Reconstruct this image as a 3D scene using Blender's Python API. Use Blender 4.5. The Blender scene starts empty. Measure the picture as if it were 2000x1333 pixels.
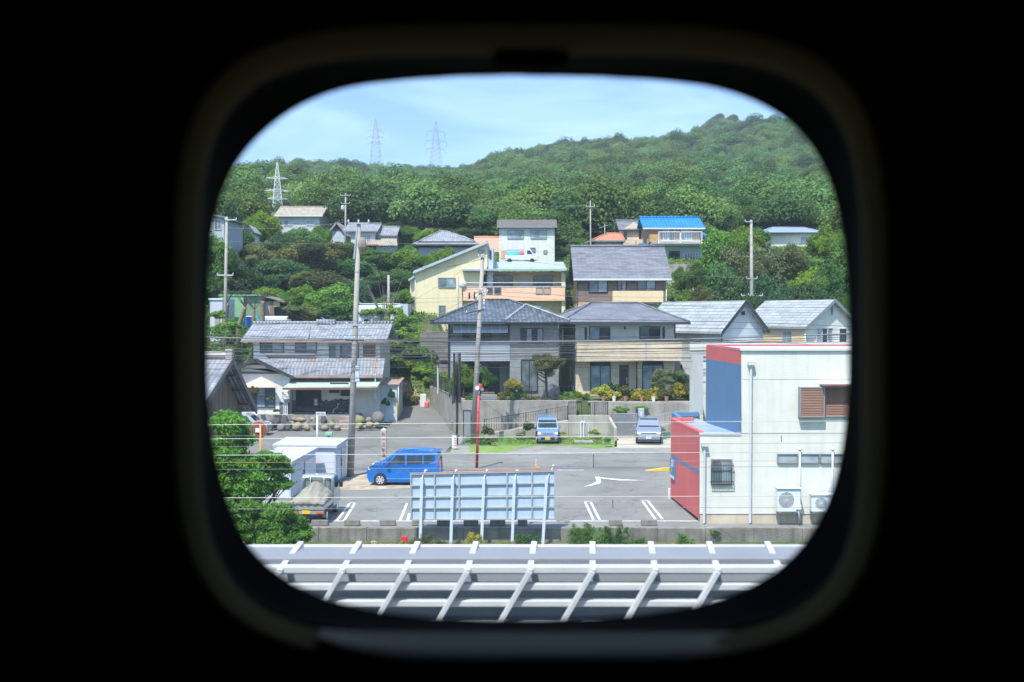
import bpy, math, random
import numpy as np
from mathutils import Vector, Matrix

random.seed(7); rng = np.random.default_rng(7)
sc = bpy.context.scene
COL = sc.collection

# ------------------------------------------------------------------ camera
F = 1944.0                      # focal length in pixels of the 2000 px wide photograph (35 mm lens)
EYE = 8.8                       # eye height above the car park
TH = math.atan(49.5 / F)        # the camera looks slightly down
cd = bpy.data.cameras.new('camera'); cam = bpy.data.objects.new('camera', cd); COL.objects.link(cam)
cd.lens = 35; cd.sensor_width = 36; cd.clip_start = 0.02; cd.clip_end = 9000
cam.location = (0, 0, EYE); cam.rotation_euler = (math.pi / 2 - TH, 0, 0)
cd.dof.use_dof = True; cd.dof.focus_distance = 75; cd.dof.aperture_fstop = 5.6
sc.camera = cam

# ------------------------------------------------------------------ sky and sun
SUN_DIR = Vector((0.48, 1.0, -1.95)).normalized()      # the way the light travels
elev = math.asin(-SUN_DIR.z)
w = bpy.data.worlds.new("World"); sc.world = w; w.use_nodes = True
nt = w.node_tree; nt.nodes.clear()
out = nt.nodes.new('ShaderNodeOutputWorld'); bg = nt.nodes.new('ShaderNodeBackground')
sky = nt.nodes.new('ShaderNodeTexSky'); sky.sky_type = 'NISHITA'; sky.sun_disc = False
sky.sun_elevation = elev
sky.sun_rotation = math.atan2(-SUN_DIR.x, -SUN_DIR.y)
sky.altitude = 50; sky.air_density = 1.0; sky.dust_density = 1.2; sky.ozone_density = 2.0
tc = nt.nodes.new('ShaderNodeTexCoord'); mp = nt.nodes.new('ShaderNodeMapping')
mp.inputs['Scale'].default_value = (1.2, 1.2, 5.0); mp.inputs['Rotation'].default_value = (0.1, 0.25, 0.3)
nz = nt.nodes.new('ShaderNodeTexNoise'); nz.inputs['Scale'].default_value = 2.2; nz.inputs['Detail'].default_value = 9
nz.inputs['Roughness'].default_value = 0.62; nz.inputs['Distortion'].default_value = 0.6
cr = nt.nodes.new('ShaderNodeValToRGB'); cr.color_ramp.elements[0].position = 0.44; cr.color_ramp.elements[1].position = 0.78
cr.color_ramp.elements[0].color = (0.10, 0.10, 0.10, 1); cr.color_ramp.elements[1].color = (0.62, 0.62, 0.62, 1)
mix = nt.nodes.new('ShaderNodeMixRGB'); mix.inputs['Color2'].default_value = (5.2, 6.9, 8.6, 1)
nt.links.new(tc.outputs['Generated'], mp.inputs['Vector']); nt.links.new(mp.outputs[0], nz.inputs['Vector'])
nt.links.new(nz.outputs['Fac'], cr.inputs['Fac']); nt.links.new(cr.outputs['Color'], mix.inputs['Fac'])
tint = nt.nodes.new('ShaderNodeMixRGB'); tint.blend_type = 'MULTIPLY'; tint.inputs['Fac'].default_value = 1; tint.inputs['Color2'].default_value = (.62, .84, 1.08, 1)
nt.links.new(sky.outputs[0], tint.inputs['Color1']); nt.links.new(tint.outputs[0], mix.inputs['Color1']); nt.links.new(mix.outputs[0], bg.inputs['Color'])
bg.inputs['Strength'].default_value = 0.12
nt.links.new(bg.outputs[0], out.inputs[0])
sl = bpy.data.lights.new('sun', 'SUN'); sl.energy = 3.7; sl.angle = math.radians(0.5); sl.color = (1.0, 0.94, 0.84)
so = bpy.data.objects.new('sun', sl); COL.objects.link(so)
so.rotation_euler = SUN_DIR.to_track_quat('-Z', 'Y').to_euler(); so.location = (0, 0, 60)
vs = sc.view_settings; vs.view_transform = 'Standard'; vs.look = 'None'; vs.gamma = 1; vs.use_curve_mapping = False
vs.exposure = 1.0
sc.render.resolution_x = 1024; sc.render.resolution_y = 682
sc.render.engine = 'CYCLES'
sc.cycles.max_bounces = 6; sc.cycles.diffuse_bounces = 3; sc.cycles.glossy_bounces = 2
sc.cycles.transparent_max_bounces = 8; sc.cycles.transmission_bounces = 3
sc.cycles.caustics_reflective = False; sc.cycles.caustics_refractive = False

# ------------------------------------------------------------------ helpers
ST, CT = math.sin(TH), math.cos(TH)
def P(px, py, Y):
    "a pixel of the photograph at the depth Y -> a point of the place"
    u = (px - 1000) / F; v = (666.5 - py) / F
    t = Y / (CT + v * ST)
    return Vector((t * u, Y, EYE + t * (-ST + v * CT)))
def PX(px, Y, py=617): return P(px, py, Y).x
def PZ(py, Y): return P(1000, py, Y).z

def props(o, label=None, cat=None, group=None, kind=None):
    if label: o['label'] = label
    if cat: o['category'] = cat
    if group: o['group'] = group
    if kind: o['kind'] = kind
    return o

def thing(name, label, cat, loc=(0, 0, 0), rz=0, group=None):
    o = bpy.data.objects.new(name, None); COL.objects.link(o)
    o.empty_display_size = 0.2
    o.location = loc; o.rotation_euler = (0, 0, rz)
    return props(o, label, cat, group)

class MB:
    def __init__(s, xf=None): s.v = []; s.f = []; s.m = []; s.xf = xf
    def add(s, vs, fs, mi=0):
        n = len(s.v)
        if s.xf is not None: vs = [tuple(s.xf @ Vector(p)) for p in vs]
        s.v.extend([tuple(p) for p in vs]); s.f.extend([tuple(i + n for i in f) for f in fs]); s.m.extend([mi] * len(fs))
        return s
    def box(s, x0, x1, y0, y1, z0, z1, mi=0):
        vs = [(x0,y0,z0),(x1,y0,z0),(x1,y1,z0),(x0,y1,z0),(x0,y0,z1),(x1,y0,z1),(x1,y1,z1),(x0,y1,z1)]
        return s.add(vs, [(0,3,2,1),(4,5,6,7),(0,1,5,4),(1,2,6,5),(2,3,7,6),(3,0,4,7)], mi)
    def beam(s, a, b, w, h=None, mi=0, up=(0,0,1)):
        a = Vector(a); b = Vector(b); h = h or w; d = (b - a).normalized(); up = Vector(up)
        if abs(d.dot(up)) > 0.98: up = Vector((0, 1, 0))
        r = d.cross(up).normalized() * w / 2; u = r.normalized().cross(d).normalized() * h / 2
        vs = [a-r-u, a+r-u, a+r+u, a-r+u, b-r-u, b+r-u, b+r+u, b-r+u]
        return s.add(vs, [(0,1,2,3),(7,6,5,4),(0,4,5,1),(1,5,6,2),(2,6,7,3),(3,7,4,0)], mi)
    def tube(s, pts, r, n=8, mi=0, caps=True):
        pts = [Vector(p) for p in pts]; m = len(pts); rs = r if isinstance(r, (list, tuple)) else [r] * m
        vs = []
        ref = None
        for i, p in enumerate(pts):
            d = (pts[min(i+1, m-1)] - pts[max(i-1, 0)]).normalized()
            if ref is None: ref = Vector((0,0,1)) if abs(d.z) < 0.9 else Vector((1,0,0))
            a = d.cross(ref).normalized(); b = d.cross(a).normalized()
            for k in range(n):
                t = 2 * math.pi * k / n; vs.append(p + a * (rs[i] * math.cos(t)) + b * (rs[i] * math.sin(t)))
        fs = []
        for i in range(m - 1):
            for k in range(n):
                fs.append((i*n+k, (i+1)*n+k, (i+1)*n+(k+1) % n, i*n+(k+1) % n))
        if caps: fs.append(tuple(range(n))); fs.append(tuple(reversed(range((m-1)*n, m*n))))
        return s.add(vs, fs, mi)
    def extr(s, poly, y0, y1, mi=0):
        "polygon in x,z (counter-clockwise seen from -y) pushed from y0 to y1"
        n = len(poly); vs = [(x, y0, z) for x, z in poly] + [(x, y1, z) for x, z in poly]
        fs = [tuple(range(n)), tuple(reversed(range(n, 2*n)))] + [(i, n+i, n+(i+1) % n, (i+1) % n) for i in range(n)]
        return s.add(vs, fs, mi)
    def extx(s, poly, x0, x1, mi=0):
        "polygon in y,z pushed from x0 to x1"
        n = len(poly); vs = [(x0, y, z) for y, z in poly] + [(x1, y, z) for y, z in poly]
        fs = [tuple(reversed(range(n))), tuple(range(n, 2*n))] + [((i+1) % n, n+(i+1) % n, n+i, i) for i in range(n)]
        return s.add(vs, fs, mi)
    def extz(s, poly, z0, z1, mi=0):
        n = len(poly); vs = [(x, y, z0) for x, y in poly] + [(x, y, z1) for x, y in poly]
        fs = [tuple(reversed(range(n))), tuple(range(n, 2*n))] + [(i, (i+1) % n, n+(i+1) % n, n+i) for i in range(n)]
        return s.add(vs, fs, mi)
    def slab(s, vs, fs, t, mi=0):
        "top faces with thickness t below them"
        vs = [Vector(p) for p in vs]; n = len(vs); allv = vs + [p - Vector((0,0,t)) for p in vs]
        F2 = list(fs) + [tuple(n + i for i in reversed(f)) for f in fs]
        edges = {}
        for f in fs:
            for i in range(len(f)):
                a, b = f[i], f[(i+1) % len(f)]; edges[(a, b)] = 1
        for (a, b) in edges:
            if (b, a) not in edges: F2.append((b, a, n + a, n + b))
        return s.add(allv, F2, mi)
    def rock(s, c, r, mi=0, seed=0, sub=2):
        c = Vector(c); rr = random.Random(seed)
        import bmesh
        bm = bmesh.new(); bmesh.ops.create_icosphere(bm, subdivisions=sub, radius=1)
        ds = [(Vector((rr.gauss(0,1), rr.gauss(0,1), rr.gauss(0,1))).normalized(), rr.uniform(-.22, .22)) for _ in range(9)]
        vs = []
        for v in bm.verts:
            k = 1 + sum(a * max(0, v.co.dot(d)) ** 3 for d, a in ds) + rr.uniform(-.03, .03)
            vs.append((c.x + v.co.x*r[0]*k, c.y + v.co.y*r[1]*k, c.z + v.co.z*r[2]*k))
        fs = [tuple(v.index for v in f.verts) for f in bm.faces]; bm.free()
        return s.add(vs, fs, mi)
    def build(s, name, mats, parent=None, smooth=False, bevel=0, label=None):
        me = bpy.data.meshes.new(name)
        me.from_pydata(s.v, [], s.f)
        if not isinstance(mats, (list, tuple)): mats = [mats]
        for m in mats: me.materials.append(m)
        me.polygons.foreach_set('material_index', s.m)
        if smooth: me.polygons.foreach_set('use_smooth', [True] * len(s.f))
        # metric UVs: u along the face's level line, v up its slope
        uvl = me.uv_layers.new(name='UVMap'); me.update()
        nl = len(me.loops); co = np.empty(len(me.vertices) * 3); me.vertices.foreach_get('co', co); co = co.reshape(-1, 3)
        vi = np.empty(nl, dtype=np.int32); me.loops.foreach_get('vertex_index', vi)
        npoly = len(me.polygons); nr = np.empty(npoly * 3); me.polygons.foreach_get('normal', nr); nr = nr.reshape(-1, 3)
        lt = np.empty(npoly, dtype=np.int32); me.polygons.foreach_get('loop_total', lt)
        N = np.repeat(nr, lt, axis=0); C = co[vi]
        flat = np.abs(N[:, 2]) > 0.995
        u = np.stack([-N[:, 1], N[:, 0], np.zeros(nl)], 1); ln = np.linalg.norm(u, axis=1); ln[ln < 1e-6] = 1; u /= ln[:, None]
        u[flat] = (1, 0, 0); v = np.cross(N, u); v[flat] = (0, 1, 0)
        uv = np.stack([(C * u).sum(1), (C * v).sum(1)], 1)
        uvl.data.foreach_set('uv', uv.astype(np.float32).ravel())
        o = bpy.data.objects.new(name, me); COL.objects.link(o)
        if parent is not None: o.parent = parent
        if bevel:
            b = o.modifiers.new('bevel', 'BEVEL'); b.width = bevel; b.segments = 2; b.limit_method = 'ANGLE'; b.angle_limit = math.radians(28)
        if label: o['label'] = label
        return o

# ------------------------------------------------------------------ materials
MATS = {}
def _bsdf(name):
    m = bpy.data.materials.new(name); m.use_nodes = True
    return m, m.node_tree, m.node_tree.nodes['Principled BSDF']
def nn(t, ty, **kw):
    n = t.nodes.new(ty)
    for k, v in kw.items(): setattr(n, k, v)
    return n
def math_(t, op, a, b=None):
    n = t.nodes.new('ShaderNodeMath'); n.operation = op
    for i, x in enumerate((a, b)):
        if x is None: continue
        if isinstance(x, (int, float)): n.inputs[i].default_value = x
        else: t.links.new(x, n.inputs[i])
    return n.outputs[0]
def mat(name, col, rough=0.7, metal=0.0, var=0.12, scale=1.5, bump=0.0, bscale=40, coat=0.0, spec=0.5, dirt=0.0):
    "plain stuff with soft uneven colour, fine grain and some weather streaks"
    if name in MATS: return MATS[name]
    m, t, b = _bsdf(name)
    tc = nn(t, 'ShaderNodeTexCoord')
    n1 = nn(t, 'ShaderNodeTexNoise'); n1.inputs['Scale'].default_value = scale; n1.inputs['Detail'].default_value = 6
    t.links.new(tc.outputs['Object'], n1.inputs['Vector'])
    r = nn(t, 'ShaderNodeMapRange'); r.inputs['From Min'].default_value = 0.3; r.inputs['From Max'].default_value = 0.7
    r.inputs['To Min'].default_value = 1 - var; r.inputs['To Max'].default_value = 1 + var
    t.links.new(n1.outputs['Fac'], r.inputs['Value'])
    fac = r.outputs[0]
    if dirt:
        mp = nn(t, 'ShaderNodeMapping'); mp.inputs['Scale'].default_value = (3.0, 3.0, 0.25)
        t.links.new(tc.outputs['Object'], mp.inputs['Vector'])
        n2 = nn(t, 'ShaderNodeTexNoise'); n2.inputs['Scale'].default_value = 1.2; n2.inputs['Detail'].default_value = 8
        t.links.new(mp.outputs[0], n2.inputs['Vector'])
        r2 = nn(t, 'ShaderNodeMapRange'); r2.inputs['From Min'].default_value = 0.48; r2.inputs['From Max'].default_value = 0.8
        r2.inputs['To Min'].default_value = 1; r2.inputs['To Max'].default_value = 1 - dirt
        t.links.new(n2.outputs['Fac'], r2.inputs['Value']); fac = math_(t, 'MULTIPLY', fac, r2.outputs[0])
    mul = nn(t, 'ShaderNodeVectorMath', operation='SCALE'); mul.inputs[0].default_value = col[:3]
    t.links.new(fac, mul.inputs['Scale']); t.links.new(mul.outputs[0], b.inputs['Base Color'])
    b.inputs['Roughness'].default_value = rough; b.inputs['Metallic'].default_value = metal
    b.inputs['Coat Weight'].default_value = coat; b.inputs['Specular IOR Level'].default_value = spec
    if bump:
        n3 = nn(t, 'ShaderNodeTexNoise'); n3.inputs['Scale'].default_value = bscale; n3.inputs['Detail'].default_value = 4
        t.links.new(tc.outputs['Object'], n3.inputs['Vector'])
        bp = nn(t, 'ShaderNodeBump'); bp.inputs['Strength'].default_value = bump; bp.inputs['Distance'].default_value = 0.05
        t.links.new(n3.outputs['Fac'], bp.inputs['Height']); t.links.new(bp.outputs[0], b.inputs['Normal'])
    MATS[name] = m
    return m
def rowmat(name, col, tu, tv, rough=0.6, au=0.3, av=0.5, var=0.15, line=0.0, brick=True, dist=0.05):
    "rows of tiles, boards or blocks in metric UVs: tu wide, tv high"
    if name in MATS: return MATS[name]
    m, t, b = _bsdf(name)
    uv = nn(t, 'ShaderNodeUVMap'); sp = nn(t, 'ShaderNodeSeparateXYZ'); t.links.new(uv.outputs[0], sp.inputs[0])
    vv = math_(t, 'DIVIDE', sp.outputs[1], tv); fv = math_(t, 'FRACT', vv); row = math_(t, 'FLOOR', vv)
    uu = math_(t, 'DIVIDE', sp.outputs[0], tu)
    if brick: uu = math_(t, 'ADD', uu, math_(t, 'MULTIPLY', row, 0.5))
    fu = math_(t, 'FRACT', uu); colm = math_(t, 'FLOOR', uu)
    cmb = nn(t, 'ShaderNodeCombineXYZ'); t.links.new(colm, cmb.inputs[0]); t.links.new(row, cmb.inputs[1])
    wn = nn(t, 'ShaderNodeTexWhiteNoise'); wn.noise_dimensions = '2D'; t.links.new(cmb.outputs[0], wn.inputs['Vector'])
    n1 = nn(t, 'ShaderNodeTexNoise'); n1.inputs['Scale'].default_value = 0.9; n1.inputs['Detail'].default_value = 6
    tc = nn(t, 'ShaderNodeTexCoord'); t.links.new(tc.outputs['Object'], n1.inputs['Vector'])
    f = math_(t, 'ADD', math_(t, 'MULTIPLY', math_(t, 'SUBTRACT', wn.outputs['Value'], 0.5), 2 * var),
              math_(t, 'ADD', math_(t, 'MULTIPLY', math_(t, 'SUBTRACT', n1.outputs['Fac'], 0.5), 0.6), 1.0))
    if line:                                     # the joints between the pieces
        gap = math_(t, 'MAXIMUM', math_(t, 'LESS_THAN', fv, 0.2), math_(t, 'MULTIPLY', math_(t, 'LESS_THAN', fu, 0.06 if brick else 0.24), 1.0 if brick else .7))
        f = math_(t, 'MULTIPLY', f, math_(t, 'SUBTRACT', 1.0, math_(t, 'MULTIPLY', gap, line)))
    mul = nn(t, 'ShaderNodeVectorMath', operation='SCALE'); mul.inputs[0].default_value = col[:3]
    t.links.new(f, mul.inputs['Scale']); t.links.new(mul.outputs[0], b.inputs['Base Color'])
    hu = math_(t, 'MULTIPLY', math_(t, 'SINE', math_(t, 'MULTIPLY', fu, math.pi)), au)
    hv = math_(t, 'MULTIPLY', math_(t, 'SUBTRACT', 1.0, fv), av)
    bp = nn(t, 'ShaderNodeBump'); bp.inputs['Strength'].default_value = 1; bp.inputs['Distance'].default_value = dist
    t.links.new(math_(t, 'ADD', hu, hv), bp.inputs['Height']); t.links.new(bp.outputs[0], b.inputs['Normal'])
    b.inputs['Roughness'].default_value = rough
    MATS[name] = m
    return m
def glass_mat(name, col, rough=0.06):
    if name in MATS: return MATS[name]
    m, t, b = _bsdf(name)
    tc = nn(t, 'ShaderNodeTexCoord'); n1 = nn(t, 'ShaderNodeTexNoise'); n1.inputs['Scale'].default_value = 1.3
    t.links.new(tc.outputs['Object'], n1.inputs['Vector'])
    r = nn(t, 'ShaderNodeMapRange'); r.inputs['From Min'].default_value = 0.35; r.inputs['From Max'].default_value = 0.65
    r.inputs['To Min'].default_value = 0.6; r.inputs['To Max'].default_value = 1.3; t.links.new(n1.outputs['Fac'], r.inputs['Value'])
    mul = nn(t, 'ShaderNodeVectorMath', operation='SCALE'); mul.inputs[0].default_value = col
    t.links.new(r.outputs[0], mul.inputs['Scale']); t.links.new(mul.outputs[0], b.inputs['Base Color'])
    b.inputs['Roughness'].default_value = rough; b.inputs['Specular IOR Level'].default_value = 0.8
    MATS[name] = m
    return m
def leaf_mat(name, col, hue=0.35, trans=0.4, ov=(.62, 1.35), spec=.2):
    if name in MATS: return MATS[name]
    m, t, b = _bsdf(name)
    g = nn(t, 'ShaderNodeNewGeometry'); oi = nn(t, 'ShaderNodeObjectInfo')
    r = nn(t, 'ShaderNodeMapRange'); r.inputs['To Min'].default_value = 1 - hue; r.inputs['To Max'].default_value = 1 + hue
    t.links.new(g.outputs['Random Per Island'], r.inputs['Value'])
    r2 = nn(t, 'ShaderNodeMapRange'); r2.inputs['To Min'].default_value = ov[0]; r2.inputs['To Max'].default_value = ov[1]
    t.links.new(oi.outputs['Random'], r2.inputs['Value'])
    mul = nn(t, 'ShaderNodeVectorMath', operation='SCALE'); t.links.new(math_(t, 'MULTIPLY', r.outputs[0], r2.outputs[0]), mul.inputs['Scale'])
    mx = nn(t, 'ShaderNodeMixRGB'); mx.inputs['Color1'].default_value = (*col, 1)
    mx.inputs['Color2'].default_value = (col[0] * 1.9, col[1] * 1.25, col[2] * 0.8, 1)
    fr = math_(t, 'FRACT', math_(t, 'MULTIPLY', oi.outputs['Random'], 7.31)); t.links.new(math_(t, 'MULTIPLY', fr, 0.8), mx.inputs['Fac'])
    t.links.new(mx.outputs[0], mul.inputs[0])
    b.inputs['Roughness'].default_value = 0.7; b.inputs['Specular IOR Level'].default_value = spec
    t.links.new(mul.outputs[0], b.inputs['Base Color'])
    tr = nn(t, 'ShaderNodeBsdfTranslucent'); t.links.new(mul.outputs[0], tr.inputs['Color'])
    ms = nn(t, 'ShaderNodeMixShader'); ms.inputs['Fac'].default_value = trans
    t.links.new(b.outputs[0], ms.inputs[1]); t.links.new(tr.outputs[0], ms.inputs[2])
    t.links.new(ms.outputs[0], t.nodes['Material Output'].inputs[0])
    MATS[name] = m
    return m

white_wall = mat('white_render', (.64, .645, .60), .85, var=.05, bump=.3, bscale=25, dirt=.12)
pale_wall = mat('pale_render', (.46, .51, .57), .85, var=.05, bump=.1, dirt=.12)
greyw = mat('grey_render', (.38, .42, .46), .85, var=.05, bump=.1, dirt=.12)
yellow_wall = mat('yellow_render', (.69, .61, .39), .85, var=.05, bump=.25, bscale=25, dirt=.12)
orange_wall = mat('orange_render', (.80, .50, .34), .8, var=.04, dirt=.05)
cream_wall = mat('cream_render', (.70, .55, .34), .8, var=.05, dirt=.08)
brown_wall = rowmat('brown_cladding', (.20, .145, .12), .9, .18, .8, .02, .5, .08, dist=.02)
beige_brick = rowmat('beige_brick', (.60, .50, .37), .30, .12, .85, .1, .3, .08, line=.07, dist=.02)
grey_brick = rowmat('grey_stone_cladding', (.24, .25, .25), .35, .15, .8, .1, .3, .12, line=.1, dist=.02)
siding = rowmat('grey_siding', (.48, .52, .55), 3.0, .35, .75, 0, .35, .04, dist=.02)
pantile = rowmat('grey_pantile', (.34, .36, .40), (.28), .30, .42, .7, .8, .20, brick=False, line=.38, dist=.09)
darktile = rowmat('dark_blue_tile', (.13, .155, .19), .32, .34, .30, .9, .9, .38, brick=False, line=.45, dist=.09)
tantile = rowmat('tan_tile', (.40, .35, .29), .30, .30, .6, .8, .6, .2, brick=False, line=.15, dist=.08)
bluetile = rowmat('blue_tile', (.015, .23, .60), .45, .40, .4, .9, .6, .12, brick=False, line=.4, dist=.08)
orangetile = rowmat('orange_tile', (.50, .20, .12), .32, .32, .6, .7, .5, .15, brick=False, dist=.06)
slate = rowmat('grey_slate', (.16, .17, .20), .9, .30, .55, .0, .9, .2, line=.35, dist=.03)
paleslate = rowmat('pale_slate', (.30, .33, .35), 1.2, .40, .6, .0, .9, .10, line=.42, dist=.03)
seam = rowmat('seamed_metal', (.36, .43, .47), .45, 50, .38, .2, 0, .04, brick=False, dist=.03)
barnwood = rowmat('weathered_boards', (.16, .125, .095), .22, 60, .85, .5, 0, .25, brick=False, dist=.03)
blockwall = rowmat('concrete_block', (.20, .19, .175), .9, .45, .9, .05, .3, .14, line=.35, dist=.03)
concrete = mat('concrete', (.29, .275, .25), .9, var=.25, scale=.9, bump=.3, bscale=15, dirt=.5)
concrete_l = mat('concrete_light', (.36, .345, .315), .9, var=.2, scale=.8, bump=.2, dirt=.45)
pole_mat = mat('pole_concrete', (.33, .31, .29), .85, var=.12, scale=3, dirt=.2)
trim_dark = mat('dark_trim', (.035, .04, .05), .5, var=.1)
trim_grey = mat('grey_trim', (.22, .24, .27), .5, var=.1)
trim_white = mat('white_trim', (.60, .63, .66), .5, var=.04)
gutter = mat('white_pipe', (.52, .56, .62), .4, var=.03)
brown_trim = mat('brown_trim', (.14, .08, .055), .6)
copper = mat('copper_pipe', (.46, .24, .15), .6)
glass_d = glass_mat('dark_glass', (.035, .045, .055))
glass_p = glass_mat('curtained_glass', (.26, .33, .38))
glass_m = glass_mat('half_lit_glass', (.11, .15, .17))
metal_g = mat('galvanised', (.45, .48, .50), .45, metal=.5, var=.08)
white_paint = mat('white_paint', (.64, .67, .70), .5, var=.03)
blue_grey = mat('blue_grey_paint', (.52, .62, .74), .55, var=.04, dirt=.08)
black_m = mat('black_metal', (.018, .02, .024), .5)
red_paint = mat('red_paint', (.58, .125, .12), .6, var=.08, scale=.8, dirt=.12)
blue_paint = mat('blue_paint', (.095, .20, .34), .6, var=.06, dirt=.10)
rust = mat('rusty_edge', (.32, .22, .19), .8, var=.2)
bark = mat('bark', (.085, .066, .052), .9, var=.3, scale=6, bump=.5, bscale=20)
rubber = mat('rubber', (.02, .02, .022), .8)
L_bright = leaf_mat('leaf_bright', (.115, .25, .040)); L_mid = leaf_mat('leaf_mid', (.075, .19, .055))
L_dark = leaf_mat('leaf_dark', (.048, .122, .055)); L_olive = leaf_mat('leaf_olive', (.11, .155, .062))
L_grey = leaf_mat('leaf_greyish', (.12, .19, .10)); L_yel = leaf_mat('leaf_yellowish', (.22, .27, .05))
L_hill = leaf_mat('leaf_hill', (.085, .185, .066), hue=.25, trans=.38, ov=(.45, 1.5), spec=.1)
L_bush = leaf_mat('leaf_thicket', (.17, .42, .08), trans=.5); L_near = leaf_mat('leaf_near', (.082, .24, .05), trans=.45)
# ------------------------------------------------------------------ lie of the land
KR = ([-2000, 40.95, 41.0, 72.9, 73.3, 88, 94, 101, 112, 120, 134, 150, 175, 200], [-.55, -.55, -.02, -.02, 2.45, 2.7, 4.3, 6.8, 9.5, 12, 16, 19, 24, 28])
KL = ([-2000, 40.95, 41.0, 76.5, 84, 86.3, 87.6, 89, 92, 96, 106, 118, 134, 150, 175, 200], [-.55, -.55, -.02, -.02, .95, 1.1, 2.6, 3.6, 6.4, 7.4, 9.4, 12.5, 16.5, 19.5, 24.5, 28.5])
SKX = [-400, 330, 440, 600, 680, 740, 870, 930, 965, 1060, 1150, 1300, 1390, 1440, 1500, 1560, 1640, 1700, 2500]
SKY = [430, 390, 346, 322, 327, 337, 338, 332, 310, 294, 282, 276, 266, 247, 243, 250, 262, 300, 520]
CR = 800.0
def H(x, y):
    xb = -3.65 + (y - 72.6) * (-3.45 / 13.6); k = min(1, max(0, (x - xb - .9) / 0.6))
    if y > 100: k = 1 if x > -7 else 0
    if y <= 200:
        z = float(np.interp(y, *KR)) * k + float(np.interp(y, *KL)) * (1 - k)
        if y > 96: z += 0.35 * math.sin(x * .21 + y * .11) + 0.2 * math.sin(x * .5 - y * .3)
        return z
    crest = EYE + (617 - float(np.interp(1000 + F * x / CR, SKX, SKY))) / F * CR - 6
    if y <= CR:
        s = (y - 200) / (CR - 200); z = 28.5 + (crest - 28.5) * s ** 1.3
        z += .72 * min(1, (y - 200) / 120) * (7 * math.sin(x * .031 + y * .013) + 6 * math.sin(x * .063 - y * .041 + 1) + 3 * math.sin(x * .11 + y * .09))* (1 - s ** 1.6)
    else:
        z = crest - (y - CR) * 0.10
    d = math.hypot(x - 230, y - 1080)
    z = max(z, 208 - d * .30 + 13 * math.exp(-(d / 26) ** 2) )if y > 850 else z
    return z
def gridmesh(xs, ys, hf, name, m, kind='structure', uvs=None):
    X, Yg = np.meshgrid(xs, ys); n, k = X.shape
    vs = [(float(X[i, j]), float(Yg[i, j]), hf(float(X[i, j]), float(Yg[i, j]))) for i in range(n) for j in range(k)]
    fs = [(i*k+j, i*k+j+1, (i+1)*k+j+1, (i+1)*k+j) for i in range(n-1) for j in range(k-1)]
    me = bpy.data.meshes.new(name); me.from_pydata(vs, [], fs); me.materials.append(m)
    me.polygons.foreach_set('use_smooth', [True] * len(fs))
    o = bpy.data.objects.new(name, me); COL.objects.link(o); o['kind'] = kind
    return o
def ground_mat():
    m, t, b = _bsdf('earth_and_grass')
    tc = nn(t, 'ShaderNodeTexCoord')
    n1 = nn(t, 'ShaderNodeTexNoise'); n1.inputs['Scale'].default_value = 0.35; n1.inputs['Detail'].default_value = 10; n1.inputs['Roughness'].default_value = .7
    n2 = nn(t, 'ShaderNodeTexNoise'); n2.inputs['Scale'].default_value = 7; n2.inputs['Detail'].default_value = 6
    t.links.new(tc.outputs['Object'], n1.inputs[0]); t.links.new(tc.outputs['Object'], n2.inputs[0])
    c = nn(t, 'ShaderNodeValToRGB'); e = c.color_ramp.elements
    e[0].position = .40; e[0].color = (.045, .075, .022, 1); e[1].position = .62; e[1].color = (.17, .13, .075, 1)
    x = e.new(.52); x.color = (.08, .11, .035, 1)
    t.links.new(math_(t, 'ADD', math_(t, 'MULTIPLY', n1.outputs[0], .75), math_(t, 'MULTIPLY', n2.outputs[0], .25)), c.inputs[0])
    t.links.new(c.outputs[0], b.inputs['Base Color']); b.inputs['Roughness'].default_value = .95
    bp = nn(t, 'ShaderNodeBump'); bp.inputs['Strength'].default_value = .6; bp.inputs['Distance'].default_value = .15
    t.links.new(n2.outputs[0], bp.inputs['Height']); t.links.new(bp.outputs[0], b.inputs['Normal'])
    return m
earth = ground_mat()
xs = np.concatenate([np.linspace(-2400, -700, 6), np.linspace(-620, -60, 50), np.arange(-55, 55, .6), np.linspace(60, 620, 50), np.linspace(700, 2400, 6)])
ys = np.concatenate([np.linspace(-800, 20, 8), np.array([30, 38, 40.95, 41.0, 45, 55, 65, 70, 72, 72.9]), np.arange(73.3, 112, .6), np.arange(113, 205, 3), np.arange(210, 1250, 12), np.linspace(1300, 2400, 5)])
gridmesh(xs, ys, H, 'ground', earth)

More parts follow.
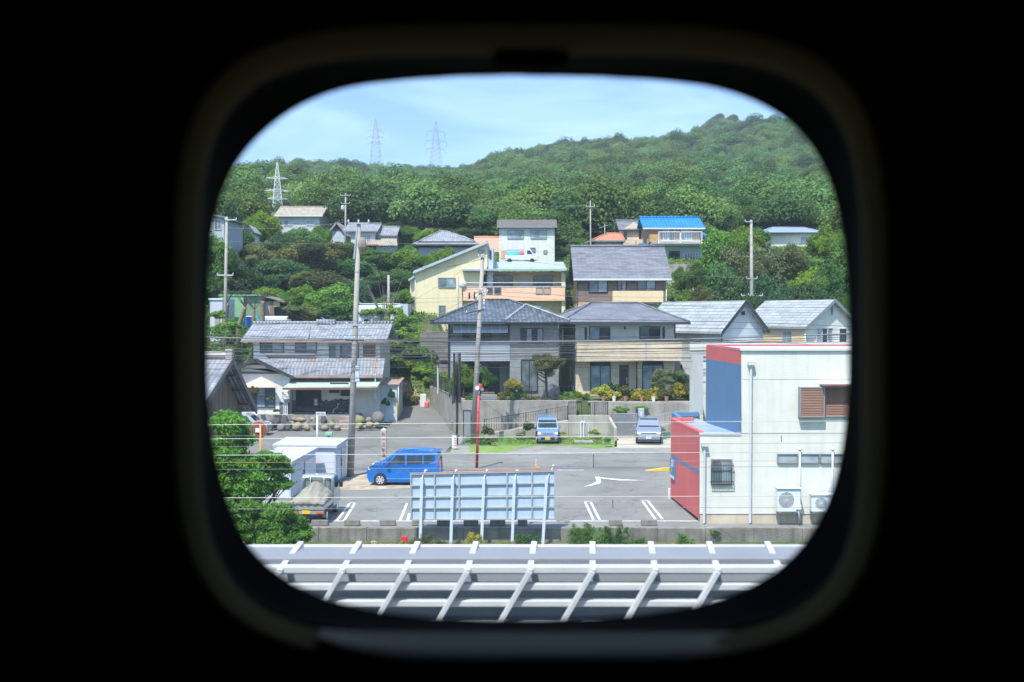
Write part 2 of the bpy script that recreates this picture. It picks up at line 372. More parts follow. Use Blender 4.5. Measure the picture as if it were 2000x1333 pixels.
def asphalt(name, base, sc_=1.0):
    m, t, b = _bsdf(name)
    tc = nn(t, 'ShaderNodeTexCoord')
    n1 = nn(t, 'ShaderNodeTexNoise'); n1.inputs['Scale'].default_value = .28 * sc_; n1.inputs['Detail'].default_value = 9; n1.inputs['Roughness'].default_value = .65
    n2 = nn(t, 'ShaderNodeTexNoise'); n2.inputs['Scale'].default_value = 28; n2.inputs['Detail'].default_value = 4
    n3 = nn(t, 'ShaderNodeTexVoronoi'); n3.feature = 'DISTANCE_TO_EDGE'; n3.inputs['Scale'].default_value = .22
    n4 = nn(t, 'ShaderNodeTexNoise'); n4.inputs['Scale'].default_value = .8; n4.inputs['Detail'].default_value = 5
    for n in (n1, n2, n4): t.links.new(tc.outputs['Object'], n.inputs[0])
    va = nn(t, 'ShaderNodeVectorMath', operation='SCALE'); va.inputs['Scale'].default_value = 3.0; t.links.new(n4.outputs['Color'], va.inputs[0])
    vb = nn(t, 'ShaderNodeVectorMath', operation='ADD'); t.links.new(tc.outputs['Object'], vb.inputs[0]); t.links.new(va.outputs[0], vb.inputs[1])
    t.links.new(vb.outputs[0], n3.inputs['Vector'])
    n5 = nn(t, 'ShaderNodeTexNoise'); n5.inputs['Scale'].default_value = 1.7; n5.inputs['Detail'].default_value = 3; t.links.new(tc.outputs['Object'], n5.inputs[0])
    oil = nn(t, 'ShaderNodeMapRange'); oil.inputs['From Min'].default_value = .66; oil.inputs['From Max'].default_value = .74; oil.inputs['To Max'].default_value = .22; t.links.new(n5.outputs[0], oil.inputs[0])
    crack = math_(t, 'ADD', math_(t, 'MULTIPLY', math_(t, 'LESS_THAN', n3.outputs['Distance'], .008), .35), oil.outputs[0])
    f = math_(t, 'ADD', .22, math_(t, 'ADD', math_(t, 'MULTIPLY', n1.outputs[0], 1.0), math_(t, 'MULTIPLY', n2.outputs[0], .5)))
    f = math_(t, 'SUBTRACT', f, crack)
    mul = nn(t, 'ShaderNodeVectorMath', operation='SCALE'); mul.inputs[0].default_value = base
    t.links.new(f, mul.inputs['Scale']); t.links.new(mul.outputs[0], b.inputs['Base Color']); b.inputs['Roughness'].default_value = .9
    bp = nn(t, 'ShaderNodeBump'); bp.inputs['Strength'].default_value = .3; bp.inputs['Distance'].default_value = .02
    t.links.new(n2.outputs[0], bp.inputs['Height']); t.links.new(bp.outputs[0], b.inputs['Normal'])
    return m
asph = asphalt('asphalt', (.19, .195, .19)); asph2 = asphalt('old_asphalt', (.165, .165, .16)); conc_g = asphalt('concrete_paving', (.42, .40, .35))
gravel_m = asphalt('gravel', (.25, .245, .23), 4)
def sheet(name, poly, z, m, kind='structure'):
    mb = MB(); mb.add([(x, y, z) for x, y in poly], [tuple(range(len(poly)))])
    o = mb.build(name, m); o['kind'] = kind
    return o
def gp(px, py, z=0.0):
    "ground point (x, y) at height z seen at this pixel"
    v = (666.5 - py) / F; u = (px - 1000) / F
    t = (z - EYE) / (-ST + v * CT); return (t * u, t * (CT + v * ST))
# car park, road and lanes
sheet('car_park', [(-45, 41.2), (45, 41.2), (45, 56.4), (-45, 56.4)], .004, asph)
sheet('road', [(-200, 56.4), (200, 56.4), (200, 63.3), (-200, 63.3)], .008, asph)
# side lane going up between the restaurant and the grey house (follows the slope)
lane = MB(); rows = [(63.3, -60, -4.3), (66, -60, -4.2), (70.0, -60, -3.7), (73, -60, -3.95), (76.2, -60, -4.7), (78, -9.6, -5.1), (80, -9.3, -5.55), (84, -9.2, -6.5), (86.2, -9.0, -7.0)]
vs = []
for y, xa, xb_ in rows:
    for x in (xa, xb_): vs.append((x, y, (float(np.interp(y, *KL)) if y > 76 else -.02) + .034))
lane.add(vs, [(2*i, 2*i+1, 2*i+3, 2*i+2) for i in range(len(rows)-1)]); lane.build('lane', asph2)['kind'] = 'structure'
sheet('garden_ground', [(-3.5, 72.7), (-1.6, 72.7), (-5.0, 86.0), (-6.95, 86.0)], 2.47, earth)
# front lots across the road
sheet('gravel_lot', [(-4.0, 63.6), (60, 63.6), (60, 72.6), (-3.8, 72.6)], .02, gravel_m)
grass_m = mat('short_grass', (.105, .19, .035), .95, var=.4, scale=1.2, bump=.5, bscale=30)
def lawnm():
    m, t, b = _bsdf('lawn_grass')
    tc = nn(t, 'ShaderNodeTexCoord'); n1 = nn(t, 'ShaderNodeTexNoise'); n1.inputs['Scale'].default_value = .9; n1.inputs['Detail'].default_value = 9; n1.inputs['Roughness'].default_value = .7
    t.links.new(tc.outputs['Object'], n1.inputs[0]); c = nn(t, 'ShaderNodeValToRGB'); e = c.color_ramp.elements
    e[0].position = .36; e[0].color = (.07, .20, .022, 1); e[1].position = .66; e[1].color = (.26, .25, .13, 1); x = e.new(.5); x.color = (.15, .26, .045, 1)
    t.links.new(n1.outputs[0], c.inputs[0]); t.links.new(c.outputs[0], b.inputs['Base Color']); b.inputs['Roughness'].default_value = .95
    return m
lawn = lawnm()
lp = [gp(918, 887), gp(985, 885), gp(1020, 876), gp(1050, 872), gp(1110, 872), gp(1160, 877), gp(1205, 874), gp(1205, 860), gp(1198, 853), (7.0, 72.4), (-3.4, 72.4), gp(915, 870)]
sheet('lawn', lp, .032, lawn)
sheet('driveway', [gp(1200, 876), gp(1330, 876), gp(1330, 852), gp(1203, 852)], .032, conc_g)
sheet('dirt_patch', [gp(650, 957), gp(690, 930), gp(760, 922), gp(905, 930), gp(905, 951), gp(800, 954), gp(700, 958)], .012, mat('bare_gravel', (.36, .31, .235), .95, var=.35, scale=1.6, bump=.5, bscale=25))
# kerbs
def kerb(name, x0, x1, y, h, wd=.16, m=concrete_l, label=None):
    o = MB().box(x0, x1, y, y + wd, 0, h).build(name, m, bevel=.02); o['kind'] = 'structure'; return o
kerb('kerb', -4.3, 9.2, 63.32, .05); kerb('kerb', 9.2, 12.6, 63.30, .13, .32, concrete); kerb('kerb', 12.6, 60, 63.32, .05)
kerb('kerb', -4.3, 2.2, 56.35, .10, .2, rust); kerb('kerb', 8.35, 30, 56.3, .14, .28, concrete)
# painted markings
pm = mat('road_paint', (.66, .67, .66), .7, var=.3, scale=5)
def mark(pts, z=.013, name='road_marking'):
    mb = MB(); mb.add([(x, y, z) for x, y in pts], [tuple(range(len(pts)))]); o = mb.build(name, pm); o['kind'] = 'structure'
def strip(a, b, wd, z=.013):
    a = Vector(a); b = Vector(b); d = (b - a).normalized(); n = Vector((-d.y, d.x)) * wd / 2
    mark([a - n, b - n, b + n, a + n], z)
strip((-8.2, 42.42), (1.9, 42.42), .12); strip((2.5, 42.42), (8.0, 42.42), .12)
for (ax, ay, bx, by) in ((658, 1018, 683, 984), (672, 1018, 693, 984), (781, 1018, 795, 984), (796, 1018, 800, 1003), (1143, 982, 1159, 1016), (1154, 982, 1171, 1016), (1255, 980, 1280, 1015), (1266, 980, 1294, 1015)):
    strip(gp(ax, ay), gp(bx, by), .11)
strip(gp(683, 983), gp(694, 983), .1); strip(gp(1141, 980), gp(1156, 980), .1); strip(gp(1253, 978), gp(1267, 978), .1)
strip(gp(1088, 919), gp(1140, 919), .16)
mark([gp(1139, 952), gp(1158, 945), gp(1166, 941), gp(1162, 932), gp(1170, 932), gp(1174, 940), gp(1172, 945), gp(1164, 947)][::-1])
mark([gp(1162, 932), gp(1172, 933), gp(1210, 937), gp(1263, 939.3), gp(1210, 939.3), gp(1168, 934.5)][::-1], .017)

# ------------------------------------------------------------------ concrete walls of the setting (each a thing)
def wall_thing(name, label, mb, m, cat='wall', bevel=.015, group=None):
    o = mb.build(name, m, bevel=bevel); return props(o, label, cat, group)
concrete_d = mat('old_concrete', (.20, .19, .17), .95, var=.3, scale=1.3, bump=.4, bscale=12, dirt=.5)
mb = MB()
x = -24.0; i = 0
while x < 24:
    x2 = x + 2.0
    zt = .0 if x < 3 else .03
    mb.box(x + .006, x2 - .006, 40.9, 41.18, -.95, .02 + (.02 if i % 3 else 0)); x = x2; i += 1
wall_thing('retaining_wall', 'long low stained concrete wall holding up the edge of the car park', mb, concrete_d, 'retaining wall')
# wheel stops
stops = [(607, 640), (671, 702), (741, 772), (804, 826), (853, 882), (905, 934), (957, 987), (1011, 1030), (1190, 1216), (1253, 1284)]
stop_lab = ['grey concrete wheel stop behind the small pickup truck', 'concrete wheel stop just right of the one behind the pickup', 'third concrete wheel stop from the left, last one left of the billboard',
 'wheel stop half hidden by the leftmost billboard post', 'wheel stop under the billboard between the first and second posts', 'wheel stop under the billboard near its third post',
 'wheel stop under the billboard between the third and fourth posts', 'wheel stop under the billboard between the fourth and fifth posts', 'wheel stop behind the green weeds right of the billboard', 'weathered wheel stop nearest the white building']
for (a, b), lb in zip(stops, stop_lab):
    cx = PX((a + b) / 2, 41.6); hw = (b - a) / 2 / F * 41.6
    o = MB().extx([(-.10, 0), (.10, 0), (.08, .21), (-.08, .21)], -hw, hw).build('wheel_stop', concrete_d, bevel=.012)
    o.location = (cx, 41.55, .022); props(o, lb, 'wheel stop', 'wheel stops along the edge of the car park')
# yellow kerb ramp
o = MB().extr([(0, 0), (1.35, 0), (1.35, .16), (1.1, .16)], 0, .3).build('kerb_ramp', mat('yellow_paint', (.75, .50, .03), .7, var=.2, scale=4))
o.location = (*gp(1261, 920.5), .012); props(o, 'worn yellow wedge at the end of the road kerb', 'kerb ramp')

# ---------------- garden walls below the grey house and the beige house
# left face along the lane, front face, lower ramp wall
mb = MB()
a, b = (-3.65, 72.6), (-7.15, 86.2)
def wallseg(mb, a, b, z0a, z0b, z1a, z1b, th=.22):
    a = Vector((*a, 0)); b = Vector((*b, 0)); d = (b - a).normalized(); n = Vector((-d.y, d.x, 0)) * th
    vs = [(a.x, a.y, z0a), (b.x, b.y, z0b), (b.x + n.x, b.y + n.y, z0b), (a.x + n.x, a.y + n.y, z0a), (a.x, a.y, z1a), (b.x, b.y, z1b), (b.x + n.x, b.y + n.y, z1b), (a.x + n.x, a.y + n.y, z1a)]
    mb.add(vs, [(0,3,2,1),(4,5,6,7),(0,1,5,4),(1,2,6,5),(2,3,7,6),(3,0,4,7)])
wallseg(mb, b, a, .5, -.3, 2.72, 2.72, .25)
wallseg(mb, (-3.63, 72.6), (4.7, 72.8), -.2, -.2, 2.62, 2.62, -.3)
wall_thing('garden_wall', 'tall grey concrete wall around the garden of the grey tiled house', mb, concrete, 'retaining wall')
mb = MB()
wallseg(mb, (5.75, 72.9), (15.5, 73.2), -.2, -.2, 2.50, 2.35, -.3)
mb.box(5.6, 14.6, 73.15, 74.4, 2.36, 2.46)
wall_thing('garden_wall', 'concrete wall topped with potted plants in front of the beige house', mb, concrete, 'retaining wall')
mb = MB()   # ramp wall: lower wall in front, rising to the right
wallseg(mb, (-2.0, 71.5), (4.05, 71.5), -.2, -.2, .30, 1.25, -.25)
wallseg(mb, (4.07, 71.5), (7.05, 71.5), -.2, -.2, 1.62, 1.62, -.25)
wallseg(mb, (7.07, 71.5), (7.35, 69.6), -.2, -.2, 1.60, .95, -.2)
mb.add([(-2, 71.8, .25), (4.05, 71.8, 1.2), (4.05, 72.6, 1.2), (-2, 72.6, .25)], [(0, 1, 2, 3)])
mb.add([(4.07, 71.8, 1.5), (7.05, 71.8, 1.5), (7.05, 73.2, 1.5), (4.07, 73.2, 1.5)], [(0, 1, 2, 3)])
wall_thing('ramp_wall', 'low concrete wall carrying the sloping ramp behind the parked blue van', mb, concrete_l, 'wall')
mb = MB()
wallseg(mb, (7.9, 72.0), (13.6, 72.0), -.2, -.2, .35, 1.35, -.2); mb.add([(7.9, 72.2, .33), (13.6, 72.2, 1.33), (13.6, 72.9, 1.33), (7.9, 72.9, .33)], [(0, 1, 2, 3)])
wall_thing('ramp_wall', 'low pale wall with stairs rising behind the silver minivan', mb, concrete_l, 'wall')
# tall block wall beside the yellow house
mb = MB().box(-8.35, -5.2, 90.2, 90.6, 2.6, 7.35)
mb.box(-5.2, 4.6, 99.0, 99.4, 4.5, 7.5)
wall_thing('block_wall', 'brown grey concrete block wall under the yellow house', mb, blockwall, 'retaining wall', 0)
mb = MB().box(PX(1306, 128), PX(1352, 128), 128, 128.4, 12, PZ(516, 128)); 
wall_thing('concrete_wall', 'bare grey concrete wall below the blue roofed house', mb, concrete, 'retaining wall', 0)
mb = MB().box(PX(1300, 124), PX(1345, 124), 124, 124.4, 10, PZ(550, 124))
wall_thing('concrete_wall', 'sandy low wall beneath the bare concrete wall', mb, conc_g, 'retaining wall', 0)

def railing(name, label, pa, pb, h, n, m, r=.018, group=None, posts=4, cat='railing', top=.03):
    t = thing(name, label, cat, pa, 0, group); pa = Vector(pa); d = Vector(pb) - pa
    mb = MB(); mb.beam((0, 0, h), d + Vector((0, 0, h)), top, top); mb.beam((0, 0, .12), d + Vector((0, 0, .12)), top * .8, top * .8); mb.build('rail', m, t)
    mb = MB()
    for i in range(n + 1):
        q = d * (i / n); mb.beam(q + Vector((0, 0, .12)), q + Vector((0, 0, h)), r)
    mb.build('bars', m, t)
    for i in range(posts):
        q = d * (i / (posts - 1)); MB().beam(q, q + Vector((0, 0, h + .04)), .06).build('post', m, t)
    return t
railing('railing', 'black sloping railing along the ramp behind the light blue van', (-2.0, 71.6, .30), (4.0, 71.6, 1.30), 1.0, 34, black_m, .022, posts=5)
railing('railing', 'black level railing above the low wall at the top of the ramp', (4.1, 71.65, 1.62), (6.9, 71.65, 1.62), .95, 18, black_m, .022, posts=4)
railing('railing', 'white sloping railing along the wall behind the minivan', (7.9, 71.95, .38), (13.4, 71.95, 1.38), .75, 32, metal_g, .02, posts=5)
railing('railing', 'dark garden fence on top of the lane side wall', (-3.9, 73.0, 2.72), (-7.1, 86.0, 2.72), 1.15, 60, black_m, .02, posts=8, cat='fence')
railing('railing', 'thin dark fence at the front edge of the grey house garden', (-.6, 72.9, 2.62), (4.5, 73.0, 2.62), 1.0, 14, trim_dark, .015, posts=6, cat='fence')
o = MB().box(0, .04, -3.2, 0, 2.85, 3.8).build('fence_panel', mat('fence_mesh', (.05, .055, .065), .7)); o.location = (-4.98, 77.2, 0); o.rotation_euler = (0, 0, .227)
props(o, 'dark solid panel fixed to the fence above the lane', 'fence panel')
t = thing('gate', 'grey metal garden gate between the low wall and the pillar', 'gate', (7.4, 71.6, 0))
mb = MB()
for i in range(15): mb.box(i * .11, i * .11 + .085, 0, .03, .12, 1.75)
mb.build('gate_panel', trim_grey, t); MB().box(-.02, 1.62, -.02, .0, 1.7, 1.77).build('top_rail', metal_g, t); MB().box(-.02, 1.62, -.02, 0, .1, .16).build('bottom_rail', metal_g, t)
t = thing('gate_post', 'square grey concrete gate pillar with a small doorbell', 'gate post', (9.1, 71.5, 0))
MB().box(0, .42, 0, .42, 0, 2.1).build('pillar', greyw, t, bevel=.015); MB().box(.14, .28, -.03, 0, 1.6, 1.85).build('doorbell', trim_white, t)
t = thing('gate', 'black framed garden door at the foot of the wall by the lane', 'gate', (PX(904, 71.5), 71.5, 0))
MB().box(0, .06, 0, .06, 0, 2.0).box(.55, .61, 0, .06, 0, 2.0).box(0, .61, 0, .06, 1.94, 2.0).build('frame', black_m, t)
MB().box(.06, .55, .02, .04, .1, 1.94).build('door_panel', trim_grey, t)
# ------------------------------------------------------------------ the window of the train
opx = [(1050,150),(950,150),(850,154),(770,160),(700,168),(655,178),(610,195),(560,222),(515,258),(475,300),(445,350),(425,405),(415,460),(410,520),(407,600),(407,680),(408,760),(413,830),(422,890),(436,950),(456,1010),(482,1060),(512,1095),(555,1130),(620,1163),(700,1186),(800,1201),(900,1207),(1000,1209),(1100,1208),(1200,1203),(1300,1193),(1380,1177),(1450,1153),(1510,1120),(1560,1075),(1600,1015),(1627,950),(1643,880),(1652,800),(1656,700),(1656,620),(1652,530),(1643,450),(1630,385),(1606,320),(1575,272),(1540,237),(1500,211),(1450,188),(1390,171),(1310,161),(1220,155),(1130,151)]
OC = (1032, 680)
ang = [math.atan2(-(y - OC[1]), x - OC[0]) for x, y in opx]; rad = [math.hypot(x - OC[0], y - OC[1]) for x, y in opx]
od = np.argsort(ang); A = np.array(ang)[od]; R = np.array(rad)[od]
A = np.concatenate([A - 2*np.pi, A, A + 2*np.pi]); R = np.concatenate([R, R, R])
NL = 160
def opening(k=1.0, Y=.66):
    pts = []
    for i in range(NL):
        a = -math.pi + 2 * math.pi * i / NL
        r = k * np.mean([np.interp(a + d, A, R) for d in (-.03, 0, .03)])
        pts.append(P(OC[0] + r * math.cos(a), OC[1] - r * math.sin(a), Y))
    return pts
def superell(cx, cy, hw, hh, n, Y):
    pts = []
    for i in range(NL):
        a = -math.pi + 2 * math.pi * i / NL; c, s = math.cos(a), math.sin(a)
        r = (abs(c / hw) ** n + abs(s / hh) ** n) ** (-1 / n)
        pts.append(P(cx + r * c, cy - r * s, Y))
    return pts
def rectl(Y, hw, hh):
    pts = []
    for i in range(NL):
        a = -math.pi + 2 * math.pi * i / NL; c, s = math.cos(a), math.sin(a)
        r = 1 / max(abs(c) / hw, abs(s) / hh); pts.append(Vector((r * c, Y, EYE + r * s)))
    return pts
def loft(loops):
    mb = MB(); vs = [p for l in loops for p in l]; fs = []
    for j in range(len(loops) - 1):
        for i in range(NL):
            k = (i + 1) % NL; fs.append((j*NL+i, j*NL+k, (j+1)*NL+k, (j+1)*NL+i))
    mb.add(vs, fs); return mb
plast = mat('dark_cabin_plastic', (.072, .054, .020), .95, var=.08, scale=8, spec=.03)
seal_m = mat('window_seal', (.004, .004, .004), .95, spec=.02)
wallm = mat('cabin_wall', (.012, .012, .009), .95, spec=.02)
tr = thing('train_carriage', 'dark train carriage side with the rounded window we look out of', 'train carriage', (0, 0, 0))
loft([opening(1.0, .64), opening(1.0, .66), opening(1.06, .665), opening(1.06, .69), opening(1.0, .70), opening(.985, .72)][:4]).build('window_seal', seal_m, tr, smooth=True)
def superell2(cx, cy, hw, hh, n, Y, Yb=None, hb=None):
    "like superell, its lower half at another depth and height (the sill)"
    Yb = Y if Yb is None else Yb; hb = hb or hh; pts = []
    for i in range(NL):
        a = -math.pi + 2 * math.pi * i / NL; c, s_ = math.cos(a), math.sin(a); k = max(0, -s_) ** 3; h = hh + (hb - hh) * k
        r = (abs(c / hw) ** n + abs(s_ / h) ** n) ** (-1 / n); pts.append(P(cx + r * c, cy - r * s_, Y + (Yb - Y) * k))
    return pts
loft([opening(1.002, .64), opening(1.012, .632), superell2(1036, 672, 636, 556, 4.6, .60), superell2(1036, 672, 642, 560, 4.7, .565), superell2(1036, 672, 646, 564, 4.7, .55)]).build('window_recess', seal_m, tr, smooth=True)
ring = loft([superell2(1036, 672, 646, 564, 4.7, .549, None, 582), superell2(1036, 670, 652, 572, 4.6, .53, None, 596), superell2(1036, 666, 664, 586, 4.5, .512, None, 622),
             superell2(1036, 661, 688, 606, 4.4, .495, None, 634), superell2(1036, 658, 706, 620, 4.3, .486, .484, 640), superell2(1036, 656, 718, 630, 4.2, .487, .485, 646), superell2(1036, 656, 726, 636, 4.2, .505, None, 650)])
sl_top = []; sl_bot = []
for i in range(41):
    t = -1 + 2 * i / 40; x = 1075 + 455 * t; e = abs(t) ** 5
    sl_top.append(P(x * .985 + 16, 1236 - 6 * e, .545)); sl_bot.append(P(x, 1289 - 46 * e, .488))
mb = MB(); n = 41
lip = [p + Vector((0, -.002, -.008)) for p in sl_bot]; mid_ = [a.lerp(c, .5) - Vector((0, 0, .0012)) for a, c in zip(sl_top, sl_bot)]
mb.add(sl_top + mid_ + sl_bot + lip, [(k*n+i, (k+1)*n+i, (k+1)*n+i+1, k*n+i+1) for k in range(3) for i in range(40)]); mb.build('window_sill', mat('sill_plastic', (.095, .070, .038), .7, var=.05, scale=20, spec=.2), tr, smooth=True)
ring.build('window_surround', plast, tr, smooth=True)
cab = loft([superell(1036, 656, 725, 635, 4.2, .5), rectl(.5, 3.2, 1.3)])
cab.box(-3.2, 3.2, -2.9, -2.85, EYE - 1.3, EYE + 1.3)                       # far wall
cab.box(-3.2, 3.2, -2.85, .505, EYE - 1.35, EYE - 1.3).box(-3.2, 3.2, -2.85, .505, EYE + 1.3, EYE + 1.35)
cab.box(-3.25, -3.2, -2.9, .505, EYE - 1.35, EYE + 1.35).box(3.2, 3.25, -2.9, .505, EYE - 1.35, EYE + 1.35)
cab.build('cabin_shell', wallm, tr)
ext = loft([opening(1.0, .70), rectl(.70, 3.25, 1.35), rectl(.68, 3.25, 1.35), rectl(.505, 3.25, 1.35)]); ext.build('outer_skin', white_paint, tr)
m, t_, b_ = _bsdf('window_glass'); t_.nodes.remove(b_)
tp = nn(t_, 'ShaderNodeBsdfTransparent'); tp.inputs[0].default_value = (.97, .985, .98, 1); gl = nn(t_, 'ShaderNodeBsdfGlossy'); gl.inputs['Roughness'].default_value = .02
df = nn(t_, 'ShaderNodeBsdfTranslucent'); df.inputs[0].default_value = (.85, .95, 1, 1)
fz = nn(t_, 'ShaderNodeFresnel'); fz.inputs[0].default_value = 1.2; tcg = nn(t_, 'ShaderNodeTexCoord')
ng = nn(t_, 'ShaderNodeTexNoise'); ng.inputs['Scale'].default_value = 5; ng.inputs['Detail'].default_value = 3; t_.links.new(tcg.outputs['Object'], ng.inputs[0])
rg = nn(t_, 'ShaderNodeMapRange'); rg.inputs['From Min'].default_value = .45; rg.inputs['From Max'].default_value = .75; rg.inputs['To Min'].default_value = .028; rg.inputs['To Max'].default_value = .05; t_.links.new(ng.outputs[0], rg.inputs[0])
m1 = nn(t_, 'ShaderNodeMixShader'); m2 = nn(t_, 'ShaderNodeMixShader')
t_.links.new(fz.outputs[0], m1.inputs[0]); t_.links.new(tp.outputs[0], m1.inputs[1]); t_.links.new(gl.outputs[0], m1.inputs[2])
t_.links.new(rg.outputs[0], m2.inputs[0]); t_.links.new(m1.outputs[0], m2.inputs[1]); t_.links.new(df.outputs[0], m2.inputs[2]); t_.links.new(m2.outputs[0], t_.nodes['Material Output'].inputs[0])
op = opening(1.05, .668); MB().add(op, [tuple(range(NL))]).build('window_pane', m, tr)
h0 = P(962, 127, .535); h1 = P(1113, 98, .535)
MB().box(h0.x, h1.x, .535, .545, h0.z, h1.z).build('blind_handle', seal_m, tr, bevel=.003)

# ------------------------------------------------------------------ trackside barrier
BY = 4.0
bar_m = mat('barrier_paint', (.44, .46, .48), .55, var=.06, scale=8, dirt=.1); bdark = mat('barrier_backing', (.26, .285, .32), .7, var=.1)
tb = thing('trackside_barrier', 'pale grey metal lattice barrier running close beside the track', 'barrier', (0, BY, 0))
zt = PZ(1096, BY)
MB().box(-4, 4, .055, .25, zt - .04, zt).build('top_plate', mat('barrier_plate', (.20, .215, .245), .6, var=.06, scale=5), tb, bevel=.006)
MB().tube([(-4, .258, zt - .004), (4, .258, zt - .004)], .012, 8).build('rail', bar_m, tb, smooth=True)
for a, b in ((1104, 1118), (1138, 1151), (1170, 1183)):
    MB().box(-4, 4, -.025, .02, PZ(b, BY), PZ(a, BY)).build('rail', bar_m, tb, bevel=.005)
MB().box(-4, 4, .075, .12, zt - 1.2, zt - .045).build('backing_plate', bdark, tb)
MB().box(-4, 4, -.03, .03, zt - .62, PZ(1212, BY)).build('backing_plate', mat('barrier_skirt', (.20, .22, .24), .7), tb)
for k in range(-10, 11):
    xc = (1035 + 122 * k - 1000) / F * BY + .0
    dx = .125
    mb = MB(); z1 = PZ(1112, BY); z0 = PZ(1260, BY)
    mb.beam((xc, -.035, z1), (xc - dx * 1.45, -.035, z0), .029, .02)
    mb.beam((xc, -.035, z1), (xc + .024, .268, zt + .012), .026, .018)
    mb.build('rib', bar_m, tb, bevel=.003)
# strip of the viaduct deck between the track and the barrier
o = MB().box(-60, 60, .9, 3.96, 4.0, 6.6).build('viaduct', concrete); props(o, 'grey concrete viaduct deck under the trackside barrier', 'viaduct')
# ------------------------------------------------------------------ building kit
class Fr:
    "front plane of a building at depth Y; px/py of the photograph -> local metres"
    def __init__(s, name, label, cat, px, Y, zb, rz=0, group=None):
        s.Y = Y; s.px = px; s.zb = zb; s.c = math.cos(rz)
        s.o = thing(name, label, cat, (PX(px, Y), Y, zb), rz, group)
    def x(s, px, y=0): return ((px - 1000) / F * (s.Y + y) - (s.px - 1000) / F * s.Y) / s.c
    def z(s, py, y=0): return PZ(py, s.Y + y) - s.zb
    def part(s, name, mb, m, **k): return mb.build(name, m, s.o, **k)
SIDE_L = Matrix.Rotation(math.radians(-90), 4, 'Z')     # a front that faces -x
def window(par, x0, x1, z0, z1, y=0, n=2, fm=trim_grey, gm=glass_p, xf=None, fw=.06, sill=True, hbar=False, name='window', gm2=None, d=.07):
    if x1 < x0: x0, x1 = x1, x0
    mb = MB(xf)
    if xf is not None: d = .025
    mb.box(x0 - fw, x0, y - d, y + .02, z0 - fw, z1 + fw); mb.box(x1, x1 + fw, y - d, y + .02, z0 - fw, z1 + fw)
    mb.box(x0, x1, y - d, y + .02, z1, z1 + fw)
    mb.box(x0, x1, y - d - (.03 if sill and xf is None else 0), y + .02, z0 - fw, z0)
    for i in range(1, n):
        xm = x0 + (x1 - x0) * i / n; mb.box(xm - fw * .45, xm + fw * .45, y - d * .75, y - .01, z0, z1)
    if hbar: zm = z0 + (z1 - z0) * .55; mb.box(x0, x1, y - d * .7, y - .012, zm - .02, zm + .02)
    f = mb.build(name, fm, par)
    for i in range(n):
        xa = x0 + (x1 - x0) * i / n; xb = x0 + (x1 - x0) * (i + 1) / n
        MB(xf).box(xa + .01, xb - .01, y - (.022 if xf is None else .012) - .006 * (i % 2), y - .003, z0, z1).build('pane', (gm2 if (gm2 and i % 2) else gm), f)
    return f
def gable_x(F_, x0, x1, y0, y1, ze, zr, m, ov=.45, th=.16, yr=None, name='roof', fascia=trim_grey, ridge=True, rm=None):
    "ridge runs along x"
    yr = (y0 + y1) / 2 if yr is None else yr
    sl = (zr - ze) / (yr - y0); a = y0 - ov; b = y1 + ov
    za = ze - sl * ov; slb = (zr - ze) / (y1 - yr) if y1 > yr + .01 else 0; zb_ = ze - slb * ov
    vs = [(x0-ov, a, za), (x1+ov, a, za), (x1+ov, yr, zr), (x0-ov, yr, zr), (x1+ov, b, zb_), (x0-ov, b, zb_)]
    fs = [(0, 1, 2, 3)] + ([(3, 2, 4, 5)] if y1 > yr + .01 else [])
    r = MB().slab(vs, fs, th).build(name, m, F_)
    MB().box(x0-ov, x1+ov, a - .05, a - .002, za - th - .02, za - .03).build('gutter', fascia, r)
    if ridge: MB().tube([(x0-ov-.05, yr, zr+.05), (x1+ov+.05, yr, zr+.05)], .13, 8).build('ridge_cap', rm or m, r, smooth=True)
    return r
def gable_y(F_, x0, x1, y0, y1, ze, zr, m, ov=.4, th=.16, name='roof', fascia=trim_dark, ovf=.4, xr=None):
    "ridge runs along y, gable faces the front"
    xm = (x0 + x1) / 2 if xr is None else xr; s1 = (zr - ze) / (xm - x0); s2 = (zr - ze) / (x1 - xm)
    vs = [(x0-ov, y0-ovf, ze-s1*ov), (xm, y0-ovf, zr), (x1+ov, y0-ovf, ze-s2*ov), (x0-ov, y1+ov, ze-s1*ov), (xm, y1+ov, zr), (x1+ov, y1+ov, ze-s2*ov)]
    r = MB().slab(vs, [(0, 1, 4, 3), (1, 2, 5, 4)], th).build(name, m, F_)
    mb = MB(); e = Vector((0, -.03, -th * .55))
    mb.beam(Vector(vs[0]) + e, Vector(vs[1]) + e, .05, th + .1, up=(0, 0, 1)); mb.beam(Vector(vs[1]) + e, Vector(vs[2]) + e, .05, th + .1); mb.build('barge_board', fascia, r)
    return r
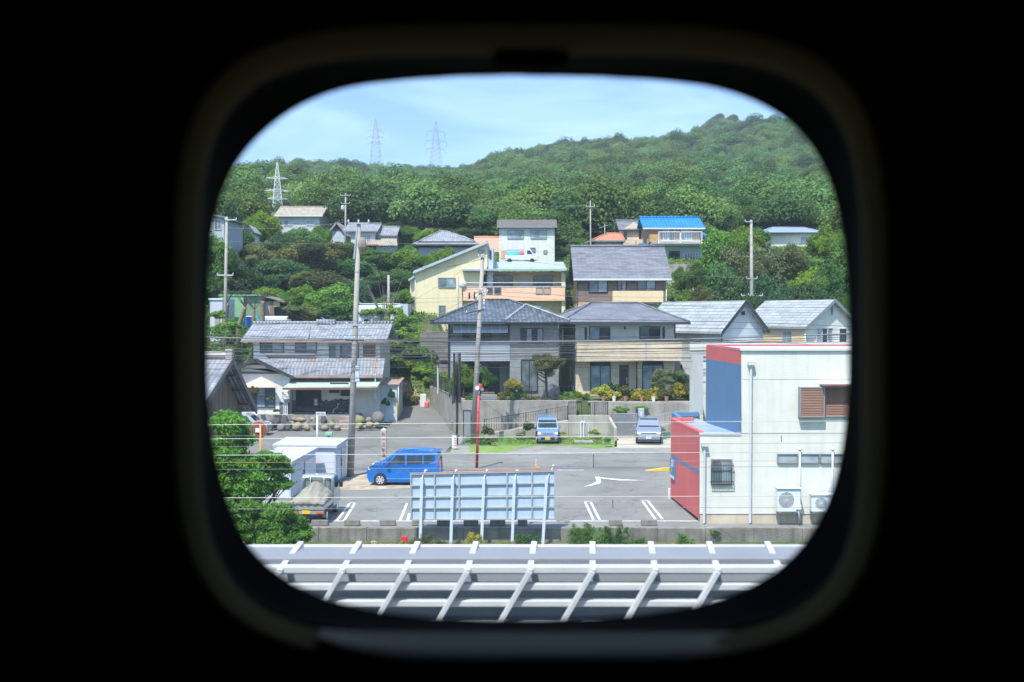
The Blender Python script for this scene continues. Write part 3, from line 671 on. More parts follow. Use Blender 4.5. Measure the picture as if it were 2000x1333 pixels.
def hip(F_, x0, x1, y0, y1, ze, zr, rx0, rx1, m, ov=.5, th=.14, ry=None, caps=None, fascia=trim_dark, name='roof'):
    ry = (y0 + y1) / 2 if ry is None else ry
    vs = [(x0-ov, y0-ov, ze), (x1+ov, y0-ov, ze), (x1+ov, y1+ov, ze), (x0-ov, y1+ov, ze), (rx0, ry, zr), (rx1, ry, zr)]
    r = MB().slab(vs, [(0, 1, 5, 4), (1, 2, 5), (2, 3, 4, 5), (3, 0, 4)], th).build(name, m, F_)
    mb = MB(); k = .09
    for a, b in ((0, 4), (1, 5), (2, 5), (3, 4), (4, 5)):
        mb.tube([Vector(vs[a]) + Vector((0, 0, .03)), Vector(vs[b]) + Vector((0, 0, .03))], k, 6)
    mb.build('ridge_cap', caps or m, r, smooth=True)
    MB().box(x0-ov-.03, x1+ov+.03, y0-ov-.1, y0-ov-.003, ze-th-.06, ze-.02).box(x0-ov-.1, x0-ov-.031, y0-ov-.1, y1+ov, ze-th-.06, ze-.02).box(x1+ov+.031, x1+ov+.1, y0-ov-.1, y1+ov, ze-th-.06, ze-.02).build('gutter', fascia, r)
    return r
def walls(F_, x0, x1, y0, y1, z0, z1, m, name='wall', gable=None, **k):
    if z0 == 0: z0 = -1.8                      # the wall goes on below the slope
    mb = MB()
    if gable == 'x':      # ridge along x : gables on the sides
        zr = k.pop('zr'); mb.extx([(y0, z0), (y1, z0), (y1, z1), ((y0+y1)/2, zr), (y0, z1)], x0, x1)
    elif gable == 'y':
        zr = k.pop('zr'); mb.extr([(x0, z0), (x1, z0), (x1, z1), ((x0+x1)/2, zr), (x0, z1)], y0, y1)
    else: mb.box(x0, x1, y0, y1, z0, z1)
    return mb.build(name, m, F_, **k)
def downpipe(F_, x, y, z0, z1, m=trim_dark, r=.045):
    return MB().tube([(x, y, z0), (x, y, z1)], r, 6).build('downpipe', m, F_, smooth=True)
def text_mesh(name, body, size, m, parent, loc, rot, depth=.006, align='CENTER'):
    cu = bpy.data.curves.new(name, 'FONT'); cu.body = body; cu.size = size; cu.extrude = depth; cu.align_x = align; cu.align_y = 'CENTER'
    tmp = bpy.data.objects.new('tmp', cu); COL.objects.link(tmp)
    dg = bpy.context.evaluated_depsgraph_get(); me = bpy.data.meshes.new_from_object(tmp.evaluated_get(dg)); bpy.data.objects.remove(tmp)
    me.materials.clear(); me.materials.append(m); me.name = name
    o = bpy.data.objects.new(name, me); COL.objects.link(o); o.parent = parent; o.location = loc; o.rotation_euler = rot
    return o
UP = (math.pi / 2, 0, 0)

# ------------------------------------------------------------------ white shop building with the red and blue side
b = Fr('shop_building', 'white two storey building with red and blue painted side wall', 'building', 1368, 41.9, 0)
o = b.o; SK = -.055                                        # the side wall runs slightly inwards
def sx(x, y): return x + SK * y
xc1 = 0.0; xc2 = b.x(1447)
zl = 3.80; zu = 7.36; DY1, DY2 = 5.7, 8.2
mb = MB(); wL = [(0, 0), (10, 0), (10, 12), (sx(0, 8.2), 8.2)]
mb.add([(0, 0, .42), (xc2 + .06, 0, .42), (xc2 + .06, 0, zl), (0, 0, zl)], [(0, 1, 2, 3)])      # low front
mb.add([(xc2+.06, 0, .42), (11, 0, .42), (11, 0, zu), (xc2+.02, 0, zu), (xc2+.06, 0, zl)], [(0, 1, 2, 3, 4)])
mb.add([(11, 0, 0), (11, 12, 0), (11, 12, zu), (11, 0, zu)], [(0, 1, 2, 3)])
mb.add([(11, 12, 0), (xc2, 12, 0), (xc2, 12, zu), (11, 12, zu)], [(0, 1, 2, 3)])
mb.add([(xc2, 12, 0), (xc2, 8.2, 0), (xc2, 8.2, zl + 3), (xc2, 12, zl + 3)], [(0, 1, 2, 3)]); mb.add([(xc2, 8.2, 0), (.14, 8.2, 0), (.14, 8.2, zl), (xc2, 8.2, zl)], [(0, 1, 2, 3)])
mb.build('wall', white_wall, o)
MB().box(.02, 11, .03, .4, 0, .42).build('foundation', mat('foundation', (.50, .44, .34), .9, var=.12, dirt=.25), o)
mb = MB(); mb.add([(0, .002, .2), (0, .002, zl), (sx(0, DY1), DY1, zl), (sx(0, DY1), DY1, .12)], [(0, 1, 2, 3)], 0)
mb.add([(.04, DY1, .1), (.04, DY1, zl), (.14, DY2, zl), (.14, DY2, .1)], [(0, 1, 2, 3)], 1)
mb.build('side_wall', [red_paint, blue_paint], o, label='red lower side wall')
# the slanting blue stripe on the red wall
MB().add([(-.006, .05, 2.06), (-.006, .05, 2.24), (sx(-.006, 5.6), 5.6, 2.17), (sx(-.006, 5.6), 5.6, 2.0)], [(0, 1, 2, 3)]).build('painted_stripe', blue_paint, o)
# parapet copings
def cope(pts, z, w_, h_, m, name='coping'):
    mb = MB()
    for a, c in zip(pts[:-1], pts[1:]): mb.beam((a[0], a[1], z), (c[0], c[1], z), w_, h_)
    return mb.build(name, m, o, bevel=.02)
cope([(.09, .0), (sx(.09, DY1), DY1), (sx(.09, DY1) + 1.0, DY1 + .02)], zl + .03, .2, .16, red_paint)
cope([(.13, DY1 + .1), (.22, DY2), (1.5, DY2)], zl + .03, .2, .24, blue_paint)
MB().add([(.2, .05, zl - .02), (xc2 + .1, .05, zl - .02), (xc2 - .3, 8.1, zl - .18), (.3, 8.1, zl - .18)], [(0, 1, 2, 3)]).build('roof', rowmat('corrugated_roof', (.34, .42, .55), 50, .25, .4, 0, .8, .05, brick=False, dist=.05), o, label='low corrugated metal roof')
MB().box(-.03, xc2 + .02, -.05, .02, zl - .02, zl + .06).build('gutter', trim_white, o)
mb = MB(); zs = zu - .62
q = lambda y: xc2 + .02 + SK * y - .004
mb.add([(q(0)+.04, 0, zl - .1), (q(0), 0, zs), (q(5.9), 5.9, zs), (q(5.9), 5.9, zl - .1)], [(3, 2, 1, 0)], 1)
mb.add([(q(0), 0, zs), (q(0), 0, zu), (q(5.9), 5.9, zu), (q(5.9), 5.9, zs)], [(3, 2, 1, 0)], 0)
mb.add([(q(5.9), 5.9, zl - .1), (q(5.9), 5.9, zu), (11, 5.9, zu), (11, 5.9, zl - .1)], [(3, 2, 1, 0)], 2)
mb.build('upper_side_wall', [red_paint, blue_paint, white_wall], o, label='blue upper side wall with a red band along its top')
MB().box(xc2 - .03, 11, -.09, .03, zu - .03, zu + .05).build('gutter', trim_white, o)
MB().add([(xc2, .03, zu - .02), (11, .03, zu - .02), (11, 5.9, zu - .02), (q(5.9), 5.9, zu - .02)], [(0, 1, 2, 3)]).build('roof', blue_grey, o)
cope([(q(0) + .08, .12), (q(5.9) + .1, 5.9), (11, 5.9)], zu + .03, .14, .06, red_paint)
def hopper(x, zt, zb0, y=0):
    mb = MB().box(x - .13, x + .13, y - .25, y - .01, zt - .16, zt); mb.box(x - .09, x + .09, y - .2, y - .01, zt - .26, zt - .16)
    mb.tube([(x, y - .12, zt - .2), (x, y - .12, zb0)], .055, 10); return mb.build('drainpipe', gutter, o, bevel=.005)
hopper(b.x(1466), b.z(706), .06); hopper(b.x(1376), b.z(864), .06)
for pxx in (1563, 1627):
    MB().tube([(b.x(pxx), -.08, b.z(880)), (b.x(pxx), -.08, .1)], .045, 8).build('drainpipe', gutter, o, smooth=True)
    MB().rock((b.x(pxx), -.1, b.z(877)), (.08, .08, .07), sub=1).build('vent_cap', trim_white, o, smooth=True)
window(o, b.x(1392), b.x(1429), b.z(944), b.z(899), 0, 2, trim_grey, glass_m, fw=.05, gm2=glass_p)
mb = MB(); gx0, gx1 = b.x(1389), b.x(1433)
for i in range(10): xx = gx0 + (gx1 - gx0) * i / 9; mb.box(xx - .008, xx + .008, -.17, -.15, b.z(946), b.z(906))
for zz in (b.z(940), b.z(909), b.z(946)): mb.box(gx0, gx1, -.175, -.145, zz - .012, zz + .012)
for xx in (gx0, gx1): mb.box(xx - .01, xx + .01, -.17, 0, b.z(940) - .01, b.z(940) + .01)
mb.build('window_grille', trim_dark, o)
for a, c in ((1521, 1558), (1566, 1600), (1605, 1626), (1630, 1665)):
    window(o, b.x(a), b.x(c), b.z(903), b.z(888), 0, 1, trim_grey, glass_p, fw=.04)
# louvred shutters
lm = mat('brown_louvre', (.27, .15, .11), .6, var=.1)
for a, c, dpt, nm in ((1562, 1606, .28, 'shutter'), (1608, 1660, .10, 'shutter')):
    mb = MB(); x0, x1 = b.x(a), b.x(c); z0, z1 = b.z(812), b.z(758)
    n = 17
    for i in range(n):
        zz = z0 + (z1 - z0) * (i + .5) / n
        mb.add([(x0, -dpt, zz - .03), (x1, -dpt, zz - .03), (x1, -dpt + .05, zz + .03), (x0, -dpt + .05, zz + .03), (x0, -dpt, zz - .042), (x1, -dpt, zz - .042)], [(0, 1, 2, 3), (4, 5, 1, 0)])
    mb.box(x0, x1, -dpt + .055, -dpt + .075, z0, z1)
    s_ = mb.build(nm, lm, o)
    MB().box(x0 - .05, x0, -dpt - .01, 0, z0 - .05, z1 + .05).box(x1, x1 + .05, -dpt - .01, 0, z0 - .05, z1 + .05).box(x0, x1, -dpt - .01, 0, z1, z1 + .05).box(x0, x1, -dpt - .01, 0, z0 - .05, z0).build('frame', trim_grey, s_)
cn = MB().box(b.x(1601), b.x(1680), -.5, 0, b.z(750.5), b.z(748)).build('canopy', trim_white, o); MB().box(b.x(1601), b.x(1680), -.52, -.501, b.z(751.5), b.z(749)).build('edge', mat('canopy_red', (.40, .17, .17), .6), cn)
MB().box(b.x(1450), 11, -.006, 0, b.z(741) - .012, b.z(741)).box(xc2, 11, -.006, 0, b.z(846) - .012, b.z(846)).build('wall_joint', trim_grey, o)
# P sign on the red wall
sg = MB().box(-.07, -.01, 4.6, 5.5, 1.28, 2.02).box(-.07, -.01, 4.6, 5.5, 1.08, 1.265).build('parking_sign', [blue_paint], o)
sg.matrix_local = Matrix.Rotation(.055, 4, 'Z')
MB().box(-.085, -.0701, 4.66, 5.44, 1.11, 1.235).build('sign_strip', trim_white, sg)
text_mesh('sign_letter', 'P', .85, trim_white, sg, (-.075, 5.05, 1.65), (math.pi/2, 0, -math.pi/2))
MB().tube([(sx(-.04, 5.75), 5.75, 0), (sx(-.04, 5.75), 5.75, .5)], .07, 8).build('corner_guard', trim_white, o)
# air conditioners
def aircon(px0, px1, py0, py1, label, stand=True):
    F0 = Fr('air_conditioner', label, 'air conditioner', px0, 41.35, PZ(py1, 41.35)); x1 = F0.x(px1); h = F0.z(py0)
    MB().box(0, x1, 0, .32, 0, h).build('casing', mat('ac_casing', (.62, .70, .80), .5, var=.04), F0.o, bevel=.015)
    MB().box(-.03, x1 + .05, -.06, .36, h, h + .03).build('top_cover', blue_grey, F0.o)
    g = MB(); cx, cz, r = x1 * .38, h * .52, min(h, x1) * .34
    for k in range(1, 8):
        pts = [(cx + r * k / 7 * math.cos(a), -.012, cz + r * k / 7 * math.sin(a)) for a in np.linspace(0, 2 * math.pi, 25)]
        g.tube(pts, .006, 4, caps=False)
    for k in range(12):
        a = k * math.pi / 6; g.tube([(cx, -.014, cz), (cx + r * math.cos(a + .3), -.014, cz + r * math.sin(a + .3))], .005, 4)
    g.build('fan_grille', trim_white, F0.o); MB().tube([(cx, -.004, cz), (cx, .0, cz)], r, 28).build('fan_opening', trim_grey, F0.o)
    MB().box(x1 * .8, x1 * 1.02, -.08, 0, .1, .3).build('valve_cover', white_paint, F0.o, bevel=.01)
    for xb in (.08, x1 - .14): MB().box(xb, xb + .06, -.02, .54, -.04, 0).box(xb, xb + .06, .48, .54, -.28, -.0401).build('bracket', metal_g, F0.o)
    MB().tube([(x1 * .9, -.02, .1), (x1 * .93, -.03, -.1), (x1 * .93, 0, -F0.zb + .1)], .02, 6).build('pipe', gutter, F0.o, smooth=True)
aircon(1521, 1566, 955, 1000, 'large pale air conditioner unit on the white wall below two small windows')
aircon(1588, 1636, 967, 1000, 'second air conditioner unit on the white wall, nearest the window edge')

# ------------------------------------------------------------------ grey tiled house in the middle
b = Fr('grey_house', 'grey two storey house with dark glazed hip roof and clear balcony canopy', 'house', 880, 76.0, 2.45, math.radians(5)); o = b.o
xR = b.x(1092); ze = b.z(628); D = 9.0
x1 = b.x(996)
walls(o, 0, xR, 1.5, D, 0, ze, grey_brick)
walls(o, x1, xR, 0, 1.5, 0, ze, grey_brick, name='bay_wall')
walls(o, 0, .55, .0, 1.5, 0, b.z(706), grey_brick, name='porch_wall')
MB().box(.0, x1 - .02, -.05, .12, b.z(706), b.z(668)).box(0, x1 - .02, .12, 1.49, b.z(706), b.z(702)).build('balcony', greyw, o)
MB().box(0, x1 - .02, -.10, .0, b.z(669), b.z(666)).build('balcony_rail', trim_dark, o)
# clear canopy over the balcony
pc = mat('polycarbonate', (.34, .40, .46), .25, var=.05)
mb = MB(); xa, xb_ = b.x(886), b.x(990); z1_, z0_ = b.z(631), b.z(648)
prof = [(1.4, z1_ + .05), (.6, z1_ + .02), (.0, z1_ - .15), (-.35, z0_ + .1), (-.45, z0_ - .1)]
for (ya, za), (yb, zb) in zip(prof[:-1], prof[1:]): mb.add([(xa, ya, za), (xb_, ya, za), (xb_, yb, zb), (xa, yb, zb)], [(0, 1, 2, 3)])
cnp = mb.build('canopy', pc, o)
mb = MB()
for i in range(8):
    xx = xa + (xb_ - xa) * i / 7; mb.tube([(xx, y, z + .01) for y, z in prof], .03, 5)
mb.build('canopy_frame', trim_white, cnp)
hip(o, -.9, xR + .1, -.2, D, ze, b.z(586, 4.4), b.x(950, 4.4), b.x(1003, 4.4), darktile, ov=.55, th=.16)
# small hip over the right hand bay
zr2 = b.z(596, 2.0); cx = b.x(1032, 2.0)
vs = [(b.x(984) , -.95, ze + .02), (xR + .75, -.95, ze + .02), (cx, 2.2, zr2), (cx - .1, 5.5, zr2)]
r2 = MB().slab([vs[0], vs[1], vs[2], vs[3], (xR - 1.0, 3.5, ze + 1.2), (cx - 3, 5.5, ze + 1.3)], [(0, 1, 2), (1, 4, 3, 2), (0, 2, 3, 5)], .1).build('roof', darktile, o)
mb = MB(); mb.tube([Vector(vs[0]) + Vector((0, 0, .05)), Vector(vs[2]) + Vector((0, 0, .05))], .09, 6); mb.tube([Vector(vs[1]) + Vector((0, 0, .05)), Vector(vs[2]) + Vector((0, 0, .05))], .09, 6); mb.build('ridge_cap', paleslate, r2)
# lower snow guard lines
window(o, b.x(1018), b.x(1060), b.z(669), b.z(643), 0, 4, black_m, glass_d, gm2=glass_p)
window(o, b.x(1019), b.x(1049), b.z(765), b.z(704), 0, 2, black_m, glass_m)
window(o, b.x(906), b.x(930), b.z(688), b.z(650), 1.5, 2, black_m, glass_d, gm2=glass_m)
window(o, b.x(938), b.x(960), b.z(688), b.z(650), 1.5, 2, black_m, glass_d)
window(o, b.x(905), b.x(928), b.z(768), b.z(712), 1.5, 2, black_m, glass_d)
MB().box(b.x(955), b.x(978), 1.42, 1.5, 0, b.z(715)).build('door', black_m, o)
window(o, -7.0, -6.4, 2.8, 4.7, 0, 1, black_m, glass_p, xf=SIDE_L)
window(o, -4.5, -4.0, 2.8, 4.6, 0, 1, black_m, glass_m, xf=SIDE_L)
window(o, -3.6, -2.4, .9, 2.3, 0, 1, trim_dark, glass_m, xf=SIDE_L)
downpipe(o, -.06, .9, 0, ze); downpipe(o, xR + .05, -.06, 0, ze)
MB().box(-1.0, -.1, 5, 8, 2.4, 2.6).build('side_canopy', trim_dark, o)
MB().tube([(-.9, 5.2, 0), (-.9, 5.2, 2.4)], .06, 8).build('canopy_post', trim_white, o)

# ------------------------------------------------------------------ beige and white house
b = Fr('beige_house', 'white over beige brick house with low slate hip roof and wide balcony', 'house', 1127, 77.0, 2.45, math.radians(7)); o = b.o
xR = b.x(1328); ze = b.z(629); D = 8.2
walls(o, 0, xR, .9, D, b.z(666), ze, white_wall, name='upper_wall')
walls(o, 0, xR, .9, D, 0, b.z(666), beige_brick, name='lower_wall')
MB().box(-.05, b.x(1334), -.25, -.08, b.z(706), b.z(667)).box(-.05, .1, -.08, .89, b.z(706), b.z(667)).box(b.x(1334) - .15, b.x(1334), -.08, .89, b.z(706), b.z(667)).box(0.1, b.x(1333) - .1, -.08, .89, b.z(706), b.z(703)).build('balcony', beige_brick, o)
MB().box(-.1, b.x(1336), -.30, -.03, b.z(667), b.z(664)).build('balcony_rail', trim_dark, o)
MB().box(b.x(1260), b.x(1264), -.27, -.251, b.z(706), b.z(667)).build('balcony_joint', greyw, o)
hip(o, -.75, xR + .25, .4, D, ze, b.z(592, 4), b.x(1168, 4), b.x(1262, 4), slate, ov=.6, fascia=trim_dark)
window(o, b.x(1157), b.x(1196), b.z(664), b.z(640), .9, 2, black_m, glass_p, gm2=glass_d)
window(o, b.x(1258), b.x(1297), b.z(663), b.z(640), .9, 2, black_m, glass_m, gm2=glass_d)
window(o, b.x(1148), b.x(1149.2), b.z(663), b.z(641), .9, 1, black_m, glass_d); window(o, b.x(1305), b.x(1306.2), b.z(662), b.z(641), .9, 1, black_m, glass_d)
MB().rock((b.x(1227), .78, b.z(641)), (.1, .12, .14), sub=1).build('wall_lamp', black_m, o)
window(o, b.x(1159), b.x(1197), b.z(766), b.z(717), .9, 2, black_m, glass_p, gm2=glass_p, sill=False)
MB().box(b.x(1158), b.x(1198), .86, .9, b.z(716), b.z(707)).build('shutter_box', trim_dark, o)
window(o, b.x(1264), b.x(1304), b.z(768), b.z(716), .9, 2, black_m, glass_p, sill=False)
MB().box(b.x(1263), b.x(1305), .86, .9, b.z(715), b.z(707)).build('shutter_box', trim_dark, o)
d_ = MB().box(b.x(1216), b.x(1234), .83, .91, .1, b.z(715)).build('door', mat('brown_door', (.045, .032, .028), .5), o)
MB().box(b.x(1230), b.x(1231.5), .78, .83, 1.0, 1.5).build('handle', metal_g, d_)
MB().box(b.x(1235), b.x(1247), .84, .9, 0.1, b.z(712)).build('door_panel', mat('tan_panel', (.42, .33, .25), .7), o)
for pxx in (1126, 1251): downpipe(o, b.x(pxx), .82, 0, b.z(706))
downpipe(o, xR + .02, .84, b.z(706), ze); downpipe(o, -.03, .84, b.z(706), ze)
window(o, -6.6, -6.0, 3.9, 5.2, 0, 1, trim_grey, glass_p, xf=SIDE_L, fw=.04); window(o, -3.0, -2.2, .6, 2.3, 0, 1, trim_grey, glass_m, xf=SIDE_L, fw=.04)

# ------------------------------------------------------------------ grey house with the steep gable on the right
b = Fr('grey_gabled_house', 'pale grey house with steep slate gable right of the beige house', 'house', 1410, 80.0, 2.4, math.radians(32)); o = b.o
Wd, L, ze, zr = 4.6, 9.5, PZ(640, 80) - 2.4, PZ(587, 80) - 2.4
walls(o, 0, Wd, 0, L, 0, ze, siding, gable='y', zr=zr - .1)
gable_y(o, 0, Wd, 0, L, ze, zr, paleslate, ov=.38)
window(o, -3.2, -2.4, 2.5, 4.3, 0, 2, trim_white, glass_m, xf=SIDE_L); window(o, 3.0, 3.08, 1.8, 4.2, 0, 1, black_m, glass_d)
window(o, -4.8, -4.75, .4, 2.2, 0, 1, black_m, glass_d, xf=SIDE_L); window(o, -2.2, -2.15, .4, 2.2, 0, 1, black_m, glass_d, xf=SIDE_L); window(o, -1.1, -1.05, .4, 2.2, 0, 1, black_m, glass_d, xf=SIDE_L)
MB().box(2.15, 2.45, -.12, 0, ze + 1.0, ze + 1.3).build('vent', trim_dark, o); downpipe(o, -.05, -.05, 0, ze)
MB().box(.8, 3.4, -1.2, -.02, 0, 4.1).build('porch_wall', siding, o); MB().box(.7, 3.5, -1.35, -.02, 4.1, 4.22).build('porch_roof', trim_white, o)

# ------------------------------------------------------------------ two cream houses at the far right
b = Fr('cream_house', 'cream house with slate gable roof between grey gabled house and white fronted house', 'house', 1499, 90.0, 2.6, math.radians(30)); o = b.o
ze = PZ(634, 90) - 2.6; zr = PZ(592, 90) - 2.6; Wd = 6.0
walls(o, 0, Wd, 0, 7, 0, ze, cream_wall, gable='y', zr=zr - .1); gable_y(o, 0, Wd, 0, 7, ze, zr, paleslate, ov=.3, fascia=trim_grey)
window(o, .25, 1.0, ze - 1.9, ze - .7, 0, 2, trim_white, glass_d, gm2=glass_m); window(o, 2.3, 3.1, ze - 1.9, ze - .7, 0, 2, trim_white, glass_p)
b = Fr('cream_house', 'cream sided house with white gable front and sliding balcony doors, rightmost', 'house', 1573, 83.0, 2.6, math.radians(30)); o = b.o
ze = PZ(634, 83) - 2.6; zr = PZ(585, 83) - 2.6; Wd = 6.1
walls(o, 0, Wd, 0, 7.5, 0, ze, white_wall, gable='y', zr=zr - .1, label='pale front wall with the gable')
MB().box(-.012, -.002, .02, 7.48, -1.5, ze - .15).build('side_wall', cream_wall, o)
gable_y(o, 0, Wd, 0, 7.5, ze, zr, paleslate, ov=.3, fascia=trim_grey)
window(o, 1.3, 3.2, ze - 1.7, ze - .35, 0, 3, trim_white, glass_p, gm2=glass_d); window(o, 4.0, 4.9, ze - 1.5, ze - .4, 0, 1, trim_white, glass_d)
window(o, 2.9, 3.2, ze + .8, ze + 1.6, 0, 1, trim_white, glass_m); window(o, -2.6, -1.5, ze - 1.9, ze - .6, 0, 2, trim_white, glass_p, xf=Matrix.Translation((-.014, 0, 0)) @ SIDE_L); window(o, -6.2, -5.4, ze - 1.9, ze - .6, 0, 2, trim_white, glass_m, xf=Matrix.Translation((-.014, 0, 0)) @ SIDE_L)
MB().box(.6, 6.0, -.9, -.02, ze - 2.5, ze - 1.9).build('balcony', trim_white, o)
downpipe(o, -.08, -.06, 0, ze, trim_white)

# ------------------------------------------------------------------ yellow house on the slope
b = Fr('yellow_house', 'yellow house with steep single pitch roof and orange balcony wing', 'house', 812, 103.0, 7.0); o = b.o
D = 9
mb = MB(); mb.extr([(0, 0), (b.x(903), 0), (b.x(952), b.z(520)), (b.x(952), b.z(474)), (0, b.z(530))], 0, D); mb.extr([(b.x(800), 0), (-.005, 0), (-.005, b.z(538)), (b.x(800), b.z(545))], .5, D)
mb.build('wall', yellow_wall, o)
def slabroof(name, pa, pb, y0, y1, th, m, **k):
    return MB().slab([(pa[0], y0, pa[1]), (pb[0], y0, pb[1]), (pb[0], y1, pb[1]), (pa[0], y1, pa[1])], [(0, 1, 2, 3)], th).build(name, m, o, **k)
slabroof('roof', (b.x(808), b.z(530)), (b.x(953), b.z(471)), -.5, D + .3, .28, seam)
slabroof('lower_roof', (b.x(798), b.z(546)), (b.x(812), b.z(537)), -.1, D, .2, seam)
MB().box(b.x(952) + .002, b.x(963), .2, D, 2, b.z(482)).build('tower_side', pale_wall, o, label='narrow grey side of the tall part')
window(o, b.x(957), b.x(958.5), b.z(505), b.z(490), .2, 1, trim_dark, glass_d, sill=False)
# wing
xw0, xw1 = b.x(905), b.x(1103); 
walls(o, b.x(903) + .01, xw1, 2.0, D, 0, b.z(530), yellow_wall, name='wing_wall'); MB().box(xw1 - .35, xw1, -.3, 1.99, 0, b.z(530)).build('wing_pillar', yellow_wall, o)
walls(o, xw0 + .02, xw1 - .36, .6, 1.99, 0, b.z(588), mat('dull_yellow', (.55, .48, .28), .85, var=.06), name='lower_wall')
MB().box(xw0, xw1 - .02, -.6, -.4, b.z(588), b.z(561)).box(xw0, xw1 - .02, -.4, 1.98, b.z(588), b.z(586)).box(xw0, xw0 + .2, -.4, 1.98, b.z(586), b.z(561)).build('balcony', orange_wall, o)
MB().box(xw0 - .05, xw1 + .05, -.64, -.36, b.z(561), b.z(560) ).tube([(xw0, -.5, b.z(553)), (xw1, -.5, b.z(553))], .035, 6).build('balcony_rail', trim_white, o)
for a, c in ((951, 962), (966, 978), (1047, 1059), (1062, 1074)):
    window(o, b.x(a), b.x(c), b.z(574), b.z(563), -.6, 1, trim_grey, glass_d if a < 1000 else mat('tan_screen', (.45, .33, .24), .8), fw=.05, sill=False, name='balcony_opening')
MB().slab([(xw0 - .1, -.9, b.z(526)), (xw1 + .15, -.9, b.z(526)), (xw1 + .15, 6.5, b.z(512, 6.5) ), (b.x(960), 6.5, b.z(512, 6.5)), (b.x(952) + .02, 1.0, b.z(524)), (xw0 - .1, .5, b.z(525))], [(0, 1, 2, 3, 4, 5)], .2).build('wing_roof', seam, o)
window(o, b.x(948), b.x(1001), b.z(560), b.z(538), 2.0, 3, trim_grey, glass_d, gm2=glass_m); window(o, b.x(1043), b.x(1080), b.z(560), b.z(538), 2.0, 2, trim_grey, glass_d)
MB().box(b.x(1015), b.x(1035), 1.96, 2.0, b.z(560), b.z(546)).build('door', trim_white, o)
window(o, b.x(857), b.x(889), b.z(561), b.z(544), 0, 2, trim_grey, glass_m, gm2=glass_p); window(o, b.x(858), b.x(869), b.z(618), b.z(598), 0, 2, trim_grey, glass_m, hbar=True)
window(o, b.x(935), b.x(945), b.z(494), b.z(489), 0, 1, trim_grey, glass_p, sill=False)
downpipe(o, -.04, -.06, 0, b.z(530), trim_white); downpipe(o, b.x(894), -.06, 0, b.z(540), pale_wall); downpipe(o, xw1 + .03, -.2, 0, b.z(528), trim_white)
MB().box(b.x(902.5) , b.x(904), -.3, .0, b.z(620), b.z(561)).build('joint_trim', trim_grey, o)
dsh = MB().rock((b.x(904), -.75, b.z(555)), (.42, .16, .42), sub=2).build('satellite_dish', trim_white, o, smooth=True)
MB().box(b.x(854), b.x(862), -.4, -.02, 0.2, .9).build('air_conditioner_box', trim_white, o, bevel=.02)
for a, c in ((803, 610), (805, 628)): MB().box(b.x(a), b.x(a + 6), .2, .49, b.z(c + 14), b.z(c)).build('meter_box', mat('meter_box', (.50, .36, .22), .6), o)

# ------------------------------------------------------------------ brown house
b = Fr('brown_house', 'brown clad house with broad slate roof and cream balcony', 'house', 1129, 100.0, 6.3); o = b.o
xR = b.x(1300); D = 8.5
walls(o, 0, xR, 0, D, b.z(590), b.z(537), brown_wall, name='upper_wall'); walls(o, .02, xR - .02, .02, D - .02, b.z(597), b.z(590), mat('tan_band', (.50, .30, .18), .8), name='wall_band'); walls(o, 0, xR, 0, D, 0, b.z(597), white_wall, name='lower_wall')
zr = b.z(482, 4.2); gable_x(o, 0, xR, 0, D, b.z(537), zr, slate, ov=.5, th=.2, fascia=trim_white)
MB().extx([(0, b.z(538)), (D, b.z(538)), (D/2, zr - .25)], .02, xR - .02).build('gable_wall', brown_wall, o)
for a, c, p0, p1, n in ((1151, 1185, 570, 547, 2), (1207, 1222, 567, 547, 2), (1245, 1279, 567, 547, 2)): window(o, b.x(a), b.x(c), b.z(p0), b.z(p1), 0, n, black_m, glass_m, gm2=glass_p, fw=.09)
for a, c in ((1149, 1187), (1243, 1281)): MB().box(b.x(a), b.x(c), -.14, -.002, b.z(545), b.z(540)).build('shutter_box', trim_dark, o)
MB().box(b.x(1195), b.x(1292), -1.1, -.95, b.z(591), b.z(569)).box(b.x(1195), b.x(1197), -.95, -.01, b.z(591), b.z(569)).box(b.x(1290), b.x(1292), -.95, -.01, b.z(591), b.z(569)).box(b.x(1197), b.x(1290), -.95, -.01, b.z(591), b.z(588)).build('balcony', cream_wall, o)
MB().tube([(b.x(1195), -1.02, b.z(564)), (b.x(1292), -1.02, b.z(564))], .03, 6).box(b.x(1195), b.x(1196), -1.05, -1, b.z(569), b.z(563)).box(b.x(1291), b.x(1292), -1.05, -1, b.z(569), b.z(563)).build('balcony_rail', black_m, o)
downpipe(o, xR + .05, -.05, 0, b.z(538), trim_white); downpipe(o, -.05, -.05, 0, b.z(538), trim_dark)

# ------------------------------------------------------------------ white tall house and neighbours on the terrace
b = Fr('white_house', 'tall white box house with dark mansard roof and two wide windows', 'house', 975, 132.0, 14.8); o = b.o
xR = b.x(1083); walls(o, 0, xR, 0, 8, 0, b.z(445), white_wall)
MB().extx([(-.5, b.z(446)), (8.5, b.z(446)), (7.5, b.z(429)), (.5, b.z(429))], -.3, xR + .3).build('roof', mat('mansard', (.12, .115, .12), .85, var=.15, scale=4, dirt=.3), o)
MB().box(-.32, xR + .32, -.54, -.501, b.z(446), b.z(443.5)).build('roof_edge', trim_grey, o)
window(o, b.x(992), b.x(1022), b.z(466), b.z(451), 0, 4, trim_grey, glass_p, gm2=glass_p); window(o, b.x(1037), b.x(1067), b.z(466), b.z(451), 0, 4, trim_grey, glass_p)
MB().box(b.x(991), b.x(1023), -.03, -.001, b.z(507), b.z(487)).build('garage_door', pale_wall, o); window(o, b.x(1036), b.x(1045), b.z(492), b.z(485), 0, 1, trim_grey, glass_m); window(o, b.x(1062), b.x(1068), b.z(495), b.z(490), 0, 1, trim_grey, glass_p)
MB().box(b.x(979), b.x(990), -.035, -.001, b.z(506), b.z(490)).build('wall_panel', mat('pinkish', (.55, .35, .28), .8), o)
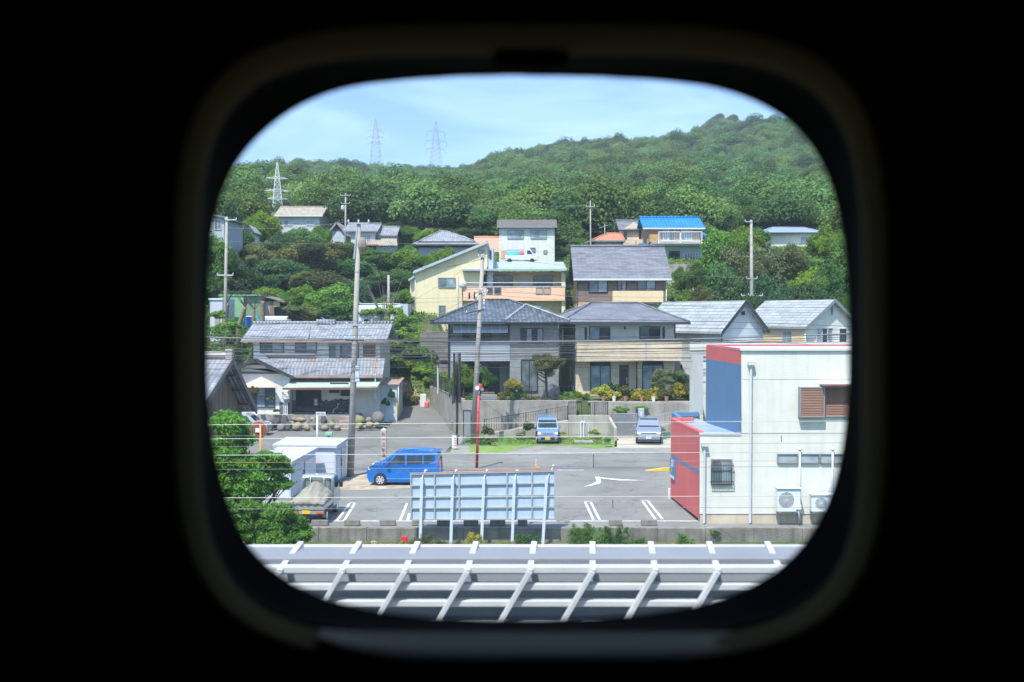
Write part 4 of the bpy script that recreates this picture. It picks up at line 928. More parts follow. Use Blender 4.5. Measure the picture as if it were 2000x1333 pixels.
b = Fr('blue_roofed_house', 'brown walled house with bright blue tiled roof and white balcony', 'house', 1263, 135.0, 13.5); o = b.o
xR = b.x(1366); walls(o, 0, xR, 0, 7, b.z(480), b.z(443), mat('brown_board', (.36, .235, .17), .8, var=.1), gable='x', zr=b.z(426))
walls(o, .3, xR + .2, -.6, 7, 0, b.z(481), greyw, name='lower_wall')
gable_x(o, 0, xR, 0, 7, b.z(442), b.z(425, 3.5), bluetile, ov=.6, th=.2, fascia=trim_white)
MB().box(b.x(1268), b.x(1368), -1.6, -.605, b.z(481), b.z(478)).box(b.x(1268), b.x(1368), -2.0, -.3, b.z(478), b.z(476.5)).build('lower_roof', white_paint, o)
window(o, b.x(1295), b.x(1316), b.z(470), b.z(448), 0, 2, trim_white, glass_p, gm2=glass_m); window(o, b.x(1330), b.x(1350), b.z(470), b.z(448), 0, 2, trim_white, glass_p)
mb = MB()
for zz in (b.z(455), b.z(473)): mb.box(b.x(1283), b.x(1366), -1.5, -1.42, zz - .05, zz + .05)
for i in range(3): xx = b.x(1283) + (b.x(1366) - b.x(1283)) * i / 2; mb.box(xx - .06, xx + .06, -1.5, -1.42, b.z(477), b.z(454))
for i in range(26): xx = b.x(1283) + (b.x(1366) - b.x(1283)) * i / 25; mb.box(xx - .015, xx + .015, -1.48, -1.44, b.z(473), b.z(455))
mb.build('balcony_railing', white_paint, o)
MB().box(b.x(1266), b.x(1282), -1.5, -.01, b.z(475), b.z(460)).build('side_balcony', mat('tan_board', (.45, .27, .12), .8), o)
window(o, b.x(1335), b.x(1361), b.z(510), b.z(496), -.6, 5, trim_white, glass_p, gm2=glass_p); window(o, b.x(1305), b.x(1325), b.z(508), b.z(492), -.6, 2, trim_dark, glass_d)
MB().slab([(b.x(1366), .5, b.z(462)), (b.x(1388), .5, b.z(462)), (b.x(1385), 4, b.z(450)), (b.x(1366), 4, b.z(450))], [(0, 1, 2, 3)], .12).slab([(b.x(1240), -1.5, b.z(484)), (b.x(1266), -1.5, b.z(484)), (b.x(1262), 1, b.z(474)), (b.x(1250), 1, b.z(474))], [(0, 1, 2, 3)], .12).build('annex_roof', bluetile, o)
MB().box(xR, b.x(1384), 1, 5, b.z(481), b.z(462) - .2).build('annex_wall', mat('brown_board', (0, 0, 0)), o)
b = Fr('cream_hill_house', 'small cream house with dark angular roof left of the blue roof', 'house', 1213, 141.0, 14.5); o = b.o
xR = b.x(1262); walls(o, 0, xR, 0, 7, 0, b.z(450), mat('cream_board', (.62, .54, .42), .85, var=.05), gable='y', zr=b.z(434))
gable_x(o, 0, xR, 0, 7, b.z(447), b.z(432, 3.5), slate, ov=.4, fascia=trim_dark); window(o, b.x(1219), b.x(1223), b.z(466), b.z(455), 0, 1, black_m, glass_d); window(o, b.x(1248), b.x(1258), b.z(466), b.z(452), 0, 1, black_m, glass_d)
MB().box(b.x(1240), b.x(1262), -1.6, -.01, 0, b.z(470)).build('porch', cream_wall, o)
b = Fr('orange_roofed_house', 'little tan house with faded orange tile roof', 'house', 1162, 137.0, 14.5); o = b.o
xR = b.x(1212); walls(o, 0, xR, 0, 6, 0, b.z(470), mat('tan_board2', (.48, .36, .25), .85)); hip(o, 0, xR, 0, 6, b.z(470), b.z(456, 3), b.x(1184, 3), b.x(1212, 3), orangetile, ov=.5, fascia=trim_grey)
window(o, b.x(1186), b.x(1194), b.z(482), b.z(475), 0, 2, trim_grey, glass_p)
MB().slab([(b.x(1140), -.5, b.z(475)), (b.x(1162), -.5, b.z(468)), (b.x(1162), 5, b.z(463)), (b.x(1148), 5, b.z(468))], [(0, 1, 2, 3)], .12).build('lean_to_roof', slate, o)
b = Fr('grey_roofed_house', 'white house with blue grey metal roof half hidden by trees at right', 'house', 1500, 150.0, 17.0); o = b.o
xR = b.x(1596); walls(o, 0, xR, 0, 9, 0, b.z(455), white_wall); hip(o, -.5, xR, 0, 9, b.z(455), b.z(445, 4.5), b.x(1505, 4.5), b.x(1570, 4.5), mat('blue_metal_roof', (.24, .31, .42), .5, var=.06), ov=.7, fascia=trim_dark)
window(o, b.x(1563), b.x(1582), b.z(477), b.z(464), 0, 2, trim_white, glass_p); MB().box(b.x(1550), xR + 1, -1.5, -.01, b.z(485), b.z(480)).build('balcony_roof', trim_white, o)
walls(o, b.x(1545), xR + .8, -.8, -.01, 0, b.z(487), cream_wall, name='lower_wall'); window(o, b.x(1580), b.x(1592), b.z(508), b.z(498), -.8, 1, trim_white, glass_p)

# ------------------------------------------------------------------ houses up on the left
b = Fr('tan_roofed_house', 'pale house with long tan tiled roof below the near pylon', 'house', 545, 160.0, 20.5); o = b.o
xR = b.x(625); walls(o, 0, xR, 0, 8, 0, b.z(420), pale_wall, gable='x', zr=b.z(406)); gable_x(o, 0, xR, 0, 8, b.z(419), b.z(405, 4), tantile, ov=.6, fascia=trim_white)
window(o, b.x(556), b.x(572), b.z(440), b.z(431), 0, 2, trim_white, glass_m, gm2=glass_p); window(o, b.x(600), b.x(612), b.z(440), b.z(432), 0, 2, trim_white, glass_p)
b = Fr('gabled_hill_house', 'tan gabled roof house showing above the trees left of the tall pole', 'house', 648, 150.0, 18); o = b.o
xR = b.x(676); walls(o, 0, xR, 0, 7, 0, b.z(447), pale_wall); gable_y(o, 0, xR - .4, 0, 7, b.z(448), b.z(434), tantile, ov=.8, fascia=trim_grey)
MB().box(0.2, xR - .6, -.03, -.001, b.z(452), b.z(447)).build('wall_panel', brown_trim, o)
b = Fr('hillside_house', 'two tier grey tiled house with pale bay window behind the tall pole', 'house', 686, 143.0, 16.5); o = b.o
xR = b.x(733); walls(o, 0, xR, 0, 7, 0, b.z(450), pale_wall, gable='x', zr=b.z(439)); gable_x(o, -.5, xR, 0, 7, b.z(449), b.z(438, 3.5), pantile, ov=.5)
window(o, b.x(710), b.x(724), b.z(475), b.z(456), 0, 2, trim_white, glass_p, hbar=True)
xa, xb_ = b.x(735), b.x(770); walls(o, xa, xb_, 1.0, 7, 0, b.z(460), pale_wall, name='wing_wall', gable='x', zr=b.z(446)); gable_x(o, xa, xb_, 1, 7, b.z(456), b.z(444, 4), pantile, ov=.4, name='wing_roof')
walls(o, xa + .2, b.x(776), -1.5, .98, 0, b.z(481), greyw, name='lower_wall')
MB().slab([(xa - .9, -2.1, b.z(480)), (b.x(780), -2.1, b.z(480)), (b.x(772), 1.6, b.z(461)), (xa - .5, 1.6, b.z(461))], [(0, 1, 2, 3)], .15).build('lower_roof', tantile, o)
window(o, b.x(752), b.x(766), b.z(493), b.z(486), -1.5, 2, trim_white, glass_m)
MB().box(b.x(712), b.x(742), -2.2, -.01, b.z(482), b.z(479)).build('porch_roof', orangetile, o)
b = Fr('tiled_hip_house', 'house with broad grey pantile hip roof left of the yellow house', 'house', 818, 128.0, 13.0); o = b.o
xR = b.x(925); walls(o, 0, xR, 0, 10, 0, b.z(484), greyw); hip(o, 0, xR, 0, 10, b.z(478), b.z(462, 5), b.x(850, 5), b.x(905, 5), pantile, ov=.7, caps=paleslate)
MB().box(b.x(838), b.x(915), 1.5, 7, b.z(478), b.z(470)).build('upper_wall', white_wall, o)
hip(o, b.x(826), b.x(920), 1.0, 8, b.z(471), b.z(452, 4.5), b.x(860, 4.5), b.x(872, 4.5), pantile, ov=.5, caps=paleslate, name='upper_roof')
window(o, b.x(850), b.x(872), b.z(500), b.z(490), 0, 3, trim_white, glass_d)
b = Fr('pink_roofed_house', 'house showing a plain salmon pink roof behind the yellow house', 'house', 930, 140.0, 15.5); o = b.o
xR = b.x(974); walls(o, 0, xR, 0, 7, 0, b.z(490), greyw); gable_x(o, 0, xR, 0, 7, b.z(490), b.z(464, 3.5), mat('pink_roof', (.55, .26, .19), .8, var=.05), ov=.4, th=.15)
b = Fr('grey_corner_house', 'grey two storey house at the left window edge beside the far pole', 'house', 405, 118.0, 12.0, 0); o = b.o
walls(o, 0, 2.1, 0, 8, 0, PZ(424, 118) - 12, greyw); MB().slab([(-.3, -.4, PZ(415, 118) - 12), (2.6, -.4, PZ(425, 118) - 12), (2.6, 8, PZ(425, 118) - 12), (-.3, 8, PZ(415, 118) - 12)], [(0, 1, 2, 3)], .2).build('roof', slate, o)
window(o, 1.0, 1.7, PZ(448, 118) - 12, PZ(430, 118) - 12, 0, 2, trim_white, glass_m)
b = Fr('small_white_house', 'tiny white gabled house among the trees left of the bright round tree', 'house', 479, 135.0, 16.5); o = b.o
walls(o, 0, b.x(494), 0, 6, 0, b.z(449), white_wall, gable='y', zr=b.z(441)); gable_y(o, 0, b.x(494), 0, 6, b.z(449), b.z(440), pantile, ov=.3)
window(o, b.x(483), b.x(489), b.z(453), b.z(449), 0, 1, trim_white, glass_m)

# ------------------------------------------------------------------ green shed yard on the left
b = Fr('green_shed', 'long shed covered in pale green sheeting behind pollarded trees', 'shed', 430, 97.0, 7.2); o = b.o
gs = mat('green_sheet', (.20, .40, .23), .7, var=.1, dirt=.15)
MB().box(0, b.x(476), 0, 6, 0, b.z(578)).build('wall', gs, o); MB().box(b.x(476) + .01, b.x(512), .3, 6, 0, b.z(579)).build('side_wall', mat('green_sheet_dark', (.16, .27, .17), .7, var=.15), o, label='darker green netting half')
MB().box(-.1, b.x(513), -.1, 6, b.z(578), b.z(576)).build('roof', gs, o)
b = Fr('block_shed', 'plain pale grey block shed beside the green shed', 'shed', 410, 92.0, 6.2); o = b.o
MB().box(0, b.x(435), 0, 4, 0, b.z(586)).build('wall', pale_wall, o); MB().box(-.1, b.x(436), -.1, 4.1, b.z(586), b.z(583)).build('roof', white_paint, o); MB().box(b.x(420), b.x(430), -.02, -.001, .5, 2.4).build('door', concrete_l, o)
b = Fr('brown_shed', 'rickety shed with brown sloping tin roof and yellow board', 'shed', 513, 98.0, 7.3); o = b.o
MB().box(0, b.x(535), 0, 5, 0, b.z(590)).build('wall', greyw, o); MB().box(b.x(535) + .01, b.x(553), .6, 5, 0, b.z(595)).build('side_wall', trim_dark, o)
MB().slab([(-.2, -.4, b.z(578)), (b.x(530), -.4, b.z(582)), (b.x(557), -.4, b.z(590)), (b.x(557), 5, b.z(590)), (b.x(530), 5, b.z(580)), (-.2, 5, b.z(576))], [(0, 1, 4, 5), (1, 2, 3, 4)], .1).build('roof', mat('rusty_tin', (.20, .15, .13), .8, var=.2), o)
MB().box(b.x(535), b.x(547), -.05, .05, b.z(600), b.z(589)).build('board', mat('yellow_board', (.50, .47, .20), .7), o)
MB().box(b.x(527), b.x(534), -.06, .0, 0, b.z(588)).build('door', mat('brown_plank', (.25, .13, .08), .8), o)
for (pxx, pyy, lb, w_, c_) in ((486, 622, 'blue plastic bin beside the leaning tree stump', .55, (.02, .16, .50)), (505, 619, 'turquoise container behind the restaurant roof ridge', .3, (.05, .42, .45)), (573, 621, 'blue drum at the edge of the bushes behind the roof', .35, (.02, .20, .45))):
    q_ = P(pxx, pyy, 93); zg = H(q_.x, 93)
    o = MB().tube([(0, 0, 0), (0, 0, 1.0)], [w_ * .62, w_ * .68], 14).build('barrel', mat('plastic_%d' % pxx, c_, .5)); o.location = (q_.x, 93, q_.z - .85); props(o, lb, 'barrel')
o = MB().extz([(-2.6, -.5), (2.2, -.6), (3.2, 0), (2.2, .6), (-2.6, .5)], 0, .5).build('small_boat', white_paint, bevel=.12); q_ = P(535, 621, 94); o.location = (q_.x, 94, q_.z - .35); props(o, 'small white upturned boat behind the restaurant roof', 'boat')
for s_ in (-1.5, 1.2): 
    oo = MB().box(-.1, .1, -.5, .5, -1.2, 0).build('boat_trestle', brown_trim, o); oo.location = (s_, 0, 0)
# ------------------------------------------------------------------ restaurant with the grey pantile roofs
b = Fr('restaurant', 'old white noodle restaurant with grey pantile roofs and pale green awning', 'restaurant', 469, 78.0, 1.1); o = b.o
L_ = lambda px, y=0: b.x(px, y)
x0, x1 = L_(484), L_(742); D = 9.5
walls(o, x0 - .35, x1 - .4, 3.0, D, 2.0, b.z(664, 3), white_wall, name='upper_wall', gable='x', zr=b.z(640, 6))
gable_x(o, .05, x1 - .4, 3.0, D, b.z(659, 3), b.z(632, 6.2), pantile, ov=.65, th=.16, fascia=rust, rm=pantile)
MB().box(L_(619, 6.2), L_(655, 6.2), 5.9, 6.6, b.z(632, 6.2), b.z(624, 6.2)).build('ridge_box', pantile, o)
MB().tube([(L_(606, 6), 6.1, b.z(634, 6)), (L_(602, 2.3), 2.3, b.z(661, 2.3))], .05, 6).build('roof_seam', trim_grey, o)
for a, c, p0, p1, g in ((509, 553, 688, 669, glass_m), (578, 617, 687, 670, glass_m), (644, 664, 698, 674, glass_m), (668, 699, 698, 674, glass_m)):
    window(o, L_(a, 3), L_(c, 3), b.z(p0, 3), b.z(p1, 3), 3.0, 2, trim_dark, g, gm2=glass_p)
MB().box(L_(709, 3), L_(733, 3), 2.93, 2.998, b.z(697, 3), b.z(673, 3)).build('shutter', brown_trim, o)
MB().box(L_(518, 3), L_(617, 3), 2.6, 2.999, b.z(694, 3), b.z(690, 3)).build('eave_board', trim_grey, o)
# lower main roof
walls(o, L_(566), L_(738), .9, 2.99, 0, b.z(733), white_wall, name='lower_wall')
walls(o, L_(470), L_(565), 0, 2.99, 0, b.z(722), white_wall, name='front_wall')
vs = [(L_(577), -.2, b.z(733)), (L_(748), -.2, b.z(731)), (L_(752, 3), 2.98, b.z(700, 3)), (L_(505, 3), 2.98, b.z(698, 3)), (L_(520), -.2, b.z(716))]
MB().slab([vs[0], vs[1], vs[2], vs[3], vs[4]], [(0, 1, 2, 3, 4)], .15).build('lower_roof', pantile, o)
MB().box(L_(577), L_(748), -.32, -.21, b.z(733) - .2, b.z(733) - .02).build('gutter', rust, o)
for pxx in (612, 734): MB().tube([(L_(pxx, 2.9), 2.9, b.z(700, 2.9)), (L_(pxx - 4), -.1, b.z(731) + .08)], .06, 6).build('copper_pipe', copper, o)
MB().tube([(L_(734), -.25, b.z(731)), (L_(733), -.25, b.z(754)), (L_(729), .6, b.z(757)), (L_(729), .6, .1)], .05, 6).build('drainpipe', gutter, o)
# left gable over the window bay
gx0, gx1, gm = L_(463), L_(576), L_(502)
vs = [(gx0 - .25, -.55, b.z(721)), (gm, -.55, b.z(700)), (gx1, -.55, b.z(736)), (gx1, 3.0, b.z(736)), (gm, 3.0, b.z(700)), (gx0 - .25, 3.0, b.z(721))]
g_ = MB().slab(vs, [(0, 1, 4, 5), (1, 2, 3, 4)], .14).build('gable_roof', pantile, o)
MB().beam((gx0 - .3, -.6, b.z(721) - .1), (gm, -.6, b.z(700) - .08), .06, .24).beam((gm, -.6, b.z(700) - .08), (gx1 + .05, -.6, b.z(736) - .1), .06, .24).build('barge_board', trim_dark, g_)
MB().extr([(L_(472), b.z(722)), (L_(562), b.z(722)), (L_(562), b.z(731)), (gm, b.z(704)), (L_(472), b.z(719))], .0, 2.9).build('gable_wall', white_wall, o)
MB().extr([(L_(482), b.z(713)), (L_(528), b.z(713)), (L_(505), b.z(704.5))], -.03, -.001).build('gable_panel', brown_trim, o)
MB().box(L_(468), L_(560), -.10, -.002, b.z(730), b.z(726.5)).build('eave_beam', brown_trim, o)
window(o, L_(483), L_(535), b.z(795), b.z(757), 0, 3, trim_dark, glass_m, gm2=glass_p, hbar=True)
MB().slab([(L_(476), -.75, b.z(754)), (L_(543), -.75, b.z(754)), (L_(528), -.02, b.z(748)), (L_(511), -.02, b.z(743)), (L_(497), -.02, b.z(748)), (L_(478), -.02, b.z(750))], [(0, 1, 2, 3, 4, 5)], .1).build('window_hood', mat('hood', (.62, .45, .34), .7), o)
# awning
MB().slab([(L_(560), -1.5, b.z(755)), (L_(742), -1.5, b.z(752)), (L_(744), .88, b.z(741)), (L_(569), .88, b.z(742))], [(0, 1, 2, 3)], .10).build('awning', mat('green_awning', (.36, .44, .37), .7, var=.12, dirt=.1), o)
MB().box(L_(560), L_(742), -1.58, -1.505, b.z(755) - .16, b.z(755) + .0).build('awning_edge', brown_trim, o)
gd = window(o, L_(574), L_(621), .1, b.z(761), .9, 2, black_m, glass_d, hbar=True, name='entrance_door')
MB().box(L_(608), L_(617), .77, .79, b.z(794), b.z(780)).build('poster', mat('poster_pink', (.45, .12, .16), .6, var=.4, scale=14), gd)
MB().box(L_(609.5), L_(615.5), .755, .765, b.z(793.5), b.z(790)).rock((L_(612.5), .76, b.z(785)), (.10, .01, .14), sub=1).build('poster_print', white_paint, gd)
rk = mat('dark_stone', (.07, .085, .10), .8, var=.3, scale=3)
mb = MB(); rr = random.Random(3)
xx = L_(624)
while xx < L_(682):
    for zz in np.arange(.2, b.z(787), .32):
        mb.rock((xx + rr.uniform(-.1, .1), .86, zz + rr.uniform(-.08, .08)), (.27, .1, .24), seed=rr.randint(0, 999), sub=1)
    xx += .36
mb.build('stone_wainscot', rk, o, smooth=True)
MB().box(L_(545), L_(565), -.05, -.003, 0, b.z(786)).box(L_(565.1), L_(573), .86, .897, 0, b.z(784)).build('stone_base', mat('slate_cladding', (.12, .14, .16), .8, var=.35, scale=3), o)
window(o, L_(640), L_(657), b.z(768), b.z(758), .9, 1, trim_dark, glass_d, sill=False); window(o, L_(662), L_(680), b.z(774), b.z(763), .9, 1, trim_dark, glass_d, sill=False)
sgb = MB().box(L_(552), L_(569), -.62, -.02, b.z(779), b.z(762)).build('shop_sign', white_paint, o, bevel=.01)
ink = mat('ink', (.06, .06, .065), .7)
for tx, px_, pz_, s_ in (('ろ', 555.2, 767.5, .20), ('こ', 555.2, 775.0, .22), ('り', 559.8, 771.5, .19), ('て', 565.5, 767.0, .20), ('に', 565.0, 775.5, .22)):
    text_mesh('sign_letter', tx, s_ * 1.25, ink, sgb, (L_(px_), -.64, b.z(pz_)), UP, .004)
sg2 = MB().box(L_(554.6), L_(563), -.36, -.24, b.z(809), b.z(786)).build('standing_sign', white_paint, o)
mb = MB(); rr = random.Random(5)
for c in range(2):
    for k in range(9):
        zc = b.z(788 + k * 2.2); xc = L_(557 + c * 3.6)
        for s in range(3): mb.box(xc - .05, xc + .05, -.366, -.361, zc - .02 - s * .022, zc - .012 - s * .022)
        mb.box(xc - .008 + rr.uniform(-.03, .03), xc + .008, -.366, -.361, zc - .07, zc)
mb.build('sign_strokes', ink, sg2)
for pxx in (734, 741): pass
MB().box(L_(728), L_(733), .5, .7, b.z(781), b.z(768)).build('meter_box', white_paint, o)
# annex with ivy
b2 = Fr('annex', 'small pale annex with ivy climbing its wall right of the restaurant', 'outbuilding', 741, 79.2, 1.0); 
MB().box(0, b2.x(775), 0, 4, -1, b2.z(749)).build('wall', mat('annex_wall', (.46, .54, .60), .8, dirt=.15), b2.o)
MB().slab([(-.1, -.2, b2.z(749)), (b2.x(780), -.2, b2.z(750)), (b2.x(779), 4, b2.z(744)), (-.1, 4, b2.z(743))], [(0, 1, 2, 3)], .1).build('roof', rust, b2.o)
downpipe(b2.o, b2.x(778), -.1, 0, b2.z(752), trim_white); MB().box(b2.x(774.5), b2.x(776.5), -.35, -.25, 0, b2.z(786)).build('yellow_post', mat('yellow_paint', (.75, .5, .03)), b2.o)
# forecourt platform and rocks
o = MB().box(PX(500, 77.2), PX(700, 77.2), 77.3, 79, -.3, 1.08).build('forecourt', concrete); props(o, 'low forecourt terrace in front of the restaurant', 'terrace')
rockm = [mat('rock_grey', (.17, .165, .16), .9, var=.35, scale=2, bump=.6, bscale=8), mat('rock_tan', (.25, .205, .155), .9, var=.3, scale=2, bump=.6, bscale=8), mat('rock_dark', (.085, .085, .09), .9, var=.4, scale=2, bump=.7, bscale=8), mat('rock_moss', (.22, .23, .10), .9, var=.3, scale=2.5, bump=.5, bscale=8)]
rocks = [(528,832,14,15,2),(540,828,16,18,2),(549,838,13,12,0),(556,828,14,22,2),(563,836,11,16,2),(571,832,10,12,1),(580,836,14,15,1),(574,822,14,8,0),(588,822,16,9,1),(597,833,9,9,3),(599,838,11,9,1),(614,830,9,16,0),(612,820,10,8,1),(632,824,10,13,2),(634,839,13,9,1),(646,826,10,12,0),(648,832,9,9,3),(658,838,11,8,1),(625,836,6,10,0),
         (703,824,18,14,3),(702,833,12,8,3),(720,822,12,9,0),(722,832,12,9,1),(738,820,19,22,0),(736,831,9,7,3),(714,836,9,6,1),(698,838,8,5,1)]
RL = ['leftmost jagged dark rock, beside the silver car', 'second jagged dark rock from the silver car', 'grey rock low between the dark jagged rocks', 'tall dark jagged rock under the standing sign', 'dark jagged rock at the right foot of the standing sign', 'narrow tan rock right of the last jagged rock', 'round tan rock in the lower row under the shop sign',
 'flat tan rock in the upper row under the shop door edge', 'wide tan rock in the upper row below the entrance door', 'small mossy rock under the entrance door', 'pale tan rock in the lower row below the mossy rock', 'tall grey rock just left of the white street sign post', 'small tan rock in the upper row behind the street sign', 'upright dark rock right of the white street sign post', 'tan rock low under the upright dark rock', 'grey rock of the upper row left of the steps', 'small mossy rock close left of the steps', 'tan rock at the bottom left corner of the steps', 'slim grey rock behind the street sign post',
 'pale yellowish boulder right of the tall pole by the restaurant', 'low mossy boulder below the pale yellowish one', 'blue grey boulder between the yellowish and the largest boulders', 'small tan boulder under the blue grey one', 'largest rounded grey boulder at the right end of the rock wall', 'small green mossy boulder under the largest grey one', 'small tan stone left of the green mossy boulder', 'tiny grey stone beside the foot of the tall pole']
RL += ['small boulder in the restaurant rock wall'] * 4
for i, (pxx, pyy, wpx, hpx, k) in enumerate(rocks):
    Yk = 76.6 - (pyy - 822) * .045 - (0 if i % 2 else .25); c = P(pxx, pyy - 2, Yk)
    o = MB().rock((0, 0, 0), (wpx / 2 / F * Yk * 1.2, wpx / 2 / F * Yk * 1.05, hpx / 2 / F * Yk * 1.32), seed=i * 7, sub=3).build('boulder', rockm[k], smooth=(k != 2))
    o.location = c
    props(o, RL[i], 'boulder', 'boulders of the restaurant rock wall')
mb = MB()
for i in range(4): mb.box(PX(656 + i, 76), PX(684, 76), 76.0 + i * .32, 76.9 + i * .3, -.1, .18 + i * .26)
o = mb.build('stone_steps', mat('pinkish_stone', (.30, .245, .215), .9, var=.25, bump=.4), bevel=.05); props(o, 'four rough pinkish stone steps up to the restaurant', 'steps')

# ------------------------------------------------------------------ wooden barn at the left edge
XG = -15.9; Y0, Ya, Y1 = 48.0, 56.6, 61.8; za = 6.40; ze = 2.98
o = thing('wooden_barn', 'weathered board barn with tiled gable roof at the left window edge', 'barn', (XG, Ya, 0))
MB().extx([(Y0 + .6 - Ya, -.3), (Y1 - .6 - Ya, -.3), (Y1 - .6 - Ya, ze + .35), (0, za - .25), (Y0 + .6 - Ya, ze + .12)], -9, -.75).build('wall', barnwood, o)
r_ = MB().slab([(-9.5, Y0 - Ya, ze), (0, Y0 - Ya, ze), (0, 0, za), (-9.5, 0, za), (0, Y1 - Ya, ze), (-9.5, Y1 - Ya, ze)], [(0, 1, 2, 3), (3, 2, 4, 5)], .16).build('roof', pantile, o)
MB().beam((.03, Y0 - Ya, ze - .14), (.03, 0, za - .14), .07, .34).beam((.03, 0, za - .14), (.03, Y1 - Ya, ze - .14), .07, .34).build('barge_board', mat('grey_timber', (.17, .16, .16), .8), r_)
MB().tube([(-9.5, 0, za + .15), (-.25, 0, za + .15)], .22, 8).box(-.35, .02, -.22, .22, za - .05, za + .5).build('ridge_cap', mat('ridge_plaster', (.40, .37, .36), .8, var=.2), r_)
mb = MB()
for i in range(3): yy = (Y1 - Ya) * (.2 + .28 * i); zz = za - (za - ze) * (.2 + .28 * i) - .38; mb.beam((-.75, yy, zz), (-.2, yy, zz), .1, .12)
mb.build('purlin_ends', brown_trim, o)

# ------------------------------------------------------------------ white sheds and barrels of the yard
stl = rowmat('white_steel_ribs', (.50, .57, .67), .35, 50, .5, .25, 0, .02, brick=False, dist=.03)
stf = mat('shed_front', (.54, .59, .66), .5, var=.02)
def steel_shed(name, label, px, Yf, wd, dp, hf, hb, rz):
    o = thing(name, label, 'shed', (PX(px, Yf), Yf, .02), rz)         # px = front right corner
    MB().box(-wd, 0, 0, dp, .08, hf - .02).build('wall', stl, o)
    MB().box(-wd + .06, -.06, -.02, -.001, .12, hf - .25).build('front_panel', stf, o)
    MB().box(.001, .03, .12, dp * .48, .15, hf - .3).box(.031, .05, dp * .52, dp - .12, .15, hf - .3).build('door', stf, o)
    h = MB().tube([(.08, dp * .45, .8), (.08, dp * .45, 1.15)], .025, 6).build('handle', black_m, o)
    MB().slab([(-wd - .12, -.15, hf), (.12, -.15, hf), (.12, dp + .12, hb), (-wd - .12, dp + .12, hb)], [(0, 1, 2, 3)], .14).build('roof', mat('shed_roof', (.46, .50, .55), .5, var=.03, dirt=.06), o)
    mb = MB()
    for i in range(5): mb.box(.052, .058, .25 + i * .3, .35 + i * .3, hf - .62, hf - .56)
    mb.build('vents', trim_grey, o)
    MB().box(-wd - .02, .04, -.02, dp + .02, 0, .08).build('base', concrete, o)
    return o
steel_shed('steel_shed', 'large white steel storage shed left of the tall utility pole', 654, 52.0, 3.25, 1.9, 2.0, 2.14, math.radians(-7))
steel_shed('steel_shed', 'smaller white steel shed in front of the large one, partly behind leaves', 566, 47.3, 1.9, 4.2, 1.85, 1.95, math.radians(-5))
# green box behind the shed
c = P(642, 849, 56.6); o = thing('tool_box', 'pale green crate sign standing behind the large white shed', 'sign', (c.x, 56.6, .01))
MB().box(-.2, .2, 0, .25, 1.6, 2.15).build('panel', mat('mint', (.25, .55, .38), .6), o, bevel=.02); MB().box(-.03, .03, .1, .16, 0, 1.6).build('post', trim_white, o); MB().box(-.07, .07, -.012, -.001, 1.72, 1.95).build('print', mat('green_ink', (.05, .2, .12)), o)

# ------------------------------------------------------------------ billboard seen from behind
BYY = 40.4
o = thing('billboard', 'pale blue steel billboard seen from the back on five posts', 'billboard', (0, BYY, 0))
X_ = lambda px: PX(px, BYY); zt0, zt1, zb0 = PZ(927, BYY), PZ(921, BYY), PZ(1016, BYY)
xl, xr = X_(801), X_(1085)
bbm = mat('billboard_sheet', (.42, .52, .66), .6, var=.05, dirt=.08); bfr = mat('billboard_frame', (.33, .36, .41), .6, var=.1)
MB().extr([(xl, zb0 - .02), (xr, zb0 + .03), (xr, zt1), (xl, zt0)], .10, .13).build('panel', bbm, o)
mb = MB()
for i in range(5):
    f = i / 4; za_ = zb0 + (zt0 - zb0) * f; zb_ = zb0 + .04 + (zt1 - zb0 - .04) * f
    mb.beam((xl - .02, .065, za_), (xr + .02, .065, zb_), .068, .055)
for pxx in (801.5, 848, 896, 990, 1039, 1084): mb.beam((X_(pxx), .06, zb0), (X_(pxx), .06, zt0 + (zt1 - zt0) * (pxx - 800) / 285), .055, .06)
mb.build('frame', bfr, o)
MB().box(xl, xr, .03, .13, zt1 - .02, zt1 + .02).build('top_edge', rust, o) if False else None
MB().beam((xl - .03, .09, zt0 + .03), (xr + .03, .09, zt1 + .03), .12, .03).build('top_edge', rust, o)
postx = [(823.5, 820), (884, 880), (945, 940), (1005, 1000), (1068, 1060)]
for i, (pt, pb) in enumerate(postx):
    MB().box(-.06, .06, -.06, .03, 0, 1).build('post', mat('post_paint', (.52, .61, .72), .5, var=.05), o, bevel=.008)
    p_ = COL.objects[-1]; zt_ = zt0 - .12; p_.location = (X_(pb), -.06, -.62); p_.scale = (1, 1, zt_ + .62)
    p_.matrix_basis = p_.matrix_basis @ Matrix.Shear('XY', 4, (0, 0)) if False else p_.matrix_basis
    p_.rotation_euler = (0, math.atan2(X_(pt) - X_(pb), zt_ + .62), 0)
    a = Vector((X_(pt), -.05, zt_ - .25)); d = (.05, .09, .12, .12, .45)[i]
    lampo = MB().tube([a, a + Vector((.01, -.02, .22)), a + Vector((.06 if i < 4 else .14, .2, .40)), a + Vector((.12 if i < 4 else .30, .5, .46 + (i == 4) * .2))], .022, 6).build('lamp_arm', trim_white, o, smooth=True)
    e = a + Vector((.12 if i < 4 else .30, .5, .46 + (i == 4) * .2)); MB().rock(e, (.09, .12, .06), sub=2).build('lamp_head', metal_g, lampo, smooth=True)
    mb = MB(); mb.tube([a + Vector((.03 * math.sin(t * 9), -.05, -.1 + .3 * t)) for t in np.linspace(0, 1, 9)], .012, 5); mb.build('cable', trim_white, o)

